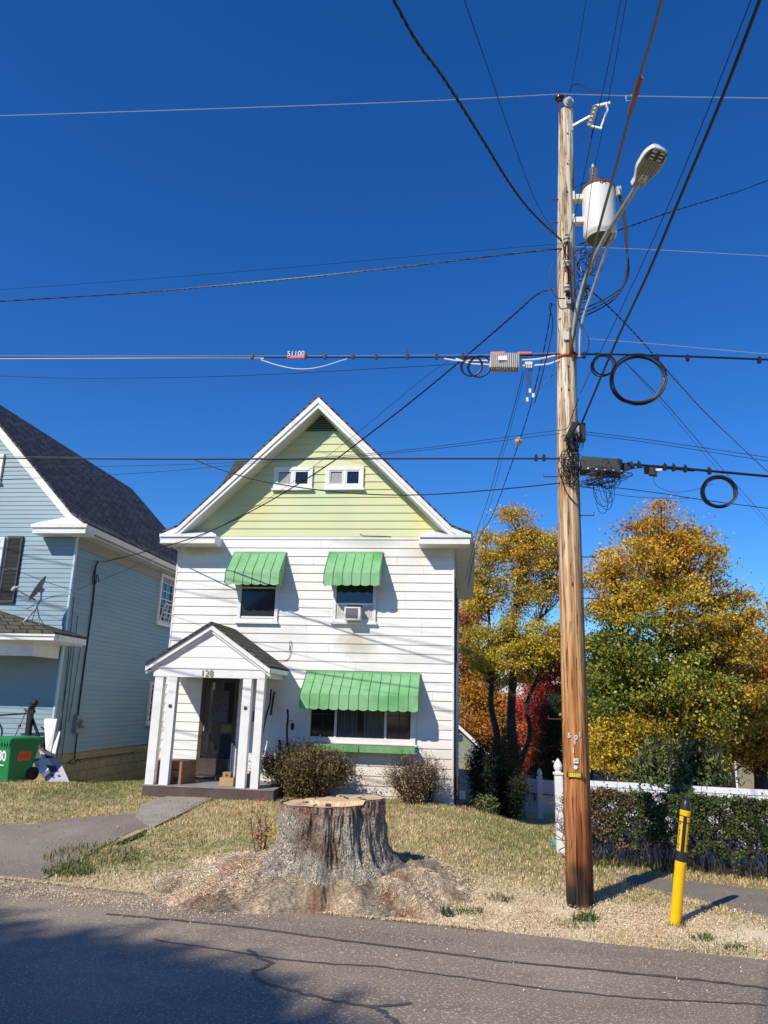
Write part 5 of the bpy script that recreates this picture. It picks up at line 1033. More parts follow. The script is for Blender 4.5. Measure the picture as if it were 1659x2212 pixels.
Pc = np.array(Pc); tag(leafmesh('wood_chips', Pc, .016, pal([(.82, .68, .46), (.72, .57, .36), (.88, .77, .56), (.58, .42, .25)], len(Pc)), M_chip, None, asp=.6, up=2.2, jit=.6), 'sawdust lying on the spread roots of the stump', kind='stuff')

def grassmesh(name, X, Y, h, col, m, w_=.006, lean=.5, parent=None):
    n = len(X); Z = terrv(X, Y); a = rng.uniform(0, 6.28, n); l = rng.uniform(.1, 1, n)*lean; H_ = h*rng.uniform(.5, 1.3, n)
    b = np.stack([X, Y, Z-.005], 1); s = np.stack([np.cos(a+1.6), np.sin(a+1.6), np.zeros(n)], 1)*(w_*rng.uniform(.6, 1.4, n))[:, None]
    mid = b+np.stack([np.cos(a)*l*H_*.35, np.sin(a)*l*H_*.35, H_*.6], 1); t = b+np.stack([np.cos(a)*l*H_, np.sin(a)*l*H_, H_*(1-.35*l)], 1)
    V = np.empty((n, 5, 3)); V[:, 0] = b-s; V[:, 1] = b+s; V[:, 2] = mid+s*.7; V[:, 3] = mid-s*.7; V[:, 4] = t
    me = bpy.data.meshes.new(name); me.vertices.add(5*n); me.vertices.foreach_set('co', V.astype(np.float32).ravel())
    base = np.arange(n)*5; L_ = np.stack([base, base+1, base+2, base+3, base+3, base+2, base+4], 1).astype(np.int32)
    me.loops.add(7*n); me.loops.foreach_set('vertex_index', L_.ravel()); me.polygons.add(2*n)
    st = np.stack([np.arange(n)*7, np.arange(n)*7+4], 1).astype(np.int32).ravel(); tt = np.tile(np.array([4, 3], np.int32), n)
    me.polygons.foreach_set('loop_start', st); me.polygons.foreach_set('loop_total', tt); me.update(calc_edges=True)
    ca = me.color_attributes.new('Col', 'FLOAT_COLOR', 'POINT'); c4 = np.ones((5*n, 4), np.float32); c4[:, :3] = np.repeat(col, 5, axis=0); ca.data.foreach_set('color', c4.ravel())
    return finish(name, me, m, parent)
def inpoly(x, y, P):
    c = False
    for i in range(len(P)):
        a, b = P[i], P[i-1]
        if (a[1] > y) != (b[1] > y) and x < (b[0]-a[0])*(y-a[1])/(b[1]-a[1])+a[0]: c = not c
    return c
paveP = [(p[0], p[1]) for p in [P0 for P0 in []]]
PAV = [(p.x, p.y) for p in bpy.data.objects['pavement'].data.vertices] if False else None
paves = [[(p[0], p[1]) for p in ap], [(p[0], p[1]) for p in wk], [(p[0], p[1]) for p in PAVP]]
M_grass = mat('grass_blades', (.3, .3, .1), attr=True, rough=.7, trans=.2, spec=.25)
n = 210000; X = rng.uniform(-16, 6.5, n); Y = 9.2+rng.uniform(0, 1, n)**1.15*9.5
kp = []; col = []
straw = np.array((.66, .51, .26)); straw2 = np.array((.54, .42, .22)); green = np.array((.24, .28, .09)); brn = np.array((.38, .26, .14))
for x, y in zip(X, Y):
    ok = y > edge(x)+.02 and not (XL-.1 < x < XR_+.1 and y > YW-.05) and not (x < BX and y > YW) and not (-6.75 < x < -3.95 and y > 15.5) and not any(inpoly(x, y, p) for p in paves)
    ok = ok and math.hypot((x+1.83)/1.55, (y-10.72)/.95) > 1 and rng.random() > min(.93, dens(x, y)*.95)
    kp.append(ok)
    if ok:
        g = .08+ss(-.25, .4, N3(x*.55, y*.55, 12))*.6+.3*ss(-.1, .4, N3(x*2.5, y*2.5, 2))+(.35 if (x < -7 and y > 14.5) else 0)+.3*math.exp(-((y-(edge(x)+.15))/.2)**2)*(x < -3.8)
        q = rng.random(); c = green if q < g else (straw if q < g+(1-g)*.6 else (straw2 if q < g+(1-g)*.9 else brn)); col.append(c*(1+.30*rng.normal())*(1+.35*N3(x*3.5, y*3.5, 31)))
kp = np.array(kp); col = np.clip(np.array(col), .01, .9)
tag(grassmesh('grass', X[kp], Y[kp], .060, col, M_grass, .0055, 1.0), 'short dry straw coloured grass of the front lawns', kind='stuff')
def weed(x, y, n, r, h, cols, label, w_=.008, cat='weed', lean=1.3, name='weed_tuft'):
    if cat == 'weed': n = int(n*.55); h *= .8
    a = rng.uniform(0, 6.28, n); rr = r*np.sqrt(rng.uniform(0, 1, n)); p = (G(x, y) if not isinstance(x, float) else Vector((x, y, 0)))
    o = grassmesh(name, p.x+np.cos(a)*rr, p.y+np.sin(a)*rr*.6, h, pal(cols, n), M_grass, w_, lean); return tag(o, label, cat)
gr = [(.07, .13, .03), (.11, .17, .05), (.16, .20, .06)]
weed(85*1.15+448, 1938, 160, .16, .13, gr, 'green weed at the road edge below the left root'); weed(660, 1947, 150, .2, .13, gr, 'green weed tuft at the foot of the stump front'); weed(830, 1957, 110, .14, .12, gr, 'small green weed by an orange root scar')
weed(905, 1965, 150, .18, .14, gr, 'green weed tuft right of centre at the road edge'); weed(965, 1978, 90, .1, .14, [(.05, .09, .04), (.08, .12, .05)], 'dark weed in front of the orange root end'); weed(1015, 1975, 120, .15, .12, gr, 'green weed under the right root toe')
weed(1080, 1945, 110, .18, .13, gr, 'dark green weed between stump and pole'); weed(1265, 1990, 170, .16, .18, gr, 'grass tuft at the foot of the utility pole'); weed(1240, 2000, 120, .25, .09, gr, 'low green weeds before the utility pole')
weed(1462, 2002, 100, .10, .09, [(.2, .22, .08), (.3, .26, .12)], 'grass tuft at the foot of the yellow marker'); weed(1515, 2030, 90, .12, .12, gr, 'weed tuft right of the yellow marker'); weed(1590, 2050, 90, .15, .1, gr, 'weed tuft at the road edge far right')
weed(200, 1850, 420, .75, .13, [(.12, .16, .05), (.2, .22, .08), (.35, .3, .14)], 'long green grass along the apron edge', w_=.007, cat='grass clump', name='grass_clump'); weed(150, 1885, 300, .4, .12, [(.12, .16, .05), (.2, .22, .08)], 'green grass spilling over the apron corner', cat='grass clump', name='grass_clump')
weed(1295, 1870, 200, .35, .14, [(.16, .2, .07), (.3, .28, .12)], 'green grass behind the utility pole', cat='grass clump', name='grass_clump'); weed(1240, 1760, 260, .6, .22, [(.45, .36, .18), (.36, .28, .14)], 'tall straw grass left of the white fence post', cat='grass clump', name='grass_clump')
weed(1100, 1762, 240, .5, .2, [(.42, .34, .18), (.2, .22, .08)], 'straw grass by the dark shrubs', cat='grass clump', name='grass_clump'); weed(1040, 1735, 120, .22, .45, [(.35, .26, .17), (.25, .18, .12)], 'clump of tall brown ornamental grass', w_=.01, cat='grass clump', lean=.6, name='grass_clump')
n = 1400; a = rng.uniform(0, 6.28, n)
n = 450; Xl = rng.uniform(-9, 5, n); Yl = 9.3+rng.uniform(0, 1, n)*7.5; k = np.array([y > edge(x) and not (XL < x < XR_ and y > YW-.1) and math.hypot((x+1.8)/1.4, (y-10.7)/.9) > 1 for x, y in zip(Xl, Yl)]); Xl, Yl = Xl[k], Yl[k]
tag(leafmesh('fallen_leaves', np.stack([Xl, Yl, terrv(Xl, Yl)+.035], 1), .045, pal([(.45, .22, .08), (.5, .38, .1), (.3, .16, .08), (.5, .12, .05)], len(Xl)), M_leafdull, None, up=1.5), 'fallen leaves scattered on the lawn', kind='stuff')

# ------------------------------------------------------------ trees
def blobtree(name, label, base, top, blobs, leafn, size, cat='tree', trunks=None, lmat=None, group=None, clr=.42, r0=.16, asp=.6, droop=0., shell_=.55, twigs=True, limbm=None, part='crown', flat=.6):
    """base/top: trunk line. blobs: (centre, radii, palette, clumps)"""
    t = thing(name, label, cat, tuple(base), group)
    rs = random.Random(len(label)*31+int(base[0]*10)); f = B(); trunks = trunks or [(base, top, r0)]
    axes = []
    for b, tp, r in trunks:
        b, tp = Vector(b), Vector(tp); P = [b+(tp-b)*i/8+Vector((rs.uniform(-1, 1), rs.uniform(-1, 1), 0))*(.035*(tp-b).length*(0 if i == 0 else .6)) for i in range(9)]
        P = smoothpts(P, 3); axes.append(P); N_ = len(P); f.tube(P, [max(.012, r*(1-.85*i/(N_-1))*(1.25 if i == 0 else 1)) for i in range(N_)], 8)
    LC = []; LCol = []; per = leafn/sum(b[3] for b in blobs)
    for c, rad, pa, nc in blobs:
        for _ in range(nc):
            d = Vector((rs.gauss(0, 1), rs.gauss(0, 1), rs.gauss(0, 1))).normalized(); q = shell_+(1-shell_)*rs.random()**.6 if rs.random() < .8 else rs.random()
            p = Vector((c[0]+d.x*rad[0]*q, c[1]+d.y*rad[1]*q, c[2]+d.z*rad[2]*q))
            if p.z < base[2]+.3: continue
            A = min(axes, key=lambda P: min((pp-p).length for pp in P)); zt = p.z-math.hypot(p.x-A[0].x, p.y-A[0].y)*rs.uniform(.5, .9); s = min(A[len(A)//5:], key=lambda pp: abs(pp.z-zt))
            if twigs and (p-s).length > .3:
                m_ = s+(p-s)*.5+Vector((0, 0, -.08*(p-s).length+rs.uniform(-.1, .1))); L_ = (p-s).length
                f.tube(smoothpts([s, m_, p], 4), [.012+.010*L_*(1-i/8) for i in range(9)], 4, False)
            n_ = max(3, int(per*rs.uniform(.6, 1.4))); k = clr*rs.uniform(.7, 1.3)
            C_ = np.array(p)+rng.normal(size=(n_, 3))*np.array((k, k, k*flat))*.62
            LC.append(C_); pc = pal(pa, n_, var=.10)*(rs.uniform(.68, 1.18)); LCol.append(np.clip(pc, .004, .95))
    f.build('trunk', limbm or M_bark, t)
    leafmesh(part, np.concatenate(LC), size, np.concatenate(LCol), lmat or M_leaf, t, asp=asp, droop=droop)
    return t
OR = [(.64, .36, .04), (.60, .31, .035), (.68, .43, .05)]; YE = [(.74, .54, .06), (.68, .46, .05), (.62, .52, .09)]; GR = [(.13, .21, .035), (.18, .27, .05), (.09, .15, .03)]; YG = [(.42, .40, .05), (.32, .36, .05), (.52, .44, .06)]
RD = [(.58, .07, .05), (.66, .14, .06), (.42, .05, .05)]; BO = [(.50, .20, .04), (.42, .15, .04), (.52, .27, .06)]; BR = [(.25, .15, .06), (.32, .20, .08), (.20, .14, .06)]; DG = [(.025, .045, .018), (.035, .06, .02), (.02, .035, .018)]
def bl(x, y, Y, rx, rz, pa, n, ry=None):           # a crown lobe seen at that place, that far away
    c = PY(x, y, Y); s = Y/1560*1.0; return (tuple(c), (rx*s*1.03, (ry or rx)*s, rz*s*1.05), pa, n)
YM = 19.0; bm_ = PY(1445, 1700, YM); bm_.z = -.1
blobtree('maple_tree', 'large maple turning from green to orange, right of the pole behind the fence', tuple(bm_), tuple(PY(1430, 1180, YM)),
  [bl(1430, 1160, YM, 75, 70, OR, 34), bl(1370, 1240, YM-.3, 80, 75, OR+YE, 34), bl(1485, 1225, YM, 78, 75, OR+YE, 36), bl(1570, 1330, YM+.3, 55, 60, OR+YE, 24), bl(1310, 1280, YM, 50, 55, YE+OR, 18), bl(1420, 1330, YM-.6, 110, 70, YE+YG+OR, 40),
   bl(1300, 1380, YM, 60, 70, GR+YG, 26), bl(1390, 1420, YM-.8, 100, 75, GR+YG, 36), bl(1540, 1390, YM, 90, 80, YE+OR+YG, 34), bl(1340, 1500, YM-.3, 85, 60, GR+YG, 32), bl(1460, 1510, YM-.8, 110, 70, GR+YG+YE, 36),
   bl(1560, 1500, YM, 80, 70, YG+OR, 26), bl(1320, 1590, YM-.5, 60, 35, YE, 18), bl(1400, 1600, YM-.6, 90, 50, YE+YG+OR, 30), bl(1490, 1600, YM-.8, 80, 50, YG+YE, 26), bl(1310, 1640, YM-.6, 50, 28, YE, 14), bl(1330, 1450, YM+1, 60, 90, GR, 18)],
  96000, .078, trunks=[(tuple(bm_), tuple(PY(1430, 1180, YM)), .17), (tuple(bm_+Vector((.25, .2, 0))), tuple(PY(1530, 1290, YM+.3)), .12), (tuple(bm_+Vector((-.3, .1, 0))), tuple(PY(1340, 1320, YM)), .11)], clr=.31, flat=.5)
YY = 31.0; by = PY(1100, 1690, YY); by.z = -.8
blobtree('maple_tree', 'tall yellow tree between the white house and the pole', tuple(by), tuple(PY(1130, 1200, YY)),
  [bl(1110, 1160, YY, 45, 60, YE+OR, 26), bl(1150, 1200, YY, 45, 55, YE+OR, 24), bl(1060, 1200, YY, 40, 50, YE, 20), bl(1190, 1180, YY, 35, 45, YE, 14), bl(1040, 1270, YY, 38, 55, YE, 20), bl(1100, 1280, YY, 50, 45, YE+YG+OR, 18), bl(1160, 1290, YY, 50, 50, YE, 18), bl(1200, 1240, YY, 40, 50, YE+OR, 14),
   bl(1050, 1400, YY, 55, 50, YE+YG, 32), bl(1120, 1390, YY-.3, 60, 45, YE+YG, 30), bl(1170, 1400, YY-.3, 60, 40, YE, 26), bl(1090, 1440, YY, 60, 35, YE, 20), bl(1200, 1370, YY, 40, 40, YE, 12)],
  46000, .105, trunks=[(tuple(by), tuple(PY(1125, 1170, YY)), .23), (tuple(by+Vector((-.5, 0, 0))), tuple(PY(1050, 1230, YY)), .17), (tuple(by+Vector((.3, .3, 0))), tuple(PY(1190, 1220, YY)), .12)], clr=.42)
YB = 42.0; bb = PY(1040, 1680, YB); bb.z = -1
blobtree('oak_tree', 'rusty orange tree behind the corner of the white house', tuple(bb), tuple(PY(1030, 1300, YB)),
  [bl(1020, 1300, YB, 35, 50, BO+RD, 14), bl(1010, 1380, YB, 30, 50, BO, 14), bl(1020, 1500, YB, 45, 60, BO+OR, 30), bl(1060, 1560, YB-.5, 55, 50, BO+OR, 34), bl(1020, 1590, YB-1, 40, 50, BO, 22), bl(1090, 1530, YB, 40, 40, RD+BO, 12), bl(1010, 1450, YB, 30, 40, BO, 12)], 30000, .15, clr=.6, r0=.2)
YR_ = 37.0; br = PY(1190, 1690, YR_); br.z = -.6
blobtree('maple_tree', 'crimson red maple low behind the pole', tuple(br), tuple(PY(1200, 1430, YR_)),
  [bl(1180, 1460, YR_, 42, 45, RD, 22), bl(1200, 1420, YR_, 30, 30, RD, 12), bl(1160, 1540, YR_, 48, 50, RD, 32), bl(1220, 1530, YR_, 50, 50, RD, 28), bl(1280, 1500, YR_, 40, 40, RD, 22), bl(1150, 1610, YR_, 45, 40, RD+BO, 24), bl(1160, 1660, YR_-1, 30, 30, RD+BO, 12)], 34000, .13, clr=.5, r0=.15)
YO = 23.0; bo = PY(1630, 1700, YO); bo.z = -.3
blobtree('maple_tree', 'deep orange tree at the right edge behind the garage', tuple(bo), tuple(PY(1660, 1300, YO)),
  [bl(1640, 1450, YO, 70, 60, BO+OR, 36), bl(1700, 1440, YO, 60, 60, BO+OR, 30), bl(1590, 1530, YO, 60, 50, BO+OR, 32), bl(1650, 1580, YO-.5, 70, 50, OR+YE, 34), bl(1620, 1630, YO, 55, 30, BO+OR, 18), bl(1730, 1500, YO, 70, 80, BO, 26), bl(1600, 1440, YO+1, 50, 50, BO, 16)], 34000, .095, clr=.42, r0=.22)
ye = 26.0; be = PY(1196, 1700, ye); be.z = -.6
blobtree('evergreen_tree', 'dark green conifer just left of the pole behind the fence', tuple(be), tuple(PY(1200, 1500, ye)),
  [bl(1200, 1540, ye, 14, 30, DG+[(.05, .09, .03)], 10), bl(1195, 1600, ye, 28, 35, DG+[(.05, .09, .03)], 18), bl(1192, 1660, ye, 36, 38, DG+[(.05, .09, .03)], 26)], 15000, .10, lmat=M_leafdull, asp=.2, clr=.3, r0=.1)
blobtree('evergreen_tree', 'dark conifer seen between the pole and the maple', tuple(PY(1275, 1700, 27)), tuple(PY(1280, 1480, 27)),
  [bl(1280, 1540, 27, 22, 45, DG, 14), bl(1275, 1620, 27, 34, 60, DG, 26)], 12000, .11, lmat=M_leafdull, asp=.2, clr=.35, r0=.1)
# far belt of autumn trees, each its own
far = [(980, 1590, 46, OR+BR), (1120, 1620, 60, BR), (1240, 1630, 55, BR+BO), (1350, 1610, 44, BR+BO), (1420, 1620, 58, BR), (1480, 1610, 42, BO+BR), (1560, 1620, 50, BR), (1640, 1600, 48, BO), (1720, 1600, 45, BR+OR), (900, 1600, 60, BR), (1180, 1600, 70, BR)]
farlab = ['behind the house corner', 'under the yellow tree', 'left of the big maple', 'behind the big maple trunk', 'behind the maple low branches', 'left of the garage', 'above the garage roof', 'behind the orange tree', 'beyond the right edge', 'hidden beyond the white house', 'on the far slope']
for (x, y, Y, pa), lb_ in zip(far, farlab):
    b_ = PY(x, 1640, Y); b_.z = -1
    blobtree('autumn_tree', 'distant brown and orange tree '+lb_, tuple(b_), tuple(PY(x, y-40, Y)), [(tuple(PY(x, y-15, Y)), (1.9+Y*.02, 1.8, 1.7+Y*.012), pa, 26), (tuple(PY(x+25, y+15, Y)), (1.8, 1.6, 1.4), pa, 16), (tuple(PY(x-25, y+18, Y)), (1.8, 1.6, 1.4), pa, 16)], 5200, .22, group='distant autumn trees', clr=.55, r0=.15)
# street tree across the road behind the viewer: it shades the asphalt
blobtree('street_tree', 'tall street tree across the road that shades the asphalt', (-19.5, -15, .3), (-18.8, -14.6, 23),
  [((-17.9, -14.3, 20.0), (2.0, 1.6, 1.6), BR, 80), ((-20.2, -13.8, 19.5), (2.6, 1.9, 1.9), BR, 90), ((-15.9, -13.8, 19.5), (1.2, 1.0, .7), BR, 30), ((-22.8, -14.4, 19.6), (2.6, 2.2, 2.0), BR, 80), ((-19.5, -16.5, 18.0), (3.0, 2.0, 2.6), BR, 60)], 52000, .27, clr=.6, r0=.35)
# houses added across the street, unseen behind the viewer, to block low sky light
added_houses = [((-12, -14, .4), 9, 8, 6.4, 3.6, 'unseen brown brick house added across the street to the left to block low sky light'), ((1, -15, .4), 10, 8, 6.0, 3.8, 'unseen grey house added straight across the street to block low sky light'), ((14, -14, .4), 10, 8, 6.2, 3.6, 'unseen tan house added across the street to the right to block low sky light')]
# ------------------------------------------------------------ shrubs
def shrub(name, label, x0, x1, ytop, ybot, Y, pa, n, size, depth=.5, stems=26, wild=.0, lmat=M_leafdull, asp=.5, cat='shrub', seed=1, stemc=None):
    a, b = PY(x0, ybot, Y), PY(x1, ybot, Y); tz = PY((x0+x1)/2, ytop, Y).z; gz = terr((a.x+b.x)/2, Y)-.02; c = Vector(((a.x+b.x)/2, Y, gz)); W_ = (b.x-a.x)/2; Hh = tz-gz
    t = thing(name, label, cat, tuple(c)); rs = random.Random(seed); f = B(); LC = []
    for k in range(stems):
        an = rs.uniform(0, 6.28); q = math.sqrt(rs.random()); ex = c+Vector((math.cos(an)*q*W_, math.sin(an)*q*depth, Hh*(1-.38*q*q)*rs.uniform(.75, 1.05)))
        st = c+Vector((math.cos(an)*.15*q*W_, math.sin(an)*.1*q, 0)); mid = (st+ex)/2+Vector((rs.uniform(-.05, .05), 0, .05)); P = smoothpts([st, mid, ex], 6); f.tube(P, [.010-.0006*i for i in range(len(P))], 4, False)
        for p in P[3:]:
            for _ in range(2):
                e = p+Vector((rs.gauss(0, .10), rs.gauss(0, .10), abs(rs.gauss(0, .10)))); f.tube([p, e], .003, 3, False)
        nn = int(n/stems); i0 = rng.integers(2, len(P), nn); pp = np.array([P[i] for i in i0]); LC.append(pp+rng.normal(size=(nn, 3))*np.array((.10+wild, .10, .09+wild*.5)))
    f.build('stems', stemc or M_bark, t); LC = np.concatenate(LC); LC = LC[LC[:, 2] > gz+.01]; leafmesh('foliage', LC, size, pal(pa, len(LC)), lmat, t, asp=asp); return t
SH = [(.15, .13, .045), (.22, .17, .06), (.11, .11, .04), (.27, .18, .10), (.18, .12, .06)]
shrub('bush', 'dense olive brown bush between the porch and the stump', 536, 766, 1608, 1722, 16.35, SH, 38000, .048, .55, 100, seed=3)
shrub('bush', 'sparse russet bush with bare twigs right of the window box', 822, 950, 1632, 1735, 16.5, [(.28, .20, .08), (.36, .18, .08), (.20, .16, .06), (.50, .38, .19)], 3600, .042, .4, 60, wild=.03, seed=5)
shrub('bush', 'thin leafless twigs against the right end of the white wall', 890, 965, 1625, 1735, 16.9, [(.36, .22, .12), (.28, .2, .1)], 420, .034, .25, 20, wild=.06, seed=6)
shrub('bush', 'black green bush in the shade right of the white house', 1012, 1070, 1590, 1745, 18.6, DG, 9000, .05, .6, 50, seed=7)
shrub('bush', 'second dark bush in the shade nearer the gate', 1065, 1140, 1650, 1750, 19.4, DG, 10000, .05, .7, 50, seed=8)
shrub('bush', 'tall brown green bush behind the two dark shrubs', 1040, 1140, 1560, 1740, 21.5, [(.12, .10, .04), (.16, .11, .05), (.07, .08, .03)], 9000, .06, .7, 50, seed=9)
shrub('bush', 'dry leafless stems by the porch of the white house', 320, 345, 1570, 1690, 17.6, [(.3, .24, .14)], 160, .03, .15, 10, seed=10)
shrub('weed_plants', 'low green leaves along the shaded edge of the lawn', 1000, 1090, 1728, 1752, 17.8, [(.16, .24, .06), (.25, .3, .1)], 900, .05, .3, 14, cat='plant', seed=11)
f = shrub('maple_sapling', 'small maple sapling with red and yellow leaves left of the stump', 533, 600, 1732, 1790, 11.6, [(.55, .08, .05), (.6, .45, .05), (.6, .3, .05)], 44, .06, .12, 4, lmat=M_leaf, asp=.8, cat='sapling', seed=12)
# rhododendron leaning over the fence
lau = [(.10, .15, .045), (.16, .20, .07), (.07, .10, .035), (.22, .22, .09)]
t = blobtree('rhododendron', 'large leaved evergreen shrub leaning over the white fence', tuple(Vector((PY(1490, 1700, 14.3).x, 14.3, .05))), tuple(PY(1490, 1600, 14.3)),
  [bl(1440, 1665, 14.2, 60, 35, lau, 24), bl(1470, 1640, 14.3, 58, 46, lau, 36), bl(1530, 1680, 14.2, 30, 22, lau, 9), bl(1465, 1700, 14.0, 65, 20, lau, 18), bl(1390, 1690, 14.0, 45, 20, lau, 9)], 4200, .12, lmat=M_leafdull, asp=.30, droop=.8, clr=.22, r0=.05, cat='shrub')
# hedge
hA, hB = Vector((PY(1225, 1860, 13.05).x, 13.25, 0)), Vector((PY(1720, 1860, 12.9).x, 12.55, 0)); hd = (hB-hA)
HG = thing('hedge', 'long clipped hedge in front of the white fence, brown at its left end', 'hedge', (hA.x, hA.y, terr(hA.x, hA.y)))
f = B(); LC = []; CO = []; rs = random.Random(5); Ls = hd.length
for k in range(170):
    s = (k+rs.random())/170; b = hA+hd*s; g = terr(b.x, b.y); y_ = rs.uniform(-.22, .22); st = Vector((b.x, b.y+y_, g-.02)); top = 1.05-.12*(s < .12)-.05*rs.random(); P = [st]
    for i in range(1, 7): P.append(st+Vector((rs.gauss(0, .035)*i, rs.gauss(0, .02)*i, (top)*i/6)))
    f.tube(P, [.011-.0012*i for i in range(7)], 4, False)
    for i in range(2, 7):
        for _ in range(3): f.tube([P[i], P[i]+Vector((rs.gauss(0, .10), rs.gauss(0, .08), abs(rs.gauss(0, .1))))], .003, 3, False)
f.build('stems', M_bark, HG)
n = 52000; s = rng.uniform(0, 1, n); zz = rng.uniform(0, 1, n)**.72; face = rng.random(n); yo = np.where(face < .6, -rng.uniform(.16, .30, n), rng.uniform(-.3, .3, n)); 
bx_ = hA.x+hd.x*s; by_ = hA.y+hd.y*s; bulge = np.array([.06*N3(a*2.2, c*2.2, 4) for a, c in zip(bx_, zz)]); topz = 1.07+np.array([.045*N3(a*3, 1, 2) for a in bx_])-.10*(s < .1)
keep = (rng.random(n) < np.clip((zz-.02)*2.1, .10, 1)) & (np.array([N3(a*5, c*6, 11) for a, c in zip(bx_, zz)]) > -.32+.62*(1-zz))
C_ = np.stack([bx_+rng.normal(0, .02, n), by_+yo+bulge+rng.normal(0, .02, n), np.array([terr(a, b) for a, b in zip(bx_, by_)])+.06+zz*topz+(rng.random(n) < .04)*rng.uniform(0, .10, n)], 1)
brown = (s < .24+.12*np.array([N3(a*3, c*3, 6) for a, c in zip(bx_, zz)])); cg = pal([(.06, .095, .03), (.09, .13, .04), (.15, .17, .06), (.045, .065, .025)], n, var=.25); cb_ = pal([(.17, .12, .065), (.13, .09, .05), (.22, .16, .09)], n, var=.2)
cc_ = np.where((brown & (rng.random(n) < .85))[:, None], cb_, cg); leafmesh('foliage', C_[keep], .048, cc_[keep], M_leafdull, HG, asp=.5)

# ------------------------------------------------------------ fence
M_vinyl = mat('white_vinyl', (.80, .81, .82), (.76, .77, .78), (1, 1, 1), 2, 3, rough=.4)
fa, fb_ = Vector((1.53, 13.95, 0)), Vector((5.05, 13.42, 0)); fd = (fb_-fa).normalized()
def fencepost(p, h, par):
    f = B(); f.box((p.x-.065, p.y-.065, p.z-.2), (p.x+.065, p.y+.065, p.z+h)); f.box((p.x-.085, p.y-.085, p.z+h), (p.x+.085, p.y+.085, p.z+h+.035))
    f.lathe([(.06, 0), (.045, .02), (.07, .06), (.078, .10), (.06, .15), (.03, .20), (.004, .235)], Matrix.Translation((p.x, p.y, p.z+h+.035)), 16); return f.build('post', M_vinyl, par)
def panel(a, b, z0, z1, par):
    f = B(); d = b-a; L_ = d.length; d.normalize(); nrm = Vector((d.y, -d.x, 0)); n_ = int(L_/.28)
    for i in range(n_):
        p, q = a+d*(L_*i/n_+.004), a+d*(L_*(i+1)/n_-.004); f.bar(Vector((p.x, p.y, (z0+z1)/2)), Vector((q.x, q.y, (z0+z1)/2)), .035, z1-z0-.1)
    f.bar(Vector((a.x, a.y, z1-.03)), Vector((b.x, b.y, z1-.03)), .06, .09); f.bar(Vector((a.x, a.y, z0+.03)), Vector((b.x, b.y, z0+.03)), .06, .09); return f.build('panel', M_vinyl, par)
FN = thing('fence', 'white vinyl privacy fence with pointed post caps behind the hedge', 'fence', (fa.x, fa.y, 0))
for i in range(4):
    p = fa+fd*(3.50*i); p.z = .0; fencepost(p, 1.36, FN)
    if i < 3: panel(fa+fd*(3.50*i+.065), fa+fd*(3.50*(i+1)-.065), .03, 1.27, FN)
ga, gb_ = PY(1108, 1700, 22.7), PY(1196, 1700, 22.3); gz = PY(1150, 1752, 22.5).z; gt = PY(1150, 1684, 22.5).z
GT = thing('gate_fence', 'bluish white fence gate in shade left of the pole', 'fence gate', (ga.x, ga.y, gz)); ga.z = gb_.z = 0
panel(ga, gb_, gz, gt, GT); p = PY(1166, 1700, 22.4); p.z = gz; fencepost(p, gt-gz+.06, GT)
f = B(); zc = (gz+gt)/2+.05; f.bar(Vector((ga.x, ga.y-.05, zc)), Vector((gb_.x, gb_.y-.05, zc)), .01, .02); f.bar(Vector((p.x-.18, p.y-.06, zc-.08)), Vector((p.x-.12, p.y-.06, zc-.08)), .02, .16); f.build('latch', M_black, GT)
f = B(); f.box((PY(1112, 1700, 18.8).x, 18.6, -.1), (PY(1142, 1700, 18.8).x, 19.1, PY(1100, 1722, 18.8).z)); f.build('x', M_black) if False else None
c = G(1212, 1728); f = B(); 
for k in range(2):
    M_ = Matrix.Translation((c.x-.12+.22*k, c.y+.15, c.z+.05)) @ Matrix.Diagonal((.16, .12, .12, 1)); import bmesh
    bm = bmesh.new(); bmesh.ops.create_icosphere(bm, subdivisions=2, radius=1); vs = [M_ @ (v.co*(1+.25*N3(v.co.x*1.5, v.co.y*1.5, v.co.z+k))) for v in bm.verts]; f = B(); f.add(vs, [tuple(v.index for v in q.verts) for q in bm.faces]); bm.free()
    tag(f.build('rock', mat('pale_rock', (.55, .52, .46), (.42, .4, .35), nscale=6)), 'pale rock %s the white fence post' % ('beside' if k else 'left of its twin near'), 'rock')
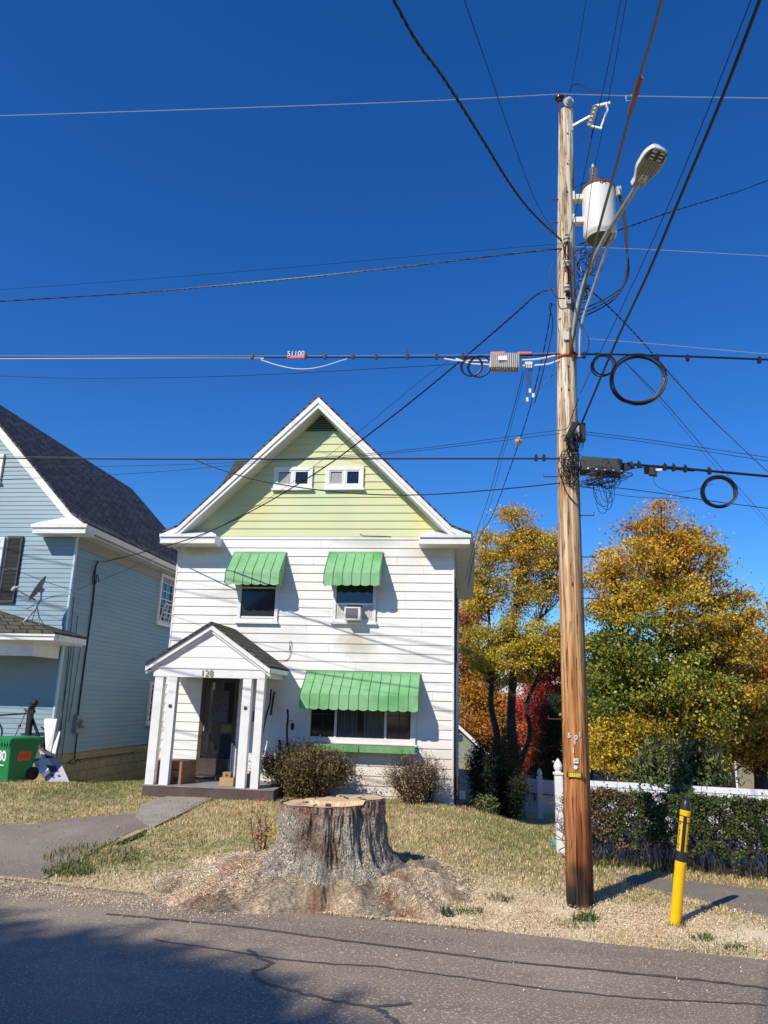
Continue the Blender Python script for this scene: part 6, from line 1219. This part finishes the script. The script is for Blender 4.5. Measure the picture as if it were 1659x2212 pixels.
# ------------------------------------------------------------ far buildings
def gable(name, label, c, w_, d, h, rh, wm, rm, cat='garage', rot=0., win=None):
    t = thing(name, label, cat, c); R = Matrix.Translation(c) @ Matrix.Rotation(rot, 4, 'Z')
    f = B(); V_ = [(-w_/2, 0, 0), (w_/2, 0, 0), (w_/2, 0, h), (0, 0, h+rh), (-w_/2, 0, h)]; f.prism([R @ Vector(p) for p in V_], R.to_3x3() @ Vector((0, d, 0))); f.build('wall', wm, t)
    f = B(); o = .3
    for s in (-1, 1): f.prism([R @ Vector(p) for p in ((0, -o, h+rh+.02), (s*(w_/2+o), -o, h-o*rh/(w_/2)+.02), (s*(w_/2+o), -o, h-o*rh/(w_/2)+.12), (0, -o, h+rh+.14))], R.to_3x3() @ Vector((0, d+2*o, 0)))
    f.build('roof', rm, t)
    f = B()
    for s in (-1, 1): f.prism([R @ Vector(p) for p in ((0, -o-.03, h+rh-.06), (s*(w_/2+o), -o-.03, h-o*rh/(w_/2)-.08), (s*(w_/2+o), -o-.03, h-o*rh/(w_/2)+.10), (0, -o-.03, h+rh+.12))], R.to_3x3() @ Vector((0, .03, 0)))
    f.build('rake_board', M_trim, t)
    if win:
        for x0, x1, z0, z1 in win:
            f = B(); f.box((x0, -.05, z0), (x1, .02, z1), R); w0 = f.build('window', M_trim, t); f = B(); m_ = (x0+x1)/2
            f.box((x0+.07, -.06, z0+.07), (m_-.02, -.051, z1-.07), R); f.box((m_+.02, -.06, z0+.07), (x1-.07, -.051, z1-.07), R); f.build('pane', M_glass, w0)
    return t
gp0 = PY(1540, 1690, 29); gz1 = PY(1515, 1640, 29)
gg = gable('garage', 'dark tan garage with a white rake beyond the fence', (PY(1545, 1690, 29).x-.2, 29, -.5), 3.4, 5, 2.05, .75, mat('tan_garage_siding', (.30, .26, .19), (.24, .21, .16), (1, 1, 14), 1, 1), M_shingle2, win=[(-.9, .95, .2, 1.5)])
nb = PY(1030, 1650, 27.5)
ap_, er_ = PY(985, 1565, 38), PY(1092, 1664, 38); hw_ = er_.x-ap_.x
gable('garage', 'low building with pale green shingled wall at the house corner', (ap_.x, 38, -1.6), 2*hw_, 6, er_.z+1.6, ap_.z-er_.z, mat('pale_shingle_wall', (.26, .30, .24), (.20, .24, .19), (3, 3, 9), 2, 3), M_shingle, win=None)
fh = PY(1160, 1660, 48)
gable('house', 'distant white house with window seen under the red maple', (fh.x, 48, -1.2), 8, 8, 4.0, 2.5, mat('far_white', (.7, .7, .68)), M_shingle, 'house', win=[(-.6, .5, .1, 1.6), (-3, -2, .4, 1.7)])
fh = PY(1140, 1580, 70)
gable('house', 'far brown roofed house on the slope behind the trees', (fh.x, 70, -1), 10, 8, 2.6, 2.6, mat('far_brown', (.22, .16, .13)), mat('far_roof', (.07, .05, .045)), 'house')

for (c_, w_, d_, h_, r_, l_), wc_ in zip(added_houses, ((.16, .08, .06), (.30, .30, .30), (.32, .27, .2))): gable('house', l_, c_, w_, d_, h_, r_, mat('far_wall_%d' % int(wc_[0]*100), wc_), M_shingle, 'house', math.pi, win=[(-3, -2, 1, 2.6), (2, 3, 1, 2.6), (-3, -2, 4, 5.4), (2, 3, 4, 5.4)])
# ------------------------------------------------------------ pipeline marker
mb0 = G(1458, 1999); mt0 = PY(1483, 1724, mb0.y); ax_ = (mt0-mb0); Lm = ax_.length; Q = ax_.normalized().to_track_quat('Z', 'Y').to_matrix().to_4x4(); zrot = Matrix.Rotation(0, 4, 'Z'); Q.translation = mb0
Mk = thing('pipeline_marker', 'leaning yellow pipeline marker post with black capped upper half', 'marker post', tuple(mb0)); M_yel = mat('yellow_plastic', (.85, .50, .005), (.80, .46, .01), nscale=3, rough=.35); M_blk = mat('black_plastic', (.022, .023, .024), rough=.38)
R1 = .064; f = B(); f.lathe([(R1, -.1), (R1, Lm*.445), (R1*1.03, Lm*.452), (R1*1.03, Lm*.49), (R1*.9, Lm*.495)], Q, 28); f.build('yellow_pipe', M_yel, Mk, smooth=True)
f = B(); f.lathe([(R1*.93, Lm*.49), (R1*.93, Lm*.90), (R1*.90, Lm*.94), (R1*.74, Lm*.975), (R1*.45, Lm*.993), (.004, Lm)], Q, 28); f.build('black_tube', M_blk, Mk, smooth=True)
f = B(); f.lathe([(R1*.96, Lm*.858), (R1*.98, Lm*.86), (R1*.98, Lm*.90), (R1*.94, Lm*.902)], Q, 28); f.build('yellow_collar', M_yel, Mk, smooth=True)
# the side facing the camera in the marker's own frame
Qi = Q.inverted(); cl = Qi @ Vector((0, 0, HC)); fa0 = math.atan2(cl.y, cl.x)
def decal(a0, a1, z0, z1, m, nm, par, r=R1*.955):
    f = B(); n_ = 6; V_ = []
    for i in range(n_+1): a = a0+(a1-a0)*i/n_; V_ += [Q @ Vector((r*math.cos(a), r*math.sin(a), z0)), Q @ Vector((r*math.cos(a), r*math.sin(a), z1))]
    f.add(V_, [(2*i, 2*i+2, 2*i+3, 2*i+1) for i in range(n_)]); return f.build(nm, m, par)
for k, a in enumerate((-.78, 1.0)):
    a_m = fa0+a; d1 = decal(a_m-.52, a_m+.52, Lm*.575, Lm*.80, M_yel, 'decal', Mk); d2 = decal(a_m-.52, a_m+.52, Lm*.81, Lm*.85, M_yel, 'decal', Mk)
    for i, ch in enumerate('PIPELINE'):
        z = Lm*(.785-.0265*i); Mx = Q @ Matrix.Rotation(a_m, 4, 'Z') @ Matrix.Translation((R1*.965+.001, 0, z)) @ Matrix.Rotation(math.pi/2, 4, 'Y') @ Matrix.Rotation(math.pi/2, 4, 'Z')
        text(ch, .046, Mx, M_blk, 'lettering', d1, .0005, bold=.0012)
# ------------------------------------------------------------ small things on the white house side
ac0, ac1 = Vector((-2.88, 16.90, 4.31)), Vector((-2.50, 17.19, 4.61))
AC = thing('air_conditioner', 'small white window air conditioner in the right upper window', 'air conditioner', (-2.69, 17.1, 4.31)); f = B(); f.box(ac0, ac1); f.build('case', mat('cream_ac', (.74, .73, .68), rough=.5), AC, bevel=.01)
f = B(); f.box((ac0.x+.035, ac0.y-.004, ac0.z+.035), (ac1.x-.06, ac0.y-.001, ac1.z-.03)); g_ = f.build('grille', mat('grey_grille', (.16, .16, .16)), AC)
f = B(); [f.box((ac0.x+.04, ac0.y-.010, ac0.z+.045+.018*i), (ac1.x-.065, ac0.y-.0045, ac0.z+.050+.018*i)) for i in range(12)]; f.build('louvre', mat('grille_louvre', (.3, .3, .3)), g_)
def carton(name, label, x0, x1, y0, y1, z0, z1, m=M_cardboard, rot=0, flaps=False, prints=()):
    c = Vector(((x0+x1)/2, (y0+y1)/2, z0)); t = thing(name, label, 'box', tuple(c)); R = Matrix.Translation(c) @ Matrix.Rotation(rot, 4, 'Z') @ Matrix.Translation(-c)
    f = B(); f.box((x0, y0, z0), (x1, y1, z1), R); f.build('carton', m, t, bevel=.004)
    f = B(); ym = (y0+y1)/2; f.box((x0, ym-.025, z1+.0005), (x1, ym+.025, z1+.002), R); f.box((x0-.002, ym-.025, z1-.08), (x0-.0005, ym+.025, z1), R); f.build('tape', mat('brown_tape', (.42, .30, .16), rough=.3), t)
    if prints:
        f = B(); [f.box((x0+(x1-x0)*a, y0-.002, z0+(z1-z0)*b), (x0+(x1-x0)*c_, y0-.0006, z0+(z1-z0)*d), R) for a, b, c_, d in prints]; f.each('print', mat('dark_print', (.10, .06, .04)), t)
    return t
carton('cardboard_box', 'large brown cardboard box on the porch behind the left posts', -6.66, -5.97, 15.85, 16.5, .724, 1.17, M_cardboard, -.12, prints=[(.1, .12, .18, .3), (.75, .1, .9, .32), (.4, .6, .9, .66), (.4, .7, .75, .74)])
f = B(); f.bar((-6.66, 15.84, 1.17), (-5.98, 15.80, 1.185), .10, .006, (0, .3, 1)); tag(f.build('box_flap', M_cardboard), 'open flap of the large porch box', 'box flap') if False else None
carton('parcel', 'light tan parcel lying by the right porch post', -5.18, -4.88, 15.82, 16.1, .724, .885, mat('kraft_parcel', (.50, .33, .18), (.44, .28, .15)))
carton('parcel', 'small parcel on top of the tan parcel', -5.14, -4.97, 15.88, 16.04, .886, .99, mat('kraft_brown', (.38, .22, .12)), prints=[(.35, .2, .7, .7)])
f = B(); 
for i in range(3): f.box((-5.36+.05*i, 17.02-.01*i, .724), (-5.335+.05*i, 17.10, 1.5-.05*i))
tag(f.build('board', M_trim), 'white boards standing beside the front door', 'boards')
p = PY(1105/3.77+0, 0, 17) if False else None
f = B(); f.box((-4.92, YW-.16, 1.98), (-4.74, YW-.025, 2.22)); mbx = thing('mailbox', 'small purple and white mailbox on the wall between the right posts', 'mailbox', (-4.83, 17.1, 1.98)); f.build('case', mat('purple_case', (.12, .10, .22), rough=.4), mbx)
f = B(); f.box((-4.80, YW-.175, 2.0), (-4.73, YW-.161, 2.24)); f.build('envelope', M_trim, mbx)
f = B(); f.box((-4.62, 15.9, .724), (-4.47, 16.05, .98)); f.lathe([(.06, 0), (.06, .03)], Matrix.Translation((-4.54, 15.97, .98)), 10); tag(f.build('canister', mat('teal_canister', (.10, .22, .18))), 'teal canister at the right end of the porch floor', 'canister')
# tools and lantern leaning on the wall
def leaner(pts, r, m, label, cat, m2=None):
    t = thing('garden_tool', label, cat, tuple(pts[0])); f = B(); P = [Vector(p) for p in pts]; k = len(P)//2
    f.tube(P[:k+1], r, 7); f.build('shaft', m2 or m, t); f = B(); f.tube(P[k:], r*1.35, 7); f.build('grip', m, t); return t
WT = lambda x, y, d=.08: PY(x, y, YW-d)
leaner([WT(569, 1640, .35), WT(578, 1600, .28), WT(585, 1545, .2), WT(590, 1508, .12), WT(593, 1495, .10)], .018, M_black, 'long dark pole leaning on the wall right of the porch', 'tool', M_trim)
leaner([WT(563, 1620, .30), WT(568, 1585, .25), WT(574, 1550, .18), WT(583, 1520, .12), WT(586, 1489, .10)], .014, M_black, 'shorter dark pole crossing the long leaning one', 'tool')
f = B(); f.tube([WT(621, 1662, .25), WT(621, 1610, .2)], .022, 7); t = thing('branch_hanger', 'dark branch post with a small hanging lantern in front of the wall', 'lantern post', tuple(WT(621, 1662, .25))); f.build('base', M_steel, t)
f = B(); f.tube(smoothpts([WT(621, 1612, .2), WT(620, 1575, .2), WT(622, 1550, .2), WT(621, 1532, .2)], 4), .024, 7); f.tube(smoothpts([WT(621, 1560, .2), WT(628, 1557, .2), WT(632, 1556, .2)], 4), .008, 5); f.build('post', M_black, t)
f = B(); f.lathe([(.02, 0), (.04, .02), (.045, .10), (.03, .14), (.008, .17)], Matrix.Translation(WT(631, 1577, .2)), 8); f.build('lantern', mat('dark_bronze', (.03, .025, .02)), t)
f = B(); f.tube([WT(605, 1650, .2), WT(604, 1598, .2)], .03, 7); tag(f.build('stake', M_black), 'short black stake by the bush', 'stake')
c = G(1203, 1832); c.z += .08; bm = bmesh.new(); bmesh.ops.create_uvsphere(bm, u_segments=20, v_segments=12, radius=.07); f = B(); f.add([c+v.co*(1+.12*N3(v.co.x*30, v.co.y*30, v.co.z*30)) for v in bm.verts], [tuple(v.index for v in q.verts) for q in bm.faces]); bm.free(); tag(f.build('ball', mat('blue_ball', (.03, .24, .36), (.10, .38, .5), nscale=20), smooth=True), 'small scuffed blue ball left of the pole', 'ball')
# ------------------------------------------------------------ things by the blue house
cb0 = G(40, 1690); BN = thing('wheelie_bin', 'green wheeled trash bin with white painted digits and orange sticker', 'trash bin', (cb0.x, cb0.y, cb0.z)); bz0 = cb0.z
M_bin = mat('green_bin_plastic', (.010, .20, .055), (.02, .24, .08), nscale=2, rough=.4); Rb = Matrix.Translation((PY(40, 1690, cb0.y).x-.35, cb0.y+.30, bz0)) @ Matrix.Rotation(-.42, 4, 'Z')
bh = PY(40, 1592, cb0.y+.1).z-bz0
def tap(w0, d0, w1, d1, z0, z1, f, off=0): f.add([Rb @ Vector(p) for p in ((-w0, -d0, z0), (w0, -d0, z0), (w0, d0+off*.3, z0), (-w0, d0+off*.3, z0), (-w1, -d1, z1), (w1, -d1, z1), (w1, d1+off, z1), (-w1, d1+off, z1))], [(3, 2, 1, 0), (4, 5, 6, 7), (0, 1, 5, 4), (1, 2, 6, 5), (2, 3, 7, 6), (3, 0, 4, 7)]); return f
BC = .34; tap(.23, .25, .32, .36, .0, bh*.92, B()).build('body', M_bin, BN, bevel=.02)
f = tap(.35, .39, .36, .40, bh*.90, bh*.95, B()); [f.box((-.30+.09*i, -.415, bh*.80), (-.27+.09*i, -.36, bh*.90), Rb) for i in range(8)]; f.box((-.32, -.40, bh*.86), (.32, -.37, bh*.90), Rb); f.build('rim', M_bin, BN)
f = tap(.36, .40, .33, .34, bh*.951, bh*1.0, B(), .03); f.build('lid', M_bin, BN, bevel=.012)
f = B(); f.tube([Rb @ Vector((-.3, .46, bh*.93)), Rb @ Vector((.3, .46, bh*.93))], .018, 8); f.build('handle', M_bin, BN)
for s in (-1, 1): f = B(); f.lathe([(.13, -.025), (.14, -.015), (.14, .015), (.13, .025)], Rb @ Matrix.Translation((s*.27, .30, .14)) @ Matrix.Rotation(math.pi/2, 4, 'Y'), 20); f.build('wheel', M_black, BN)
tl = math.atan2(.11, bh*.92)
text('80', .30, Rb @ Matrix.Translation((.03, -.25-.11*.60-.008, bh*.56)) @ Matrix.Rotation(math.pi/2+tl, 4, 'X'), mat('white_paint', (.8, .8, .8)), 'digits', BN, .002, bold=.006)
f = B(); f.box((-.2, -.30, bh*.35), (.1, -.286, bh*.37), Rb); f.build('raised_bar', M_trim, BN)
ts = math.atan2(.09, bh*.92)
SM = Rb @ Matrix.Translation((.23+.09*.62+.006, .02, bh*.57)) @ Matrix.Rotation(math.pi/2, 4, 'Z') @ Matrix.Rotation(math.pi/2+ts, 4, 'X')
f = B(); f.box((-.15, -.10, 0), (.15, .10, .004), SM); stk = f.build('sticker', mat('orange_sticker', (.75, .12, .04)), BN); text('185', .15, SM @ Matrix.Translation((0, 0, .0045)), mat('sticker_print', (.42, .05, .02)), 'lettering', stk, .0005)
# flattened packaging
M_pk = [mat('grey_lilac_print', (.42, .42, .50), (.36, .36, .44)), mat('navy_print', (.06, .07, .12)), mat('white_print', (.78, .76, .80)), mat('pink_print', (.70, .36, .34))]
Yk = cb0.y+.55; q = [PY(68, 1640, Yk+.5), PY(128, 1640, Yk+.5), PY(152, 1687, Yk), PY(105, 1687, Yk)]; PKt = thing('flattened_carton', 'flattened product carton with printed pictures leaning by the bin', 'packaging', tuple(G(120, 1690)))
for v in q[2:]: v.z = terr(v.x, v.y)+.01
f = B(); nrm = (q[1]-q[0]).cross(q[3]-q[0]).normalized()
if nrm.y > 0: nrm = -nrm
f.prism(q, nrm*.03); f.build('board', M_pk[0], PKt)
def qp(u, v): a = q[0].lerp(q[1], u); b = q[3].lerp(q[2], u); return a.lerp(b, v)+nrm*.033
for u0, u1, v0, v1, m_, dd_ in ((.05, .75, .32, .58, 1, 0), (.30, .62, .02, .28, 2, 0), (.62, .90, .04, .28, 3, .0), (.0, .25, .05, .30, 1, 0), (.25, .85, .62, .90, 0, 0), (.32, .45, .68, .84, 1, .002), (.60, .74, .70, .80, 1, .002)):
    f = B(); f.prism([qp(u0, v0)+nrm*dd_, qp(u1, v0)+nrm*dd_, qp(u1, v1)+nrm*dd_, qp(u0, v1)+nrm*dd_], nrm*.003); f.build('print', M_pk[m_], PKt)
q2 = [PY(76, 1652, Yk+.25), PY(92, 1648, Yk+.3), PY(108, 1668, Yk+.05), PY(92, 1682, Yk-.05)]; f = B(); f.prism(q2, nrm*.10); t = tag(f.build('small_carton', M_pk[2]), 'small white printed box lying on the flattened carton', 'box')
f = B(); f.prism([PY(70, 1590, Yk+.8), PY(95, 1592, Yk+.8), PY(118, 1650, Yk+.6), PY(75, 1660, Yk+.6)], (0, .04, 0)); bgk = tag(f.build('dark_bag', mat('charcoal_board', (.07, .07, .085))), 'charcoal printed board standing behind the bin', 'board')
f = B(); [f.bar(PY(86+4*i, 1620+3*i, Yk+.66), PY(91+4*i, 1637+3*i, Yk+.60), .01, .02) for i in range(3)]; f.build('white_stroke', M_pk[2], bgk)
Yw = YW-.25
for (a, b, c_, d, lb_) in (((95, 1552), (123, 1553), (108, 1632), (99, 1620), 'wide white board leaning on the blue house corner'), ((121, 1580), (130, 1580), (118, 1632), (111, 1630), 'narrow white board right of the wide one')):
    f = B(); f.prism([PY(*a, Yw), PY(*b, Yw), PY(*c_, Yw-.35), PY(*d, Yw-.35)], (0, .03, 0)); tag(f.build('board', M_trim), lb_, 'board', 'white boards leaning on the blue house')
# upside stood bicycle behind the bin
Yc = cb0.y+1.15; bk = lambda x, y, d=0: PY(x, y, Yc+d); BK = thing('bicycle', 'black bicycle with raised saddle standing behind the bin', 'bicycle', tuple(Vector((bk(50, 1600).x, Yc, terr(bk(50, 1600).x, Yc)))))
f = B(); f.tube([bk(28, 1600), bk(42, 1568), bk(57, 1535)], .016, 8); f.build('seat_post', M_steel, BK)
f = B(); f.bar(bk(0, 1545), bk(62, 1541), .04, .04); f.bar(bk(66, 1541), bk(58, 1612), .10, .12, (0, 1, 0)); f.bar(bk(66, 1541, .05), bk(92, 1615, .05), .05, .05, (0, 1, 0)); f.bar(bk(62, 1540), bk(74, 1535), .10, .09); f.build('frame', M_black, BK)
f = B(); pts = [(.0, .03), (.10, .05), (.20, .09), (.30, .115), (.34, .09)]; a, b = bk(60, 1538), bk(80, 1513); d = (b-a); V_ = []
f.tube([a, a+d*.3, a+d*.6, a+d*.95], [.03, .05, .085, .06], 10); f.build('saddle', M_black, BK, smooth=True)
f = B(); f.tube([bk(44, 1527), bk(50, 1531), bk(58, 1536)], .018, 7); f.build('handlebar', M_steel, BK); f = B(); f.lathe([(.025, -.02), (.025, .02)], Matrix.Translation(bk(54, 1533, -.03)), 8); f.build('reflector', mat('red_reflector', (.5, .04, .03), rough=.2), BK)
f = B(); f.lathe([(.035, -.03), (.035, .03)], Matrix.Translation(bk(42, 1568, -.03)), 8); f.build('clamp', mat('red_clamp', (.35, .05, .03)), BK)
wc = bk(-22, 1585); f = B(); f.tube([wc+Vector((.30*math.cos(a), 0, .30*math.sin(a))) for a in [6.2832*i/28 for i in range(29)]], .02, 8, False); f.build('wheel', M_black, BK)
# dish
DC = PY(81, 1270, 16.35); dn = Vector((-.80, -.38, .45)).normalized(); DS = thing('satellite_dish', 'grey satellite dish on the porch roof of the blue house', 'satellite dish', tuple(PY(52, 1340, 16.35)))
QD = dn.to_track_quat('Z', 'Y').to_matrix().to_4x4(); QD.translation = DC; f = B(); pr = [(.02, -.065)]+[(.30*k/6, -.065+.065*(k/6)**2) for k in range(1, 7)]+[(.305, .002), (.30, -.010)]+[(.30*k/6, -.075+.065*(k/6)**2) for k in range(5, 0, -1)]
f.lathe(pr, QD @ Matrix.Diagonal((1, 1.08, 1, 1)), 32); f.build('reflector', mat('grey_dish', (.16, .18, .19), rough=.5), DS, smooth=True)
f = B(); back_ = DC-dn*.09; f.bar(DC-dn*.03, DC-dn*.16, .07, .12); ft = PY(52, 1342, 16.35); md = PY(79, 1312, 16.4); f.tube([DC-dn*.10, DC-dn*.13+Vector((0, 0, -.18)), md, PY(60, 1335, 16.38), ft], .022, 8); f.tube([md, PY(66, 1348, 16.5)], .010, 6); f.tube([md, PY(86, 1350, 16.4)], .010, 6); f.build('mast', M_steel, DS)
f = B(); f.tube([PY(76, 1296, 16.35), PY(50, 1282, 16.30), PY(33, 1272, 16.25)], .016, 7); f.build('arm', mat('dark_arm', (.10, .09, .10)), DS)
f = B(); lp = PY(30, 1272, 16.25); f.lathe([(.03, -.06), (.045, -.02), (.045, .05), (.02, .07)], Matrix.Translation(lp) @ Matrix.Rotation(.8, 4, 'Y'), 12); f.lathe([(.025, -.05), (.03, .04)], Matrix.Translation(lp+Vector((.06, .02, .03))) @ Matrix.Rotation(.8, 4, 'Y'), 10); f.build('receiver', mat('pale_receiver', (.5, .5, .48)), DS)
f = B(); f.lathe([(.09, 0), (.09, .01), (.03, .03)], Matrix.Translation(ft+Vector((0, 0, -.03))), 12); f.build('foot', M_steel, DS)
f = B(); f.tube(smoothpts([PY(81, 1312, 16.4), PY(86, 1335, 16.4), PY(100, 1355, 16.4), PY(125, 1372, 15.9), PY(124, 1380, 15.75)], 5), .008, 5); f.build('coax', M_cable, DS)
